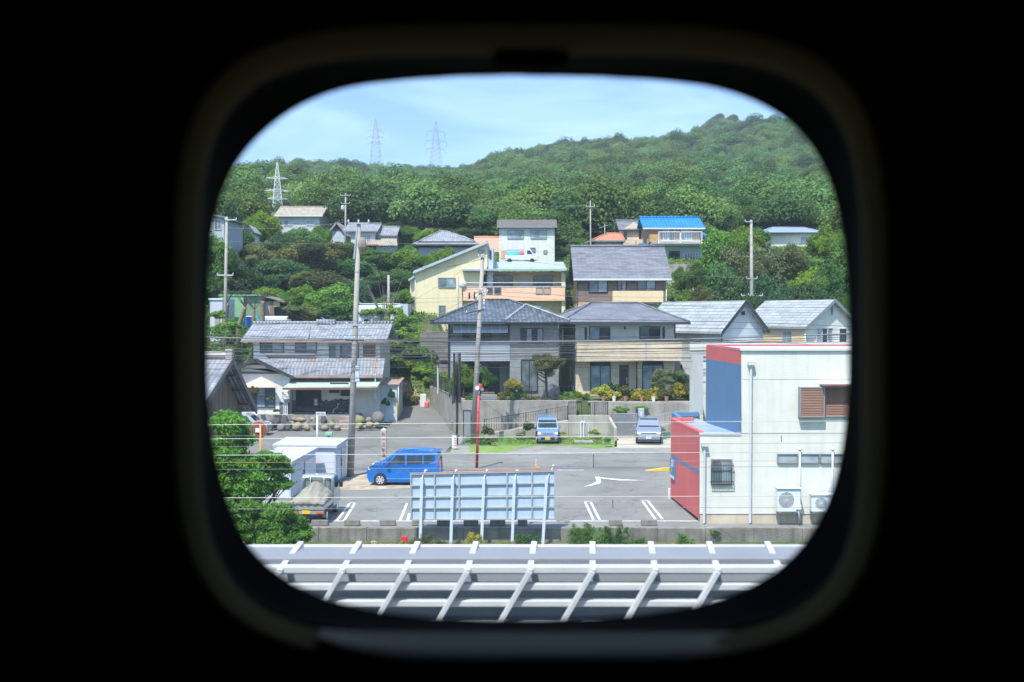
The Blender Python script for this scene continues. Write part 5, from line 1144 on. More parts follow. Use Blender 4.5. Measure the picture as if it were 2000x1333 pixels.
# ------------------------------------------------------------------ poles
def pole(name, label, pt, pb, Y, zb, rt, rb, cat='utility pole', m=None, steps=True):
    "leaning slightly as in the photograph: pt / pb = px at top and bottom"
    top = P(pt[0], pt[1], Y); bx = PX(pb, Y)
    o = thing(name, label, cat, (bx, Y, zb)); d = Vector((top.x - bx, 0, top.z - zb))
    MB().tube([(0, 0, 0), d * .5, d], [rb, (rb + rt) / 2, rt], 16).build('shaft', m or pole_mat, o, smooth=True)
    if steps:
        mb = MB()
        for k in range(14):
            q = d * (.12 + .06 * k); s = 1 if k % 2 else -1; mb.beam(q, q + Vector((s * (rb + .1), -.02, 0)), .022)
        mb.build('step_bolts', metal_g, o)
        for f in (.38, .62, .81): mb = MB(); q = d * f; r = rb + (rt - rb) * f + .012; mb.tube([q - Vector((0, 0, .05)), q + Vector((0, 0, .05))], r, 16); mb.build('band', metal_g, o)
    return o, d
def crossarm(o, q, half, m=metal_g, ins=3, dy=0.0):
    a = MB().beam(q + Vector((-half, -.14, -dy)), q + Vector((half, -.14, dy)), .08).build('crossarm', m, o)
    mb = MB()
    for k in range(ins):
        x = -half + 2 * half * k / max(1, ins - 1); z = -dy + 2 * dy * k / max(1, ins - 1); mb.tube([q + Vector((x, -.14, z + .04)), q + Vector((x, -.14, z + .1)), q + Vector((x, -.14, z + .16)), q + Vector((x, -.14, z + .22))], [.03, .055, .03, .05], 8)
    mb.build('insulator', trim_white, a)
p1, d1 = pole('utility_pole', 'tall concrete utility pole standing beside the white shed', (701, 437), 683, 54.3, 0, .11, .20)
crossarm(p1, d1 * 1.0, .55, ins=3); crossarm(p1, d1 * .60, .45, ins=2); crossarm(p1, d1 * .545, .5, ins=3)
crossarm(p1, d1 * .37 + Vector((-.75, 0, 0)), .5, m=trim_dark, ins=0)
MB().rock(tuple(d1 * .92 + Vector((.22, -.1, 0))), (.24, .22, .38), sub=2, seed=4).build('junction_box', mat('rusty_box', (.28, .22, .19), .8, var=.3), p1)
MB().tube([tuple(d1 * .86 + Vector((-.18, -.12, 0))), tuple(d1 * .985 + Vector((-.06, -.1, 0)))], .05, 8).build('spike', metal_g, p1)
MB().box(.12, .34, -.2, .0, 5.2, 6.1).build('cable_cover', gutter, p1) ; COL.objects[-1].location = tuple(d1 * .0 + Vector((.20, 0, 0)))
p2, d2 = pole('utility_pole', 'concrete utility pole in front of the grey tiled house', (943, 497), 923.5, 68.0, 0, .12, .20)
crossarm(p2, d2 * .985, .28, ins=1); crossarm(p2, d2 * .70 + Vector((-.3, 0, 0)), .6, m=trim_dark, ins=2, dy=.14); crossarm(p2, d2 * .80, .45, ins=2)
mb = MB(); rr = random.Random(2)
for k in range(7): mb.rock(tuple(d2 * (.74 + .012 * k) + Vector((rr.uniform(-.35, .3), -.15, 0))), (.09, .08, .14), sub=1, seed=k)
mb.build('fittings', metal_g, p2)
for k in range(2): MB().tube([tuple(d2 * .765 + Vector((-.75 + .35 * k, -.2, 0))), tuple(d2 * .765 + Vector((-.75 + .35 * k, -.2, .45)))], [.07, .05], 8).build('insulator', black_m, p2)
p3, d3 = pole('utility_pole', 'concrete utility pole in front of the dark trees at right', (1467, 430), 1469, 95.0, 5.5, .12, .22)
crossarm(p3, d3 * .985 + Vector((-.3, 0, 0)), .3, ins=1); crossarm(p3, d3 * .42, 1.0, m=trim_white, ins=4); crossarm(p3, d3 * .55, .5, ins=2); crossarm(p3, d3 * .27, .5, ins=2)
p4, d4 = pole('utility_pole', 'thin concrete utility pole at the far left beside the window edge', (443, 424), 437, 90.0, 3.5, .11, .18)
crossarm(p4, d4 * .98 + Vector((.4, 0, 0)), .5, m=trim_white, ins=2); crossarm(p4, d4 * .63, .7, m=trim_white, ins=3)
p5, d5 = pole('utility_pole', 'distant grey pole above the tan roofed houses', (675, 378), 675, 146.0, 16, .1, .16, steps=False)
crossarm(p5, d5 * .97, .7, ins=3); crossarm(p5, d5 * .86, .6, ins=2); MB().rock(tuple(d5 * .8 + Vector((-.4, 0, 0))), (.35, .3, .5), sub=1).build('transformer', metal_g, p5)
p6, d6 = pole('utility_pole', 'thin distant pole rising over the brown house roof', (1153, 392), 1154, 126.0, 12, .07, .12, steps=False); crossarm(p6, d6 * .93, .5, ins=2)
p7, d7 = pole('utility_pole', 'short pale concrete post between the bushes left of the yellow house', (759, 538), 759, 100.0, 7.5, .12, .15, steps=False)
p8, d8 = pole('antenna_mast', 'small television antenna above the orange roof', (1181, 438), 1181, 139.0, 18, .04, .04, 'antenna', metal_g, False)
MB().beam(d8 * .9 + Vector((-.8, 0, -.2)), d8 * .9 + Vector((.5, 0, .2)), .06).beam(d8 * .9 + Vector((-.5, -.5, -.12)), d8 * .9 + Vector((-.5, .5, -.12)), .05).beam(d8 * .9 + Vector((0, -.5, 0)), d8 * .9 + Vector((0, .5, 0)), .05).build('elements', metal_g, p8)
# red pole with lamp and siren
pr, dr = pole('fire_lamp_pole', 'tall red painted pole with a red hydrant lamp on top', (935, 770), 931, 57.0, 0, .075, .085, 'lamp post', mat('crimson', (.50, .04, .06), .5, var=.1), False)
MB().tube([dr, dr + Vector((.01, 0, .18))], .06, 10).build('collar', trim_white, pr); MB().rock(tuple(dr + Vector((.06, 0, .42))), (.16, .16, .2), sub=2).build('lamp', mat('red_lamp', (.60, .03, .03), .3), pr, smooth=True)
MB().tube([dr + Vector((-.08, -.22, .36)), dr + Vector((-.08, -.14, .36))], .13, 16).build('speaker_disc', trim_white, pr); MB().tube([dr + Vector((.2, -.2, .28)), dr + Vector((.2, -.12, .28))], .1, 16).build('speaker_disc', trim_grey, pr)
# dark steel post with two long edge-on boards
ps, ds = pole('sign_post', 'dark steel sign post with tall boards seen edge on', (894, 690), 892, 67.5, 0, .08, .09, 'sign post', mat('weathered_steel', (.085, .085, .09), .6), False)
for s in (-1, 1): MB().box(-.05, .05, -.5, .5, 3.2 - .3, ds.z).build('board', black_m, ps); COL.objects[-1].location = (.19 * s + .02, 0, 0)
# small curved mirror seen from behind
c = P(503, 841, 50); o = thing('road_mirror', 'round traffic mirror seen from behind on an orange post', 'traffic mirror', (c.x + .15, 50, 0))
MB().tube([(0, 0, 0), (0, 0, c.z + .3)], .045, 10).build('post', mat('orange_paint', (.75, .25, .05), .5), o, smooth=True)
MB().tube([(-.15, .16, c.z), (-.15, .12, c.z), (-.15, .08, c.z)], [.43, .42, .30], 32).build('mirror_back', mat('mirror_back', (.17, .06, .055), .6, var=.2), o)
MB().tube([(-.15, .155, c.z), (-.15, .19, c.z)], [.455, .455], 32).build('rim', mat('orange_paint', (0, 0, 0)), o)
MB().box(-.26, -.04, .0, .08, c.z - .1, c.z + .1).build('bracket', trim_white, o)
# street name sign on a white post
c = P(619, 850, 58); o = thing('street_sign', 'white post with a small white street sign on top', 'street sign', (c.x, 58, 0)); zt = PZ(809, 58)
MB().tube([(0, 0, 0), (0.03, 0, zt - .1)], .06, 10).build('post', gutter, o, smooth=True); s_ = MB().box(-.05, .52, -.03, 0, zt - .09, zt + .12).build('sign_plate', trim_white, o)
mb = MB()
for k in range(6): mb.box(.0 + k * .08, .05 + k * .08, -.036, -.031, zt - .04, zt + .07)
mb.build('sign_strokes', trim_grey, s_)
# carved stone pillar
c = P(749, 902, 60.5); o = thing('stone_pillar', 'tall square stone marker carved with characters behind the blue car', 'stone marker', (c.x, 60.5, 0)); zt = PZ(838, 60.5)
mb = MB().box(-.16, .16, 0, .32, 0, zt - .08); mb.add([(-.16, 0, zt-.08), (.16, 0, zt-.08), (.16, .32, zt-.08), (-.16, .32, zt-.08), (0, .16, zt+.06)], [(0, 1, 4), (1, 2, 4), (2, 3, 4), (3, 0, 4)]); mb.build('pillar', mat('granite', (.46, .40, .35), .9, var=.12, scale=6, bump=.3), o)
for i, ch in enumerate('右一之本道'): text_mesh('carved_character', ch, .26, trim_dark, o, (0, -.004, zt - .35 - i * .32), UP, .004)
# white leaning sign boards by the steel post
c = P(887, 850, 65); o = thing('sign_board', 'narrow white upright board with red lettering leaning at the steel post', 'sign', (c.x, 65, 0), math.radians(-18))
MB().box(-.16, .16, 0, .05, .15, .95).build('board', white_paint, o); mb = MB()
for k in range(4): mb.box(.02, .12, -.006, -.001, .25 + k * .16, .36 + k * .16)
mb.build('lettering', red_paint, o)
c = P(807, 797, 84.8); o = thing('machine', 'small white cabinet with a red pump beside it at the top of the lane', 'cabinet', (PX(826, 84.8), 84.8, 1.0))
MB().box(-.25, .25, 0, .4, 0, 1.1).build('cabinet', white_paint, o, bevel=.02); MB().box(.15, .5, -.5, -.1, 0, .45).build('pump', red_paint, o, bevel=.05)
# striped delineator post and its block
c = P(1047, 915, 56.45); o = thing('delineator_post', 'thin orange and white striped delineator post at the kerb end', 'traffic post', (c.x, 56.45, .1))
mb = MB()
for k in range(6): mb.tube([(0, 0, .1 + k * .07), (0, 0, .17 + k * .07)], .035, 10, mi=k % 2)
mb.build('post', [mat('orange_paint', (0, 0, 0)), white_paint], o); MB().box(-.05, .2, -.1, .1, 0, .10).build('base', mat('orange_block', (.80, .30, .02), .6), o, bevel=.02)
# white drain pipes / meters by the ramp wall
o = thing('drain_pipes', 'pair of upright white pipes against the ramp wall', 'pipes', (PX(1135, 71.2), 71.2, 0)); MB().tube([(0, 0, 0), (0, 0, 1.15)], .07, 10).tube([(.2, 0, 0), (.2, 0, 1.15)], .07, 10).build('pipe', trim_white, o); MB().box(-.08, .28, -.08, .08, 1.15, 1.22).build('cap', trim_white, o)
MB().tube([(.55, 0, 0), (.55, 0, .95)], .04, 8).build('pipe', trim_white, o)
o = MB().box(0, 1.3, 0, .9, 0, .14).build('manhole', concrete, bevel=.02); o.location = (*gp(1122, 868), .03); props(o, 'square concrete inspection cover in the grass between the two parked vans', 'manhole cover')
# pylons
def pylon(label, px, pt, pb, Y, zb, m, arms, wt=.5, ins=False, sc_=1.0):
    zt = PZ(pt, Y); x = PX(px, Y); h = zt - zb; o = thing('pylon', label, 'pylon', (x, Y, zb), .3)
    mb = MB(); wb = h * .17; th = .012 * h * sc_
    def wd(f): return wb * (1 - f) ** 1.0 * .5 + wt * .5 * (1 if f < .95 else .3) if f < .6 else max(.12, (wb * .4 * .5 + wt * .5) * (1 - (f - .6) / .4 * .85))
    fs_ = list(np.linspace(0, 1, 13))
    for i in range(12):
        f, g = fs_[i], fs_[i + 1]; a, c = wd(f), wd(g)
        P4 = [Vector((sx_ * a, sy_ * a, f * h)) for sx_, sy_ in ((-1,-1),(1,-1),(1,1),(-1,1))]; Q4 = [Vector((sx_ * c, sy_ * c, g * h)) for sx_, sy_ in ((-1,-1),(1,-1),(1,1),(-1,1))]
        for k in range(4):
            mb.beam(P4[k], Q4[k], th); mb.beam(P4[k], Q4[(k+1) % 4], th * .6); mb.beam(P4[(k+1) % 4], Q4[k], th * .6); mb.beam(Q4[k], Q4[(k+1) % 4], th * .6)
    mb.build('tower', m, o)
    for f, hw in arms:
        mb = MB(); z = f * h; a = wd(f)
        for s in (-1, 1):
            for y_ in (-a, a): mb.beam((0, y_, z), (s * hw * h, 0, z + .01 * h), th * .8); mb.beam((0, y_, z + .04 * h), (s * hw * h, 0, z + .01 * h), th * .7)
        ar = mb.build('arm', m, o); mb = MB()
        for s in (-1, 1):
            mb.tube([(s * hw * h, 0, z), (s * hw * h + (0 if ins else s * .02 * h), 0, z - (.09 if ins else .045) * h)], th * .7, 5)
        mb.build('insulator', trim_dark if ins else trim_grey, ar)
pylon('white lattice pylon standing before the hill above the tan roof', 543, 318, 408, 270, PZ(409, 270) - 2, mat('pylon_white', (.72, .76, .80), .5), [(.70, .20), (.47, .22), (.32, .20)], .5, sc_=.55)
pm2 = mat('pylon_far', (.33, .30, .33), .6)
pylon('left one of the two thin pylons on the ridge', 735, 233, 330, 1000, 150, pm2, [(.78, .13), (.66, .15), (.55, .13)], 3, sc_=.26)
pylon('right ridge pylon with long hanging insulators', 852, 238, 330, 1000, 150, pm2, [(.80, .17), (.62, .21), (.47, .18)], 3, True, sc_=.26)
# ------------------------------------------------------------------ vehicles
def paint(name, col): return mat(name, col, .28, metal=.25, var=.02, coat=.8)
def clip_poly(poly, zf, keep_above):
    "cut polygon by the belt line z = zf(x)"
    out = []; n = len(poly); s = lambda p: (p[1] - zf(p[0])) * (1 if keep_above else -1)
    for i in range(n):
        a, c = poly[i], poly[(i + 1) % n]; sa, sc2 = s(a), s(c)
        if sa >= 0: out.append(a)
        if (sa > 1e-9 and sc2 < -1e-9) or (sa < -1e-9 and sc2 > 1e-9):
            t = sa / (sa - sc2); out.append((a[0] + t * (c[0] - a[0]), a[1] + t * (c[1] - a[1])))
    return out
def car(name, label, cat, loc, rz, W, prof, belt, roofw, body, side_wins, shield, rear, wheels, wr, plate, lights, extras=None, group=None, rimn=7):
    "front of the car at x = 0 facing -x; prof runs from the front bottom over the roof to the rear bottom"
    o = thing(name, label, cat, loc, rz, group)
    zf = lambda x: belt[0] + (belt[1] - belt[0]) * x / prof[-1][0]; ztop = max(z for x, z in prof)
    def hw(x, z):
        b_ = zf(x)
        fx = 1 - .10 * max(0, 1 - x / .45) ** 2 - .05 * max(0, 1 - (prof[-1][0] - x) / .35) ** 2
        if z <= b_: return W / 2 * fx * (1 - .05 * max(0, (.45 - z) / .3))
        return (W / 2 + (roofw - W / 2) * (z - b_) / (ztop - b_)) * fx
    pr = [prof[0]]
    for a, c in zip(prof[:-1], prof[1:]):
        fa, fc = a[1] - zf(a[0]), c[1] - zf(c[0])
        if fa * fc < -1e-9: t = fa / (fa - fc); pr.append((a[0] + t * (c[0] - a[0]), a[1] + t * (c[1] - a[1])))
        pr.append(c)
    n = len(pr); vs = [(x, -hw(x, z), z) for x, z in pr] + [(x, hw(x, z), z) for x, z in pr]
    fs = [(i, i + 1, n + i + 1, n + i) for i in range(n - 1)] + [(n - 1, 0, n, 2 * n - 1)]
    ib = [i for i, (x, z) in enumerate(pr) if z <= zf(x) + 1e-6]; it = [i for i, (x, z) in enumerate(pr) if z >= zf(x) - 1e-6]
    fs += [tuple(ib), tuple(n + i for i in reversed(ib)), tuple(it), tuple(n + i for i in reversed(it))]
    fs = [tuple(reversed(f)) for f in fs]
    mb = MB(); mb.add(vs, fs); mb.build('body', body, o, smooth=False, bevel=.045)
    me = COL.objects[-1].data
    for s in (-1, 1):
        for k, poly in enumerate(side_wins):
            mb = MB(); mb.add([(x, s * (hw(x, z) + .006), z) for x, z in poly], [tuple(range(len(poly))) if s < 0 else tuple(reversed(range(len(poly))))]); mb.build('side_window', glass_car if k < 9 else body, o)
    for nm, (a, c, ka, kc) in (('windshield', shield), ('rear_window', rear)):
        top_i = max(range(len(prof)), key=lambda q_: prof[q_][1])
        if nm == 'windshield': a, c = [(x_, float(np.interp(x_, [q_[0] for q_ in prof[2:top_i + 1]], [q_[1] for q_ in prof[2:top_i + 1]]))) for x_ in (a[0], c[0])]
        else:
            tail = sorted([q_ for q_ in prof[top_i:] if q_[0] > prof[-1][0] - .45], key=lambda q_: q_[1]); a, c = [(float(np.interp(z_, [q_[1] for q_ in tail], [q_[0] for q_ in tail])), z_) for z_ in (a[1], c[1])]
        a = Vector(a); c = Vector(c); d = (c - a); nrm = Vector((-d.y, d.x)).normalized() * .012
        if nm == 'rear_window': nrm = -nrm if nrm.x < 0 else nrm
        elif nrm.x > 0: nrm = -nrm
        pts = []
        for q_, k_ in ((a, ka), (c, kc)):
            w_ = hw(q_.x, q_.y) * k_; pts += [(q_.x + nrm.x, -w_, q_.y + nrm.y), (q_.x + nrm.x, w_, q_.y + nrm.y)]
        mb = MB(); mb.add([pts[0], pts[1], pts[3], pts[2]], [(0, 1, 2, 3)]); mb.build(nm, glass_car, o)
    for wx in wheels:
        for s in (-1, 1):
            y = s * (W / 2 - .005); mb = MB(); mb.tube([(wx, y - s * .16, wr + .015), (wx, y + s * .012, wr + .015)], wr * 1.13, 28); mb.build('wheel_arch', black_m, o)
            wh = MB().tube([(wx, y - s * .18, wr), (wx, y + s * .0, wr), (wx, y + s * .03, wr)], [wr, wr, wr * .94], 28).build('wheel', rubber, o, smooth=False)
            mb = MB(); mb.tube([(wx, y + s * .0, wr), (wx, y + s * .034, wr)], wr * .66, 24)
            rim = mb.build('rim', trim_dark, wh); mb = MB()
            for k in range(rimn):
                a = 2 * math.pi * k / rimn; u = Vector((math.cos(a), 0, math.sin(a))); c_ = Vector((wx, y + s * .042, wr)); mb.beam(c_ + u * .03, c_ + u * wr * .64, .07, .018, up=(0, 1, 0))
            mb.tube([(wx, y + s * .03, wr), (wx, y + s * .05, wr)], .06, 12)
            pts = [(wx + wr * .66 * math.cos(a), y + s * .038, wr + wr * .66 * math.sin(a)) for a in np.linspace(0, 2 * math.pi, 25)]; mb.tube(pts, .016, 5, caps=False)
            mb.build('spokes', mat('alloy', (.62, .63, .65), .35, metal=.6), wh)
    for nm, kind_, (xa, za, zb, ya, yb) in lights:
        for s in (-1, 1):
            x_ = xa; dx = .02 if xa > 1 else -.02
            mb = MB(); mb.box(min(x_, x_ + dx) - .04, max(x_, x_ + dx) + .04, min(s * ya, s * yb), max(s * ya, s * yb), za, zb); mb.build(nm, kind_, o, bevel=.02)
    x_, z_, pm_ = plate; MB().box(x_ - .02, x_ + .0, -.17, .17, z_ - .085, z_ + .085).build('number_plate', pm_, o)
    mb = MB()
    for k in range(4): mb.box(x_ - .024, x_ - .021, -.12 + k * .065, -.08 + k * .065, z_ - .05, z_ + .03)
    mb.build('plate_marks', mat('plate_green', (.05, .16, .10)), o)
    return o, hw
glass_car = glass_mat('car_glass', (.025, .05, .07), .08); glass_car.node_tree.nodes['Principled BSDF'].inputs['Specular IOR Level'].default_value = .25; lamp_w = mat('lamp_clear', (.75, .78, .80), .12, coat=1); lamp_r = mat('lamp_red', (.45, .02, .03), .2, coat=1)
pl_w = mat('plate_white', (.80, .82, .80), .4); pl_y = mat('plate_yellow', (.85, .50, .02), .4)
chrome = mat('chrome', (.75, .77, .80), .15, metal=1)
# blue hatchback van
blue = paint('car_blue', (.007, .16, .56))
prof = [(.12, .20), (.03, .42), (.0, .68), (.05, .88), (.18, .98), (.68, 1.09), (1.02, 1.33), (1.42, 1.62), (1.75, 1.71), (2.4, 1.755), (3.2, 1.745), (3.58, 1.70), (3.66, 1.45), (3.71, 1.05), (3.72, .5), (3.64, .22)]
sw = [[(1.06, 1.10), (1.96, 1.13), (1.94, 1.56), (1.50, 1.56)], [(2.06, 1.13), (2.86, 1.17), (2.84, 1.57), (2.04, 1.56)], [(2.94, 1.18), (3.12, 1.18), (3.50, 1.34), (3.48, 1.57), (2.92, 1.57)], [(.80, 1.10), (.98, 1.10), (1.36, 1.54), (1.30, 1.50)]]
cx = PX(717, 51.3)
o, hwf = car('blue_car', 'bright blue compact van parked side on behind the billboard', 'car', (cx, 52.1, .015), math.radians(-2), 1.62, prof, (1.02, 1.13), .66, blue, sw, ((.78, 1.13), (1.42, 1.60), .86, .9), ((3.66, 1.2), (3.60, 1.62), .8, .85), (.68, 3.10), .295, (-.005, .42, pl_w),
    [('headlight', lamp_w, (.10, .80, .95, .52, .76)), ('tail_light', lamp_r, (3.68, 1.02, 1.32, .66, .78))])
MB().box(.95, 1.15, -.98, -.82, 1.10, 1.26).build('mirror', blue, o, bevel=.04); MB().box(.95, 1.15, .82, .98, 1.10, 1.26).build('mirror', blue, o, bevel=.04)
MB().box(3.30, 3.78, -.56, .56, 1.72, 1.765).build('spoiler', blue, o, bevel=.015)
for s in (-1, 1): MB().box(1.0, 2.8, s * .812 - .006, s * .812 + .006, .36, .39).box(1.98, 1.985, s * .812 - .004, s * .812 + .004, .4, 1.0).box(2.9, 2.905, s * .812 - .004, s * .812 + .004, .4, 1.0).build('side_trim', mat('blue_light_trim', (.10, .35, .80), .3), o)
for x_ in (1.75, 2.15): MB().box(x_, x_ + .16, -.835, -.815, .93, .96).build('door_handle', blue, o, bevel=.006)
# light blue kei van
lb_ = paint('van_blue', (.17, .275, .43))
prof = [(.1, .18), (.0, .36), (.0, .62), (.06, .82), (.32, .95), (.52, 1.0), (.98, 1.58), (1.2, 1.72), (1.8, 1.80), (3.0, 1.80), (3.3, 1.72), (3.38, 1.0), (3.38, .4), (3.3, .2)]
sw = [[(.85, 1.05), (1.5, 1.05), (1.5, 1.55), (1.18, 1.55)], [(1.58, 1.05), (2.4, 1.05), (2.4, 1.58), (1.58, 1.56)], [(2.48, 1.08), (3.2, 1.1), (3.16, 1.56), (2.48, 1.58)]]
fx = PX(1070, 67.7)
o, _ = car('light_blue_van', 'light blue mini van with yellow number plate facing the road', 'van', (fx, 67.6, .035), math.radians(90), 1.475, prof, (.98, 1.0), .62, lb_, sw, ((.58, 1.06), (.97, 1.54), .9, .93), ((3.36, 1.1), (3.31, 1.6), .85, .85), (.55, 2.95), .27, (-.008, .40, pl_y),
    [('headlight', lamp_w, (.06, .66, .82, .46, .70)), ('tail_light', lamp_r, (3.37, .8, 1.1, .58, .72))])
MB().box(-.018, .03, -.48, .48, .30, .50).build('lower_grille', black_m, o, bevel=.02); MB().box(.0, .05, -.34, .34, .66, .70).build('upper_grille', black_m, o, bevel=.01); MB().box(.0, .06, -.3, .3, .72, .75).build('grille_bar', chrome, o)
for s in (-1, 1): MB().box(.62, .80, s * .76 - (.0 if s > 0 else .16), s * .76 + (.16 if s > 0 else 0), 1.06, 1.20).build('mirror', lb_, o, bevel=.04)
MB().tube([(.55, -.05, 1.08), (.66, -.5, 1.14)], .012, 5).tube([(.55, .1, 1.08), (.66, .55, 1.14)], .012, 5).build('wipers', black_m, o)
# silver minivan
sv = paint('minivan_silver', (.24, .29, .38))
prof = [(.15, .2), (.02, .36), (.0, .62), (.10, .86), (.32, .96), (.90, 1.06), (1.35, 1.38), (1.85, 1.63), (2.3, 1.70), (3.4, 1.69), (4.0, 1.62), (4.25, 1.2), (4.32, .8), (4.3, .4), (4.2, .22)]
sw = [[(1.25, 1.08), (2.05, 1.10), (2.03, 1.52), (1.75, 1.50)], [(2.13, 1.10), (3.1, 1.12), (3.05, 1.54), (2.11, 1.53)], [(3.18, 1.13), (4.08, 1.16), (3.9, 1.50), (3.14, 1.54)]]
o, _ = car('silver_minivan', 'silver minivan with white plate parked on the concrete driveway', 'car', (PX(1267.5, 67.4), 67.3, .037), math.radians(83), 1.70, prof, (.98, 1.08), .64, sv, sw, ((.98, 1.13), (1.82, 1.60), .86, .88), ((4.2, 1.2), (4.02, 1.56), .85, .85), (.85, 3.5), .31, (-.012, .50, pl_w),
    [('headlight', lamp_w, (.10, .72, .86, .50, .80)), ('tail_light', lamp_r, (4.28, .9, 1.2, .6, .8))])
MB().box(-.02, .05, -.74, .74, .27, .37).build('lower_grille', black_m, o, bevel=.02); MB().box(-.01, .05, -.76, .76, .57, .61).build('grille_line', black_m, o, bevel=.01); MB().box(.03, .09, -.55, .55, .79, .83).build('grille_bar', chrome, o)
for s in (-1, 1): MB().box(1.15, 1.33, s * .86 - (0 if s > 0 else .17), s * .86 + (.17 if s > 0 else 0), 1.05, 1.18).build('mirror', sv, o, bevel=.04)
# silver car under the barn eave
s2 = paint('car_grey', (.40, .43, .48))
prof = [(.12, .2), (.0, .45), (.03, .75), (.2, .88), (.75, .98), (1.25, 1.42), (1.6, 1.58), (2.6, 1.62), (3.3, 1.55), (3.45, 1.0), (3.45, .4), (3.35, .2)]
o, _ = car('silver_car', 'silver small car parked under the barn eave in front of the restaurant', 'car', (PX(525, 73.2), 73.2, .02), math.radians(178), 1.5, prof, (.95, 1.0), .6, s2, [[(1.15, 1.02), (1.9, 1.03), (1.9, 1.46), (1.5, 1.46)], [(2.0, 1.03), (3.0, 1.04), (2.9, 1.46), (2.0, 1.47)]], ((.85, 1.08), (1.28, 1.42), .9, .9), ((3.4, 1.1), (3.3, 1.5), .85, .85), (.6, 2.8), .28, (-.008, .4, pl_w),
    [('headlight', lamp_w, (.08, .68, .82, .5, .72)), ('tail_light', lamp_r, (3.44, .8, 1.1, .6, .72))])
# small pickup with a tarpaulin, seen from the rear: cab front at +y
tp_ = paint('truck_white', (.34, .39, .42)); o = thing('pickup_truck', 'small grey white pickup with a tan tarpaulin over its load, seen from behind', 'pickup truck', (PX(598, 41.75), 41.75, .02), math.radians(-2))
W = 1.475; mb = MB()
mb.extx([(1.95, .35), (3.38, .35), (3.40, .95), (3.05, 1.15), (2.80, 1.72), (2.10, 1.76), (1.96, 1.68)], -W/2 + .02, W/2 - .02); mb.build('cab', tp_, o, bevel=.06)
MB().box(-.52, .52, 1.93, 1.958, 1.18, 1.56).build('rear_window', glass_mat('cab_glass', (.16, .21, .20)), o, bevel=.01)
mb = MB(); mb.tube([(-.56, 1.93, 1.12), (-.56, 1.93, 1.60), (.56, 1.93, 1.60), (.56, 1.93, 1.12), (-.56, 1.93, 1.12)], .02, 6); mb.build('window_seal', black_m, o)
mb = MB(); mb.tube([(-.66, 1.86, .95), (-.66, 1.86, 1.62), (-.6, 1.86, 1.68), (.6, 1.86, 1.68), (.66, 1.86, 1.62), (.66, 1.86, .95)], .028, 8)
for x_ in (-.3, .3): mb.tube([(x_, 1.86, .95), (x_, 1.86, 1.68)], .018, 6)
mb.tube([(-.66, 1.86, 1.1), (.66, 1.86, 1.1)], .02, 6); mb.build('guard_frame', tp_, o, smooth=True)
for s in (-1, 1):
    MB().add([(s * (W/2 - .012), 2.15, 1.12), (s * (W/2 - .012), 2.95, 1.12), (s * (W/2 - .012), 2.78, 1.60), (s * (W/2 - .012), 2.15, 1.62)], [(0, 1, 2, 3)]).build('side_window', glass_car, o)
    MB().box(s * .84 - .08, s * .84 + .08, 2.85, 2.93, 1.08, 1.32).build('mirror', black_m, o, bevel=.02)
mb = MB(); mb.box(-W/2, W/2, 0, 1.9, .60, .66); mb.box(-W/2, -W/2 + .04, 0, 1.9, .66, .94); mb.box(W/2 - .04, W/2, 0, 1.9, .66, .94); mb.box(-W/2 + .04, W/2 - .04, 0, .04, .66, .94); mb.build('cargo_bed', tp_, o, bevel=.008)
mb = MB(); mb.box(-.5, .5, -.02, 3.3, .32, .55); mb.build('chassis', black_m, o)
MB().box(-W/2 + .04, W/2 - .04, -.03, .03, .42, .56).build('rear_panel', tp_, o)
for s in (-1, 1): MB().box(min(s*.40, s*.68), max(s*.40, s*.68), -.05, -.031, .45, .54).build('tail_light', mat('lamp_orange', (.70, .12, .02), .3), o)
MB().box(-.2, .14, -.05, -.032, .44, .58).build('number_plate', pl_y, o)
# tarpaulin: a draped tent over the load
nx_, ny_ = 30, 30; vs = []; rr = random.Random(9)
for j in range(ny_ + 1):
    for i in range(nx_ + 1):
        u = i / nx_ * 2 - 1; v = j / ny_
        k = (1 - abs(u)) ** .95; e = math.sin(min(1, v / .82) * math.pi / 2) if v < .82 else 1 - (v - .82) * .6
        z = .92 + .66 * k ** .8 * e ** .8 + .018 * math.sin(u * 13 + v * 5) + .012 * math.sin(v * 19 - u * 8) + .01 * math.sin(u * 31)
        if abs(u) > .97 or j == 0: z = .84 + .03 * math.sin(i * 1.1 + j * .9)
        vs.append((u * (W / 2 + .03), -.05 + v * 1.88, z))
mb = MB(); k = nx_ + 1; mb.add(vs, [(j*k+i, j*k+i+1, (j+1)*k+i+1, (j+1)*k+i) for j in range(ny_) for i in range(nx_)]); t_ = mb.build('tarpaulin', mat('tarp', (.25, .235, .195), .85, var=.12, scale=3), o, smooth=True)
sm = t_.modifiers.new('thick', 'SOLIDIFY'); sm.thickness = .008
for y_, nm in ((.55, 'wheel'), (2.65, 'wheel')):
    for s in (-1, 1):
        wh = MB().tube([(s * .56, y_, .27), (s * .71, y_, .27)], .27, 24).build('wheel', rubber, o); MB().tube([(s * .70, y_, .27), (s * .722, y_, .27)], .16, 20).build('rim', mat('alloy', (0, 0, 0)), wh)
        MB().box(min(s*.6, s*.72), max(s*.6, s*.72), y_ - .36, y_ - .34, .25, .58).build('mudguard', tp_, o)
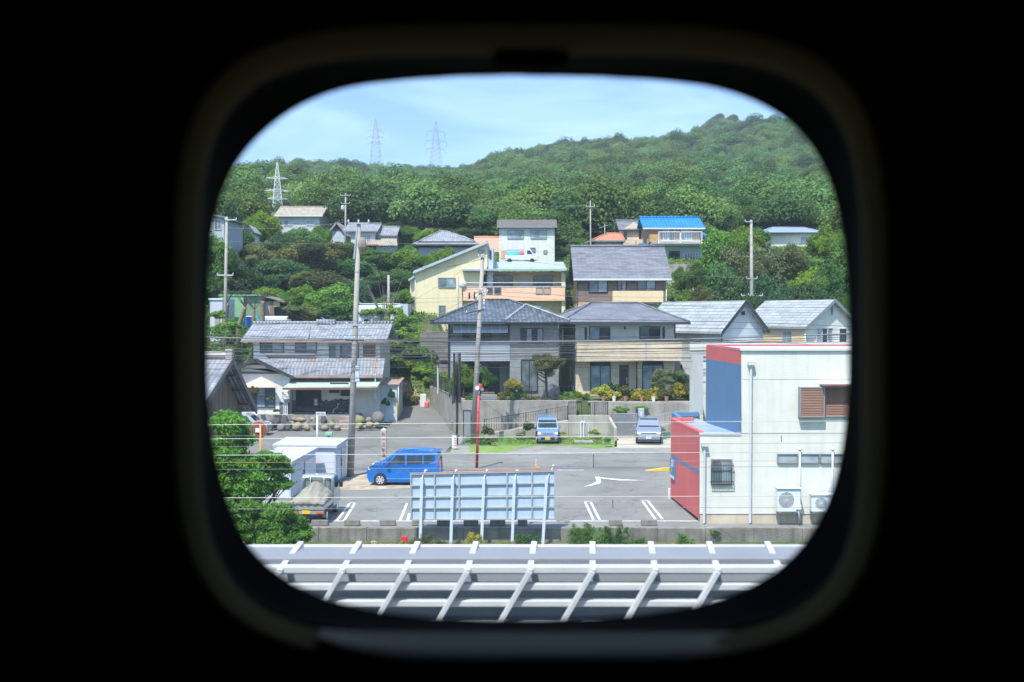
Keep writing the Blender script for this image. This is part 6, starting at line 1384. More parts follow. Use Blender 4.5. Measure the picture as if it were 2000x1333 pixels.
# van with a blue sheet up by the white house
q_ = P(1012, 508, 128.5); o = thing('white_pickup', 'white light truck with a bright blue sheet over its bed by the tall white house', 'pickup truck', (q_.x, 128.5, q_.z - .45), 0)
mb = MB(); mb.extr([(-1.7, .35), (.9, .35), (.9, 1.0), (-1.7, 1.0)], -.7, .7); mb.build('cargo_bed', white_paint, o, bevel=.03)
MB().extr([(.92, .35), (2.4, .35), (2.45, .9), (2.0, 1.15), (1.6, 1.75), (.95, 1.78)], -.7, .7).build('cab', white_paint, o, bevel=.06); MB().extr([(1.15, 1.15), (1.85, 1.15), (1.5, 1.62), (1.15, 1.62)], -.715, -.703).build('side_window', glass_car, o)
MB().rock((-.6, 0, 1.05), (.95, .6, .42), seed=3, sub=3).build('tarpaulin', mat('blue_sheet', (.01, .38, .75), .6, var=.2, scale=2), o, smooth=True); MB().rock((.45, -.1, 1.25), (.35, .4, .35), seed=5).build('red_bundle', red_paint, o, smooth=True)
for x_ in (-1.1, 1.8):
    for s in (-1, 1): MB().tube([(x_, s * .5, .3), (x_, s * .71, .3)], .3, 18).build('wheel', rubber, o)
# white bus among the bushes
q_ = P(700, 622, 96); zb = PZ(626, 96); o = thing('white_minibus', 'white boxy minibus half hidden by bushes behind the restaurant', 'minibus', (q_.x, 96, zb - .6), 0)
LX = PX(783, 96) - q_.x; MB().box(0, LX, 0, 1.9, .4, PZ(597, 96) - zb + .6).build('body', white_paint, o, bevel=.08)
for k in range(4): MB().box(.25 + k * LX / 4, LX / 4 * (k + 1) - .1, -.012, -.002, 1.0, 1.65).build('side_window', glass_m, o)
mb = MB(); zt = PZ(594, 96) - zb + .6; mb.tube([(.1, .2, zt), (LX - .1, .2, zt)], .04, 6).tube([(.1, 1.7, zt), (LX - .1, 1.7, zt)], .04, 6)
for k in range(7): mb.tube([(.2 + k * (LX - .4) / 6, .2, zt), (.2 + k * (LX - .4) / 6, 1.7, zt)], .03, 6)
mb.build('roof_rack', trim_white, o)
for x_ in (.8, LX - .8): MB().tube([(x_, .0, .35), (x_, .2, .35)], .35, 18).build('wheel', rubber, o)
q_ = P(789, 622, 99); o = MB().box(0, 1.0, 0, 3, -1.5, PZ(594, 99) - PZ(622, 99)).build('block_hut', pale_wall); o.location = (q_.x - .6, 99, PZ(622, 99)); props(o, 'small pale hut wall right of the white minibus', 'hut')
# small ground things
q_ = P(790, 1052, 40.2); o = MB().box(-.1, .1, -.1, .1, 0, .2).build('marker_block', mat('signal_red', (.70, .01, .04), .5), bevel=.01); o.location = (q_.x, 40.2, -.36); props(o, 'small bright red marker block in the weeds left of the billboard', 'marker')
MB().box(-.04, .04, -.04, .04, -.25, 0).build('stake', trim_grey, o)
q_ = P(729, 1058, 40.1); o = MB().rock((0, 0, 0), (.14, .12, .15), seed=8).build('stone', concrete_l); o.location = (q_.x, 40.1, -.44); props(o, 'pale stone lying in the weeds left of the red marker', 'stone')
for (pxx, lb) in ((1285, 'green plastic planter left of the other by the low wall'), (1302, 'green plastic planter next to the red wall edge')):
    c = P(pxx, 847, 71.3); o = thing('planter', lb, 'planter', (c.x, 71.3, .02)); MB().box(-.25, .25, -.15, .15, 0, .4).build('box', mat('planter_green', (.03, .12, .10), .6), o, bevel=.02)
pots = [(1178, 'l'), (1199, ''), (1221, ''), (1253, ''), (1276, ''), (1301, '')]
terra = mat('terracotta', (.33, .17, .11), .8, var=.15)
wall_things = ['beside the small green shrub', 'under the leftmost yellow bush', 'before the big glass door', 'below the brown front door', 'right of the brown front door', 'under the silvery tree', 'just right of the silvery tree', 'near the white cone', 'beside the rightmost bush', 'next to the red and blue building']
for i, ((pxx, _), w_) in enumerate(zip(pots, wall_things)):
    c = PX(pxx, 73.8); o = MB().tube([(0, 0, 0), (0, 0, .32), (0, 0, .36)], [.11, .15, .16], 14).build('flower_pot', terra if i % 3 != 1 else white_paint); o.location = (c, 73.5, 2.46)
    props(o, ('terracotta' if i % 3 != 1 else 'white') + ' flower pot on the concrete wall ' + w_, 'flower pot', 'flower pots on the garden wall')
o = MB().tube([(0, 0, 0), (0, 0, .45)], [.22, .02], 12).build('marker_cone', white_paint); o.location = (PX(1366, 73.6), 73.4, 2.46); props(o, 'small white cone at the right end of the garden wall', 'cone')
t = thing('trellis', 'tan wooden lattice panel in the garden behind the red lamp pole', 'trellis', (PX(941, 74), 74.0, 2.5)); mb = MB()
for i in range(7): mb.box(i * .15, i * .15 + .03, 0, .02, 0, .62)
for i in range(5): mb.box(0, .93, .021, .04, i * .145, i * .145 + .03)
mb.build('lattice', mat('tan_wood', (.48, .30, .14), .8), t)
t = MB().box(-.6, .6, 0, .4, 0, .35).build('trough', trim_grey, bevel=.02); t.location = (PX(955, 73.2), 73.1, 2.62); props(t, 'dark grey trough below the wooden trellis', 'planter')
for i, (a, lb) in enumerate(((1352, 'left'), (1358, 'right'))):
    pass
t = thing('banner', 'faded striped banner hanging among the trees right of the brown house', 'banner', (PX(1350, 110), 110, PZ(582, 110))); hh = PZ(542, 110) - PZ(582, 110)
mb = MB()
for k in range(5): mb.box(k * .14, k * .14 + .135, 0, .03, 0, hh, mi=k % 2)
mb.build('cloth', [mat('navy', (.05, .06, .14)), white_paint], t); MB().box(-.05, .0, -.02, .05, -2, hh + .1).build('pole', metal_g, t)
# ------------------------------------------------------------------ foliage
def leafcloud(pts, nrm, size, asp=.6, up=.35, rnd=.8):
    "one quad per point, roughly facing nrm"
    n = len(pts); a = rng.normal(size=(n, 3)); nr = nrm + rnd * rng.normal(size=(n, 3)); nr[:, 2] += up; nr /= np.linalg.norm(nr, axis=1)[:, None] + 1e-9
    u = np.cross(nr, a); u /= np.linalg.norm(u, axis=1)[:, None] + 1e-9; v = np.cross(nr, u)
    s = size * rng.uniform(.6, 1.35, n)[:, None]; u = u * s; v = v * s * asp
    V = np.stack([pts - u, pts - v * .9 + u * .1, pts + u, pts + v * .9 + u * .1], 1).reshape(-1, 3)
    return V
def leafmesh(name, V):
    n = len(V) // 4; me = bpy.data.meshes.new(name); me.vertices.add(len(V)); me.vertices.foreach_set('co', V.astype(np.float32).ravel())
    me.loops.add(n * 4); me.loops.foreach_set('vertex_index', np.arange(n * 4, dtype=np.int32)); me.polygons.add(n)
    me.polygons.foreach_set('loop_start', np.arange(0, n * 4, 4, dtype=np.int32)); me.update(calc_edges=True); me.validate(); return me
def crown_pts(n, lobes, rl=(.26, .42), flat=.95, seed=0, base=-.9, fill=.15):
    r = np.random.default_rng(seed); C = []; 
    while len(C) < lobes:
        d = r.normal(size=3); d /= np.linalg.norm(d)
        if d[2] < base: continue
        C.append(d * r.uniform(.3, .74) * np.array([1, 1, flat]))
    C = np.array(C); R = r.uniform(*rl, lobes); w_ = R ** 2 / (R ** 2).sum(); k = r.choice(lobes, n, p=w_)
    d = r.normal(size=(n, 3)); d /= np.linalg.norm(d, axis=1)[:, None]; d[:, 2] = np.where(d[:, 2] < -.35, -d[:, 2] * .6, d[:, 2])
    rad = R[k] * (1 - np.abs(r.normal(size=n)) * fill)
    return C[k] + d * rad[:, None], d
def crown_mesh(name, n, lobes, size, asp=.6, seed=0, rnd=.8, **kw):
    p, d = crown_pts(n, lobes, seed=seed, **kw); return leafmesh(name, leafcloud(p, d, size, asp, rnd=rnd))
BIG = [crown_mesh('crown_a', 6500, 30, .050, seed=1), crown_mesh('crown_b', 6500, 38, .048, seed=2, rl=(.22, .4)), crown_mesh('crown_c', 6500, 24, .052, seed=3, flat=.85), crown_mesh('crown_d', 6500, 44, .047, seed=4, rl=(.2, .34))]
BUSH = [crown_mesh('bush_a', 1500, 10, .11, seed=11, base=-.1), crown_mesh('bush_b', 1500, 13, .10, seed=12, base=-.1), crown_mesh('bush_c', 1300, 8, .12, seed=13, base=-.1)]
for me in BIG + BUSH: me.materials.append(L_mid)
def setmat(o, m): o.material_slots[0].link = 'OBJECT'; o.material_slots[0].material = m
trunkmesh = []
for s in range(3):
    rr = random.Random(s); mb = MB(); mb.tube([(0, 0, -.3), (.02, 0, .4), (.0, .03, .8), (.02, 0, 1.05)], [.06, .045, .035, .02], 8)
    for k in range(7):
        a = rr.uniform(0, 6.28); h = rr.uniform(.45, .9); e = rr.uniform(.3, .55); mb.tube([(0, 0, h), (e * .5 * math.cos(a), e * .5 * math.sin(a), h + .12), (e * math.cos(a), e * math.sin(a), h + rr.uniform(.2, .4))], [.025, .017, .006], 5)
    oo = mb.build('trunk', bark, smooth=True); trunkmesh.append(oo.data); bpy.data.objects.remove(oo)
def tree(i, px, pyt, Y, rpx, m, label, zb=None, flat=1.0, name='tree', cat='tree', group='trees on the slope'):
    x = PX(px, Y, pyt); zt = PZ(pyt, Y); g = H(x, Y) if zb is None else zb; R = rpx / F * Y * 1.28
    hc = min(R * 1.5 * flat, (zt - g) * .56); zc = zt - hc * 1.0
    o = thing(name, label, cat, (x, Y, g - .1), 0, group)
    c = bpy.data.objects.new('crown', BIG[i % 4]); COL.objects.link(c); c.parent = o; c.location = (0, 0, zc - g + .1); c.scale = (R, R * .9, hc); c.rotation_euler = (0, 0, i * 1.7); setmat(c, m)
    rr = random.Random(i * 13 + 5)
    for k in range(3):
        a = rr.uniform(0, 6.28); q = rr.uniform(.42, .6); c2 = bpy.data.objects.new('crown', BIG[(i + k + 1) % 4]); COL.objects.link(c2); c2.parent = o
        c2.location = (R * .75 * math.cos(a), R * .6 * math.sin(a), zc - g + hc * rr.uniform(-.3, .42)); c2.scale = (R * q, R * q, hc * q * 1.05); c2.rotation_euler = (rr.uniform(-.3, .3), rr.uniform(-.3, .3), a); setmat(c2, m)
    t = bpy.data.objects.new('trunk', trunkmesh[i % 3]); COL.objects.link(t); t.parent = o; ht = max(zc - g, .8) / 1.05; t.scale = (max(ht, R), max(ht, R), ht * 1.15); t.rotation_euler = (0, 0, i * 2.3)
    return o
TL = [
 (428,448,108,34,L_mid,'green tree hiding the foot of the grey corner house'), (515,404,148,32,L_bright,'bright green round crowned tree left of the tan roofed house'), (492,425,140,26,L_bright,'bright tree beside the tiny white gabled house'),
 (590,440,138,34,L_mid,'mid green tree covering the lower left of the tan roofed house'), (565,452,130,40,L_dark,'dark tree below the tan roofed house'), (625,432,146,20,L_bright,'small light tree just under the right end of the tan roof'),
 (462,440,132,30,L_mid,'green tree behind the far left pole top'), (500,470,124,44,L_grey,'greyish tree right of the far left pole'), (440,480,118,34,L_grey,'greyish tree at the left window edge'),
 (610,464,122,58,L_olive,'broad brownish olive tree in the middle of the left slope'), (664,462,128,34,L_bright,'bright tree left of the tall pole below the gabled roof'), (560,500,114,52,L_dark,'dark spreading tree below the greyish one'),
 (478,520,110,46,L_dark,'very dark tree above the green shed'), (630,520,110,48,L_olive,'olive tree behind the large light bush'), (690,500,122,42,L_mid,'green tree directly behind the tall pole'),
 (728,486,132,34,L_bright,'bright tree under the two tier grey tiled house'), (762,492,128,36,L_mid,'green tree right of the two tier house'), (797,480,126,32,L_bright,'light tree in front of the broad hip roof'),
 (850,480,120,22,L_bright,'small bright tree at the foot of the broad hip roof'), (780,520,114,38,L_mid,'tree touching the left side of the yellow house roof'), (735,530,112,42,L_dark,'dark tree below the two tier grey tiled house'),
 (690,548,104,34,L_dark,'dark tree just left of the white minibus'), (540,556,103,36,L_bright,'bright bush like tree above the brown tin shed'), (590,556,101,36,L_mid,'green tree right of the brown tin shed'), (640,548,97,50,L_bright,'large light green tree directly above the restaurant roof'),
 (600,590,93,30,L_olive,'low olive tree just over the restaurant ridge'), (455,560,106,30,L_dark,'dark tree behind the green shed'), (765,568,103,24,L_mid,'green tree behind the short concrete post'), (786,562,104,20,L_bright,'bright tree against the left edge of the yellow house'),
 (820,520,125,20,L_mid,'tree peeking above the yellow house roof'), (700,470,136,26,L_mid,'tree beneath the pale bay window'), (432,520,108,30,L_mid,'tree left of the far left pole'), (872,478,124,18,L_bright,'small light tree above the yellow roof slope'),
 (1112,560,108,16,L_bright,'bright tree in the gap between yellow and brown houses'), (1112,520,118,15,L_mid,'green tree higher up in the gap beside the brown house'), (1092,478,140,16,L_mid,'tree right of the tall white house'), (1130,462,146,24,L_mid,'tree left of the orange roofed house'), (1108,588,104,17,L_mid,'lowest tree in the gap beside the yellow house wing'),
 (1400,430,122,42,L_bright,'large bright tree right of the blue roofed house'), (1446,436,128,44,L_bright,'bright tree behind the right utility pole'), (1440,470,112,46,L_grey,'greyish tree directly left of the right utility pole'), (1500,462,116,50,L_grey,'greyish tree directly right of the right utility pole'),
 (1392,492,108,36,L_mid,'green tree above the small house gap right of the brown house'), (1545,482,124,38,L_mid,'tree in front of the grey roofed white house'), (1440,520,100,44,L_dark,'dark tree low behind the steep grey gable'), (1500,522,99,46,L_dark,'dark tree low behind the cream house'),
 (1555,530,98,44,L_dark,'dark tree at the lower right behind the cream houses'), (1590,512,104,46,L_bright,'bright tree right of the dark trees above the cream houses'), (1632,500,102,38,L_mid,'tree at the right window edge'), (1618,424,132,30,L_bright,'tall bright tree right of the grey roofed white house'), (1650,440,126,30,L_mid,'dark leaved tree at the right window edge by the tall bright one'),
 (1345,560,104,36,L_bright,'light bushy tree behind the beige house roof'), (1322,588,98,24,L_mid,'small tree just right of the brown house'), (1378,548,102,30,L_olive,'olive tree behind the pale slate roof'), (1462,560,94,28,L_dark,'dark tree between the two slate gables'), (1330,515,118,18,L_mid,'small tree on top of the bare concrete wall'), (1640,560,93,34,L_mid,'green tree above the rightmost gable'), (1530,565,92,26,L_dark,'dark low tree between the cream houses'),
 (1385,452,138,22,L_bright,'small bright tree right against the blue annex roof'), (1480,440,150,24,L_mid,'tree left of the grey roofed white house'), (1105,440,165,16,L_mid,'tree on the hill foot behind the white house'),
 (802,438,150,26,L_mid,'green tree right of the two tier house roofs'),(838,440,148,22,L_bright,'light tree just behind the top of the broad hip roof'),(905,442,150,24,L_mid,'green tree above the salmon pink roof'),(770,432,158,24,L_dark,'dark tree at the forest foot above the two tier house')]
for i, (px, pt, Y, r, m, lb) in enumerate(TL): tree(i, px, pt, Y, r, m, lb)
# darker second row that fills the gaps below
# garden trees
def bush(i, px, py, Y, rpx, hpx, m, label, zb=None, name='bush', cat='bush', group=None, trunk=False):
    c = P(px, py, Y); R = rpx / F * Y; hh = hpx / 2 / F * Y
    if trunk: 
        o = thing(name, label, cat, (c.x, Y, zb if zb is not None else H(c.x, Y)), 0, group); z0 = o.location.z
        b_ = bpy.data.objects.new('crown', BIG[i % 4]); COL.objects.link(b_); b_.parent = o; b_.location = (0, 0, c.z - z0); b_.scale = (R * .92, R * .85, hh * 1.0); setmat(b_, m); b_.rotation_euler = (0, 0, i); rr = random.Random(i + int(px))
        for k in range(6):
            a = k * 1.047 + rr.uniform(-.4, .4); q = rr.uniform(.35, .58); e = rr.uniform(.5, .85); c2 = bpy.data.objects.new('crown', BIG[(i + k) % 4]); COL.objects.link(c2); c2.parent = o
            c2.location = (R * e * math.cos(a), R * e * .8 * math.sin(a), c.z - z0 + hh * rr.uniform(-.75, .6)); c2.scale = (R * q * 1.1, R * q, hh * q); c2.rotation_euler = (rr.uniform(-.4, .4), rr.uniform(-.4, .4), a); setmat(c2, m)
        t = bpy.data.objects.new('trunk', trunkmesh[i % 3]); COL.objects.link(t); t.parent = o; k = max(.3, c.z - z0) / 1.05; t.scale = (k * .9, k * .9, k)
        return o
    o = bpy.data.objects.new(name, BUSH[i % 3]); COL.objects.link(o); o.location = c - Vector((0, 0, hh * .15)); o.scale = (R * 1.1, R, hh * 1.15); o.rotation_euler = (0, 0, i * 1.3); setmat(o, m)
    return props(o, label, cat, group)
bush(0, 905, 735, 74.2, 24, 66, L_bright, 'tall bright garden tree behind the steel post', 2.5, 'garden_tree', 'tree', None, True)
bush(1, 945, 742, 74.6, 22, 62, L_mid, 'dark topiary like garden tree right of the concrete pole', 2.5, 'garden_tree', 'tree', None, True)
bush(2, 997, 758, 74.2, 25, 48, L_yel, 'bright yellow green citrus tree in the grey house garden', 2.5, 'garden_tree', 'tree', None, True); 
bush(3, 1066, 712, 74.6, 34, 52, L_olive, 'spreading olive coloured pine in the grey house garden', 2.5, 'garden_tree', 'tree', None, True)
bush(0, 1296, 738, 75.4, 27, 42, L_grey, 'silvery green tree before the right window of the beige house', 2.5, 'garden_tree', 'tree', None, True)
bush(1, 1330, 742, 75.6, 20, 46, L_grey, 'second silvery tree at the right corner of the beige house', 2.5, 'garden_tree', 'tree', None, True)
bl = [(925,780,72.5,18,30,L_mid,'low green bush behind the top of the lane wall'),(1008,772,72.8,26,26,L_mid,'green bush under the citrus tree'),(1040,780,72.6,22,16,L_olive,'low olive bush below the spreading pine'),(1075,782,72.7,24,14,L_grey,'low greyish bush right of the pine trunk'),
 (1124,773,72.2,13,30,L_bright,'bright conical shrub left of the beige house wall'),(1172,775,73.3,17,22,L_yel,'leftmost yellowish bush on the garden wall'),(1198,760,74.2,19,34,L_mid,'dark green shrub before the big glass door'),(1197,778,73.2,16,20,L_yel,'yellowish bush below the dark green shrub'),(1222,777,73.2,16,22,L_olive,'orange tinged bush left of the brown door'),
 (1246,779,73.1,15,20,L_yel,'pale bush right below the brown front door'),(1272,776,73.2,17,24,L_yel,'yellow green bush below the silvery tree'),(1297,778,73.1,17,22,L_olive,'olive bush right of the yellow green one'),(1320,772,73.3,18,28,L_yel,'yellow bush in the middle of the right wall half'),(1345,772,73.3,18,28,L_olive,'olive bush near the right end of the wall'),(1366,770,73.4,13,30,L_yel,'last yellow bush before the red and blue building'),(1215,801,71.2,20,16,L_bright,'bright plant hanging over the wall front'),(1254,797,71.3,16,12,L_bright,'second bright plant hanging over the wall'),
 (1035,838,68.8,15,32,L_olive,'flowering bush left of the light blue van'),(1018,850,68.9,14,18,L_mid,'low bush left of the flowering one'),(1098,848,68.9,11,12,L_yel,'small yellow green bush right of the light blue van'),(1160,848,68.9,13,18,L_bright,'round light bush before the ramp wall end'),(950,845,68.6,18,34,L_olive,'scraggy bush with reddish leaves by the red pole'),(945,868,67.3,14,20,L_mid,'low dark bush at the foot of the concrete pole'),(1187,862,66.4,9,14,L_mid,'tuft of weeds by the driveway corner'),(965,862,67,12,12,L_olive,'low creeping plant right of the concrete pole'),
 (1290,840,70.4,12,10,L_grey,'greyish seedlings in the planters'),(497,770,76.4,10,34,L_olive,'cloud pruned pine before the restaurant window'),(527,780,76.4,10,14,L_olive,'small pruned pine right of the taller one'),(540,803,76.2,8,12,L_dark,'dark ball shaped shrub before the restaurant'),
 (1140,778,73.4,14,20,L_mid,'green shrub above the end of the black railing'),(1100,780,73.3,16,18,L_bright,'bright low shrub left of the conical one'),(985,783,73.2,18,14,L_bright,'bright low plants along the garden wall edge'),(890,760,75.5,14,40,L_mid,'green shrub behind the dark steel post'),(1060,856,71.0,10,8,L_mid,'small tuft behind the light blue van'),(1290,800,72.3,14,10,L_mid,'small plant hanging over the wall right of the others'),
 (753,790,78.4,10,26,L_dark,'dark shrub at the foot of the annex wall'),(763,772,79.0,9,32,L_dark,'ivy climbing the annex wall'),(800,780,86.0,24,26,L_olive,'scrubby plants on the brown dirt pile'),(822,765,88,16,20,L_mid,'green bush on the right of the dirt pile')]
for i, (px, py, Y, r, h, m, lb) in enumerate(bl):
    if 71 <= Y <= 74.3: Y += 1.1
    elif 68.5 <= Y <= 69: Y += 1.4
    if 1165 < px < 1370 and py > 765 and py < 790: r, h, py = r * 1.35, h * 2.0, py - 3
    bush(i, px, py, Y, r, h, m, lb)
sl_ = [(455,640,86,30,44,L_bright),(430,650,84,26,50,L_mid),(478,665,85,16,40,L_bright),(440,690,83,30,36,L_bright),(470,690,83,18,30,L_mid),(423,620,88,20,30,L_mid),
 (770,610,95,24,36,L_bright),(790,625,94,24,34,L_bright),(760,640,93,24,40,L_mid),(785,655,92,26,40,L_bright),(812,660,91,22,40,L_mid),(770,680,90.6,24,36,L_bright),(800,690,90.3,28,36,L_mid),(825,690,90.0,18,50,L_mid),(760,705,89.6,18,22,L_bright),(790,715,89.0,30,24,L_bright),(822,725,88.4,22,28,L_bright),(838,748,87.4,14,26,L_mid),(745,600,97,22,26,L_bright),(716,612,96,16,22,L_bright),(735,612,95.2,20,24,L_bright),(848,700,90.4,12,40,L_olive),(1112,612,100,18,20,L_mid),(1300,600,97,22,24,L_mid),(1335,605,95,22,24,L_bright),
 (660,600,92,26,24,L_mid),(575,608,91,30,22,L_olive),(625,612,91,28,18,L_mid)]
SB = ['light green bush directly above the barn ridge', 'mid green bush at the very left window edge above the barn', 'bright bush touching the left end of the restaurant upper roof', 'bright bush between the barn ridge and the restaurant wall', 'low green bush left of the restaurant upper wall', 'green bush under the grey block shed',
 'bright bush at the top of the bank right of the minibus', 'bright bush just left of the yellow house corner', 'mid green bush right of the restaurant ridge end', 'bright bush on the bank below the yellow house corner', 'bush beside the block wall top', 'bright bush at the middle of the green bank', 'mid green bush left of the block wall', 'tall narrow bush against the block wall edge', 'small bright bush beside the restaurant lower roof end', 'wide flat bush low on the green bank', 'bright bush just above the dirt pile', 'bush at the top end of the lane fence', 'bright bush before the left half of the minibus', 'small bright bush low before the minibus', 'bright bush before the middle of the minibus', 'olive creeper in front of the block wall', 'bush in the gap between yellow and beige houses', 'bush at the right corner of the brown house', 'bright bush behind the beige house roof end',
 'bush behind the restaurant ridge left of the tall pole', 'olive bush right of the blue drum behind the ridge', 'green bush behind the raised ridge tile box']
dirs = ['left of the restaurant roof', 'on the slope right of the restaurant', 'behind the restaurant ridge', 'behind the houses']
for i, (px, py, Y, r, h, m) in enumerate(sl_):
    if 750 < px < 850 and m is L_mid: m = L_bright
    w_ = 'at the left window edge above the barn' if px < 490 else 'behind the restaurant ridge' if px < 700 else 'on the green bank right of the restaurant' if px < 870 else 'between the houses on the slope'
    bush(i, px, py, Y, r, h, m, SB[i])
# pollarded trunks by the green shed
for k, (pa, pb, r_, lb) in enumerate((((443, 592), (438, 645), .32, 'thick pollarded tree trunk before the grey block shed'), ((479, 600), (466, 638), .22, 'leaning tree stump with twigs before the green shed'), ((513, 588), (512, 625), .26, 'dark upright pollarded trunk left of the brown tin shed'), ((497, 606), (495, 622), .15, 'short stump between the two trunks'))):
    A_, B_ = P(pa[0], pa[1], 91 - k * .3), P(pb[0], pb[1], 91 - k * .3); g = min(H(B_.x, B_.y), B_.z); o = thing('pollarded_tree', lb, 'tree', (B_.x, B_.y, g)); d = A_ - B_; e = Vector((0, 0, B_.z - g))
    MB().tube([(0, 0, -.2), e, e + d * .5, e + d * .85, e + d], [r_ * 1.1, r_, r_ * .8, r_ * .75, r_ * .9], 10).build('trunk', mat('pale_bark', (.20, .145, .10), .9, var=.3, scale=5, bump=.5, bscale=12), o, smooth=True); mb = MB(); rr = random.Random(k)
    for j in range(9): a = rr.uniform(-1.2, 1.2); l = rr.uniform(.5, 1.9); mb.tube([e + d, e + d + Vector((l * math.sin(a) * .5, rr.uniform(-.2, .2), l * .55)), e + d + Vector((l * math.sin(a), 0, l))], [.035, .02, .008], 4)
    mb.build('twigs', bark, o)
o = thing('bare_tree', 'leafless grey shrub right of the short concrete post', 'tree', (PX(752, 95), 95, H(PX(752, 95), 95))); mb = MB(); rr = random.Random(77); zt = PZ(545, 95) - o.location.z
for j in range(22): a = rr.uniform(-.9, .9); l = rr.uniform(.5, 1) * zt; mb.tube([(0, 0, 0), (l * math.sin(a) * .2, 0, l * .5), (l * math.sin(a) * .55, rr.uniform(-.5, .5), l)], [.05, .03, .01], 4)
mb.build('branches', mat('grey_twig', (.20, .17, .15), .9), o)
# near tree on the left: feathery leaflets hanging in clumps
def near_clump(cx, cy, Y, rx, ry, n, seed, k=14):
    r = np.random.default_rng(seed); c = P(cx, cy, Y); RX, RZ = rx / F * Y, ry / F * Y; pts = []; nr = []
    subs = []
    for _ in range(k):
        d = r.normal(size=3); d /= np.linalg.norm(d); subs.append((d * np.array([RX, RX * .7, RZ]) * r.uniform(.3, .85), r.uniform(.25, .45) * min(RX, RZ)))
    m_ = n // k
    for sc3, sr in subs:
        d = r.normal(size=(m_, 3)); d /= np.linalg.norm(d, axis=1)[:, None]; d[:, 2] = np.abs(d[:, 2]) * np.where(r.random(m_) < .8, 1, -1)
        pts.append(np.array(c) + sc3 + d * (sr * (.9 + .32 * r.normal(size=m_)))[:, None] * np.array([1.25, 1.25, .75])); nr.append(d)
    return np.concatenate(pts), np.concatenate(nr)
cl = [(440,830,36,34,34),(462,868,36.2,34,38),(430,880,35.8,40,50),(520,900,36.3,40,26),(468,930,36,52,46),(540,915,36.5,30,24),(550,945,36.4,24,18),(430,950,35.6,34,40),(505,955,36.2,40,30),(495,1020,35,50,40),(550,1015,35,44,36),(580,1030,35.2,26,34),(475,1000,34.8,30,26),(535,1055,34.6,50,26),(590,1050,35,24,24),(440,1000,34.5,24,30),(470,1060,34.5,24,26)]
o = thing('near_tree', 'feathery bright green tree close by at the lower left of the window', 'tree', (PX(470, 36), 36.0, -.6))
P_, N_ = [], []
for i, (cx, cy, Y, rx, ry) in enumerate(cl):
    if i < 9: a, n_ = near_clump(cx, cy, Y, rx, ry, int(rx * ry * 5.2), 100 + i); P_.append(a); N_.append(n_)
V = leafcloud(np.concatenate(P_), np.concatenate(N_) * .4, .080, .34, .45); V -= np.array(o.location); me = leafmesh('near_crown', V); me.materials.append(L_near); c = bpy.data.objects.new('crown', me); COL.objects.link(c); c.parent = o
mb = MB(); rr = random.Random(4)
for cx, cy, Y, rx, ry in cl[:9]:
    e = P(cx, cy, Y) - o.location; mb.tube([(0, 0, 0), (e.x * .3, e.y * .3, e.z * .55), e], [.14, .08, .03], 6)
    for _ in range(4): f = Vector((rr.uniform(-1, 1) * rx / F * Y, rr.uniform(-.4, .4), rr.uniform(-.2, .9) * ry / F * Y)); mb.tube([e * .8, e + f], [.03, .01], 4)
mb.build('trunk', bark, o, smooth=True)
o = thing('near_bush', 'dense bright green thicket at the bottom left below the near tree', 'bush', (PX(520, 35), 35.0, -.55)); P_, N_ = [], []
for i, (cx, cy, Y, rx, ry) in enumerate(cl):
    if i >= 9: a, n_ = near_clump(cx, cy, Y, rx, ry, int(rx * ry * 5.5), 100 + i); P_.append(a); N_.append(n_)
V = leafcloud(np.concatenate(P_), np.concatenate(N_) * .4, .072, .36, .45); V -= np.array(o.location); me = leafmesh('thicket_leaves', V); me.materials.append(L_bush); c = bpy.data.objects.new('leaves', me); COL.objects.link(c); c.parent = o
mb = MB()
for cx, cy, Y, rx, ry in cl[9:]: e = P(cx, cy, Y) - o.location; mb.tube([(e.x * .6, 0, 0), e], [.05, .02], 5)
mb.build('stems', bark, o)
# weeds along the low wall
def weed(label, pxs, pyt, pyb, Y, n, m, seed, name='weeds', size=.05):
    r = np.random.default_rng(seed); x0, x1 = PX(pxs[0], Y), PX(pxs[1], Y); z1 = PZ(pyt, Y); z0 = PZ(pyb, Y) ; pts = []
    st = r.uniform(x0, x1, max(4, int((x1 - x0) * 9)))
    for s in st:
        h = (z1 - z0) * r.uniform(.55, 1); lean = r.uniform(-.12, .12); k = int(n / len(st)); t = r.uniform(.05, 1, k); rad = .13 * (1.1 - t * .7)
        pts.append(np.stack([s + lean * t + r.normal(size=k) * rad, Y + r.normal(size=k) * rad, z0 + h * t], 1))
    pts = np.concatenate(pts); me = leafmesh(name, leafcloud(pts, r.normal(size=pts.shape) * .3, size, .35, .6)); me.materials.append(m); o = bpy.data.objects.new(name, me); COL.objects.link(o); return props(o, label, 'weeds')
weed('tall bright green weeds right of the billboard, left clump', (1112, 1150), 1020, 1068, 40.3, 2200, L_near, 1); weed('medium green weeds between the two taller clumps', (1150, 1184), 1028, 1070, 40.35, 1500, L_near, 2); weed('tall bright green weeds right of the billboard, right clump', (1184, 1232), 1022, 1068, 40.3, 2400, L_near, 3)
weed('low green weeds under the fourth billboard post', (1004, 1046), 1044, 1068, 40.2, 1500, L_near, 4); weed('dry yellowish bush between the second and third posts', (912, 934), 1034, 1064, 40.2, 900, L_yel, 5); weed('small green weed tuft before the wall under the white building', (1322, 1352), 1042, 1068, 40.4, 700, L_near, 6)
weed('green sprout growing from the wall below the white building', (1392, 1402), 1034, 1046, 40.8, 160, L_near, 7); weed('thin weeds beside the first billboard post', (822, 836), 1040, 1062, 40.3, 350, L_olive, 8); weed('green weeds at the right end of the tall clumps', (1232, 1256), 1048, 1070, 40.3, 500, L_near, 9)
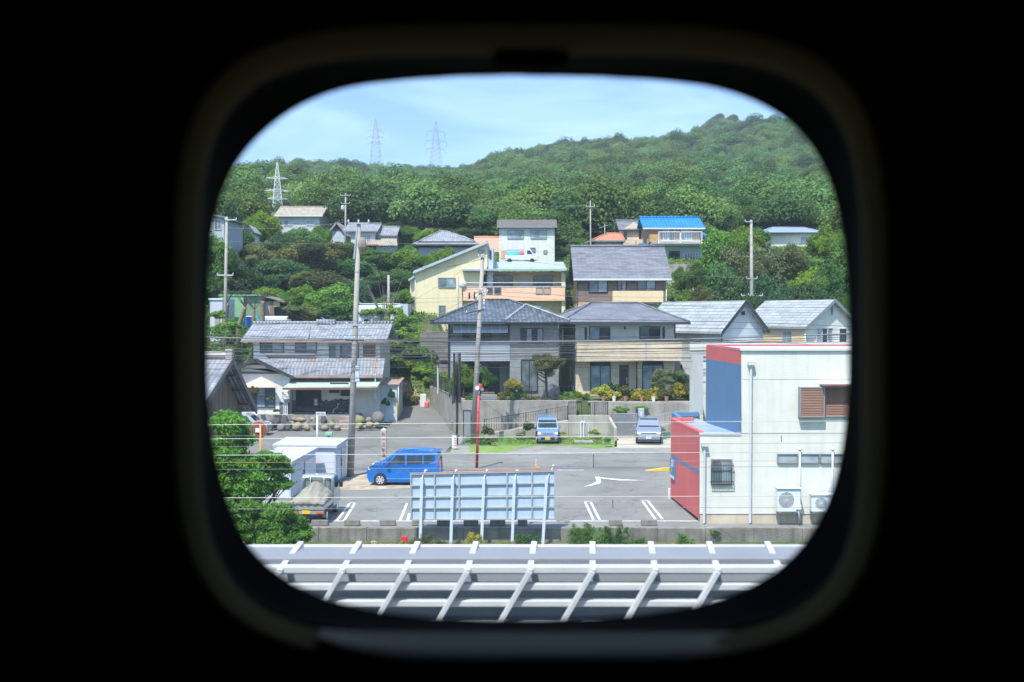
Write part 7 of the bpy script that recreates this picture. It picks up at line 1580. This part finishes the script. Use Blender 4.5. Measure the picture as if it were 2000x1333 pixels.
weed('low pale weeds around the red marker block', (700, 800), 1056, 1072, 40.0, 1600, L_yel, 10, size=.04); weed('low weeds before the first two billboard posts', (800, 900), 1050, 1072, 40.1, 2200, L_olive, 11, size=.04); weed('dry low weeds under the third post', (930, 1005), 1056, 1072, 40.1, 1200, L_yel, 12, size=.04)
weed('low weeds before the wall at the far right', (1260, 1320), 1058, 1072, 40.2, 600, L_yel, 13, size=.035)
# short growth on the banks: one mass nobody could count
def scatter(name, region, n, m, size, seed, label=None):
    r = np.random.default_rng(seed); pts = []
    while len(pts) < n:
        x, y = r.uniform(region[0], region[1]), r.uniform(region[2], region[3])
        pts.append((x, y, H(x, y) + r.uniform(0, .3)))
    pts = np.array(pts); me = leafmesh(name, leafcloud(pts, np.tile([0, -.3, .8], (n, 1)), size, .5, .3)); me.materials.append(m); o = bpy.data.objects.new(name, me); COL.objects.link(o); o['kind'] = 'stuff'; return o
scatter('bank_growth', (-13, -5.5, 88.2, 100), 38000, L_bright, .11, 21); scatter('slope_undergrowth', (-36, -9, 89, 150), 60000, L_mid, .20, 22); scatter('slope_undergrowth', (6, 50, 96, 155), 60000, L_mid, .20, 23); scatter('slope_undergrowth', (-9, 12, 107, 160), 26000, L_mid, .2, 24)
scatter('bank_growth', (-9, 46, 86.5, 108), 42000, L_bright, .13, 25); scatter('bank_growth', (3.2, 5.4, 76, 92), 3000, L_mid, .1, 26)
r = np.random.default_rng(5); pts = [];
for _ in range(5000): x, y = r.uniform(-3.5, 6.8), r.uniform(67.2, 71.3); pts.append((x, y, .05 + r.uniform(0, .05)))
me = leafmesh('lawn_blades', leafcloud(np.array(pts), np.tile([0, -.3, .5], (5000, 1)), .05, .4, .2)); me.materials.append(L_bright); o = bpy.data.objects.new('lawn_blades', me); COL.objects.link(o); o['kind'] = 'stuff'
# brown dirt pile at the top of the lane
N1, N2 = 44, 30; xa, xb_ = PX(738, 87), PX(842, 87); vs = []; rr = np.random.default_rng(3)
for j in range(N2 + 1):
    for i in range(N1 + 1):
        u, v = i / N1, j / N2; x = xa + (xb_ - xa) * u; y = 85.9 + 4.2 * v; z = 1.0 + 2.55 * (math.sin(min(1, v * 1.25) * math.pi / 2) ** .8) * (1 - .62 * max(0, u - .35) ** 1.2 / .6) + .12 * rr.normal() * (v > 0)
        vs.append((x, y, z))
k = N1 + 1; mb = MB(); mb.add(vs, [(j*k+i, j*k+i+1, (j+1)*k+i+1, (j+1)*k+i) for j in range(N2) for i in range(N1)]); o = mb.build('dirt_bank', mat('brown_earth', (.33, .23, .14), .95, var=.35, scale=1.8, bump=.9, bscale=7), smooth=False); o['kind'] = 'structure'
# ------------------------------------------------------------------ wooded hill: a mass of crowns
pc_ = bpy.data.collections.new('hill_crowns')
for s in range(5):
    me = crown_mesh('hill_crown', 4200, 16 + s, .046, .7, rnd=.5, seed=40 + s, rl=(.32, .55), flat=.8, base=-.2, fill=.12); me.materials.append(L_hill); oo = bpy.data.objects.new('hill_crown', me); pc_.objects.link(oo)
hp = []; hr = []; r = np.random.default_rng(8)
y = 152.0
FOOT = [(o.location.x, o.location.y) for o in COL.objects if o.get('category') == 'house' and o.location.y > 117]
while y < 860:
    half = (y * .36 + 14); st = 5.0 + (y - 168) * .0042
    for x in np.arange(-half, half, st):
        xx, yy = x + r.uniform(-.45, .45) * st, y + r.uniform(-.45, .45) * st
        if yy < 190 and any(fx - 4 < xx < fx + 11 and fy - 8 < yy < fy + 11 for fx, fy in FOOT): continue
        if 150 < yy < 272 and abs(xx / yy + .235) < .032: continue
        hp.append((xx, yy, H(xx, yy) + r.uniform(1.2, 4.2))); hr.append((r.uniform(.65, 1.1) if r.random() < .6 else r.uniform(1.1, 1.75)) * (3.6 + (yy - 168) * .0038))
    y += st * .82
for _ in range(1500):
    a, d = r.uniform(0, 6.28), 160 * math.sqrt(r.random()); xx, yy = 232 + d * math.cos(a), 1080 + d * math.sin(a)
    if yy < 1090: hp.append((xx, yy, H(xx, yy) + 2)); hr.append(r.uniform(4.5, 7.5))
me = bpy.data.meshes.new('hill_forest'); me.from_pydata(hp, [], [])
at = me.attributes.new('rad', 'FLOAT', 'POINT'); at.data.foreach_set('value', np.array(hr, dtype=np.float32))
hf = bpy.data.objects.new('hill_forest', me); COL.objects.link(hf); hf['kind'] = 'stuff'
ng = bpy.data.node_groups.new('scatter', 'GeometryNodeTree'); ng.interface.new_socket('Geometry', in_out='INPUT', socket_type='NodeSocketGeometry'); ng.interface.new_socket('Geometry', in_out='OUTPUT', socket_type='NodeSocketGeometry')
gi = ng.nodes.new('NodeGroupInput'); go = ng.nodes.new('NodeGroupOutput'); ip = ng.nodes.new('GeometryNodeInstanceOnPoints'); ci = ng.nodes.new('GeometryNodeCollectionInfo'); ci.inputs['Collection'].default_value = pc_; ci.inputs['Separate Children'].default_value = True; ci.inputs['Reset Children'].default_value = True
ip.inputs['Pick Instance'].default_value = True; rd = ng.nodes.new('FunctionNodeRandomValue'); rd.data_type = 'INT'; rd.inputs['Min'].default_value = 0; rd.inputs['Max'].default_value = 4
rv = ng.nodes.new('FunctionNodeRandomValue'); rv.data_type = 'FLOAT_VECTOR'; rv.inputs['Min'].default_value = (-.12, -.12, 0); rv.inputs['Max'].default_value = (.12, .12, 6.28); na = ng.nodes.new('GeometryNodeInputNamedAttribute'); na.data_type = 'FLOAT'; na.inputs['Name'].default_value = 'rad'
sv_ = ng.nodes.new('FunctionNodeRandomValue'); sv_.data_type = 'FLOAT_VECTOR'; sv_.inputs['Min'].default_value = (.85, .85, .75); sv_.inputs['Max'].default_value = (1.2, 1.2, 1.3); vm = ng.nodes.new('ShaderNodeVectorMath'); vm.operation = 'SCALE'
lk = ng.links.new; m2p = ng.nodes.new('GeometryNodeMeshToPoints'); lk(gi.outputs[0], m2p.inputs['Mesh']); lk(m2p.outputs[0], ip.inputs['Points']); lk(ci.outputs[0], ip.inputs['Instance']); lk([s for s in rd.outputs if s.enabled][0], ip.inputs['Instance Index']); lk([s for s in rv.outputs if s.enabled][0], ip.inputs['Rotation'])
lk([s for s in sv_.outputs if s.enabled][0], vm.inputs[0]); lk([s for s in na.outputs if s.enabled][0], vm.inputs['Scale']); lk(vm.outputs[0], ip.inputs['Scale']); lk(ip.outputs[0], go.inputs[0])
md = hf.modifiers.new('scatter', 'NODES'); md.node_group = ng
print('hill crowns', len(hp))
# ------------------------------------------------------------------ wires
wire_g = mat('wire_grey', (.22, .22, .22), .6); wire_l = mat('wire_silver', (.55, .55, .53), .5, metal=.3); wire_d = mat('wire_dark', (.05, .05, .055), .6); wire_b = mat('wire_teal', (.10, .35, .40), .5)
def wire(a, c, r_, m, sag=.2, group=None, label=None, n=14):
    a, c = Vector(a), Vector(c); pts = [a.lerp(c, t) - Vector((0, 0, sag * 4 * t * (1 - t))) for t in np.linspace(0, 1, n + 1)]
    o = MB().tube(pts, r_, 5, caps=False).build('overhead_cable', m, smooth=True); return props(o, label, 'cable', group)
NWL = {8305: 'topmost bare level wire, crossing in front of the rock wall', 8520: 'second bare level wire from the top, over the lane mouth', 8580: 'bright level wire crossing the top of the large white shed', 8735: 'thin level wire just above the blue van roof', 8900: 'pale level wire crossing the blue van windows', 9040: 'reddish copper coloured level wire above the billboard', 9175: 'grey level wire skimming the top of the billboard', 9730: 'bright level wire crossing the middle of the billboard', 9950: 'lowest level wire, crossing the lower part of the billboard'}
# nearest run: feeder wires of the line below, spanning the whole view
for (pl, pc2, pr, k, y) in ((830.5, 828, 822, 0, 30), (852, 849, 846.5, 1, 30.5), (858, 855.5, 850, 0, 30), (873.5, 869.5, 864.5, 1, 31), (890, 887, 882, 0, 30), (904, 901.5, 900, 2, 31.5), (917.5, 913.5, 910.5, 1, 30.5), (973, 971, 968.5, 0, 29), (995, 993, 990.5, 1, 29.5)):
    a = P(300, pl + (pl - pc2) * .1, y); c = P(1780, pr, y); wire(a, c, (.009, .007, .006)[k], (wire_l, wire_g, copper)[k], 0, 'bare wires strung level across the view', NWL[int(pl * 10)])
for (pxa, pya, pyb, y, dl) in ((1159, 888, 914, 30.5, 'short vertical dropper between level wires over the road'), (1197, 976, 993, 29.5, 'short vertical dropper over the parking bay marks'), (1526, 850, 864, 30.5, 'short vertical dropper before the white building wall')):
    wire(P(pxa, pya, y), P(pxa, pyb, y), .012, wire_d, 0, 'short droppers between the bare wires', dl, 2)
# cluster across the middle
A = [(660, 664, 653, .012, 1), (675, 672, 668, .016, 1), (686, 692, 684, .013, 1), (700, 686, 672, .016, 1), (648, 640, 646, .010, 1), (664, 655, 680, .010, 1), (678, 695, 700, .013, 1), (658, 667.5, 650, .032, 0), (652, 669, 657, .02, 1), (672, 676, 661, .018, 1), (680, 684, 672, .018, 1), (690, 680, 690, .018, 1), (695, 690, 678, .02, 1), (703, 697, 705, .015, 1), (683, 700, 695, .012, 1), (640, 624, 640, .012, 1), (712, 703, 716, .012, 1), (668, 660, 655, .012, 1), (722, 718, 728, .010, 1)]
for i, (pl, pc2, pr, r_, k) in enumerate(A):
    y = 53 + (i % 4) * .4; a = P(380, pl, y); c = P(1700, pr, y); mid = (a + c) / 2; s = max(-.6, min(.9, mid.z - PZ(pc2, y)))
    wire(a, c, r_ * (1 if k == 0 else .95), wire_g if k == 0 else wire_d, s, None if k == 0 else 'dark cables bunched across the middle of the view', 'thick pale cable crossing above the other cables at mid height' if k == 0 else 'dark thin cable in the bunch crossing the middle of the view')
def top(o, d, f, dx=0): return Vector(o.location) + d * f + Vector((dx, -.15, .1))
W_ = [(top(p1, d1, 1.0, -.5), P(360, 437, 60), .012), (top(p1, d1, 1.0, .5), P(1720, 500, 85), .012), (top(p1, d1, .6), P(380, 520, 75), .012), (top(p1, d1, .6, .4), top(p2, d2, .985), .012), (top(p1, d1, .545, .5), top(p2, d2, .8), .012), (top(p1, d1, .545, -.5), top(p4, d4, .63), .012),
 (top(p2, d2, .985), top(p3, d3, .55), .014), (top(p2, d2, .8, .4), top(p3, d3, .42), .014), (top(p2, d2, .765, -.3), P(360, 560, 78), .012), (top(p2, d2, .70, .3), top(p3, d3, .27), .014), (top(p3, d3, .42, 1), P(1760, 560, 80), .014), (top(p3, d3, .55), P(1760, 520, 90), .012), (top(p3, d3, .27), P(1760, 590, 80), .012), (top(p3, d3, .985), P(1000, 455, 120), .01),
 (top(p2, d2, .78, .4), P(1730, 600, 72), .012), (top(p2, d2, .82), P(1730, 615, 72), .012), (top(p4, d4, .98), top(p1, d1, .98), .010), (top(p5, d5, .97), P(1760, 440, 170), .02), (top(p5, d5, .9), top(p6, d6, .93), .015), (top(p6, d6, .9), P(1300, 475, 128), .012), (top(p2, d2, .97), P(790, 520, 74), .02), (P(400, 470, 100), P(980, 470, 100), .012), (P(560, 455, 110), P(1240, 500, 100), .012)]
WL = ['top left cable leaving the tall pole towards the window edge', 'top right cable leaving the tall pole over the white house', 'cable going left from the middle of the tall pole', 'cable from the tall pole middle to the top of the pole by the grey house', 'cable from the tall pole to the upper crossarm of the pole by the grey house', 'cable from the far left pole crossarm to the tall pole',
 'cable from the top of the pole by the grey house to the right pole', 'cable from the grey house pole to the white crossarm of the right pole', 'cable going left from the dark crossarm of the grey house pole', 'cable from the grey house pole to the low crossarm of the right pole', 'cable leaving the white crossarm of the right pole to the right', 'upper cable leaving the right pole to the right', 'lowest cable leaving the right pole to the right', 'cable from the top of the right pole to the tall white house',
 'cable over the beige house roof to the grey gable', 'cable just below the beige house eaves line', 'cable between the tops of the far left and the tall pole', 'high cable in front of the hill from the distant grey pole', 'cable from the distant grey pole to the thin pole over the brown roof', 'cable from the thin pole to the blue roofed house', 'dark cable from the grey house pole across the yellow gable wall', 'level cable in front of the hip roofed house', 'sagging cable from the tan roofed house to the brown roof']
for i, (a, c, r_) in enumerate(W_): wire(a, c, r_ * .75, wire_d if i % 3 else wire_g, .35, 'cables running between the utility poles', WL[i])
wire(top(p1, d1, .53), P(628, 620, 62), .022, wire_b, 0, None, 'taut teal guy wire running down left from the tall pole')
# ------------------------------------------------------------------ thin summer haze over the whole place
hz = MB().box(-2500, 2500, -900, 2500, -1.6, 245)
hm = bpy.data.materials.new('air'); hm.use_nodes = True; ht = hm.node_tree; ht.nodes.clear(); ho = ht.nodes.new('ShaderNodeOutputMaterial')
pv = ht.nodes.new('ShaderNodeVolumePrincipled'); pv.inputs['Color'].default_value = (.86, .93, 1, 1); pv.inputs['Density'].default_value = .00024; pv.inputs['Anisotropy'].default_value = .3
ht.links.new(pv.outputs[0], ho.inputs['Volume']); o = hz.build('haze', hm); o['kind'] = 'stuff'; sc.cycles.volume_bounces = 0; sc.cycles.volume_max_steps = 64
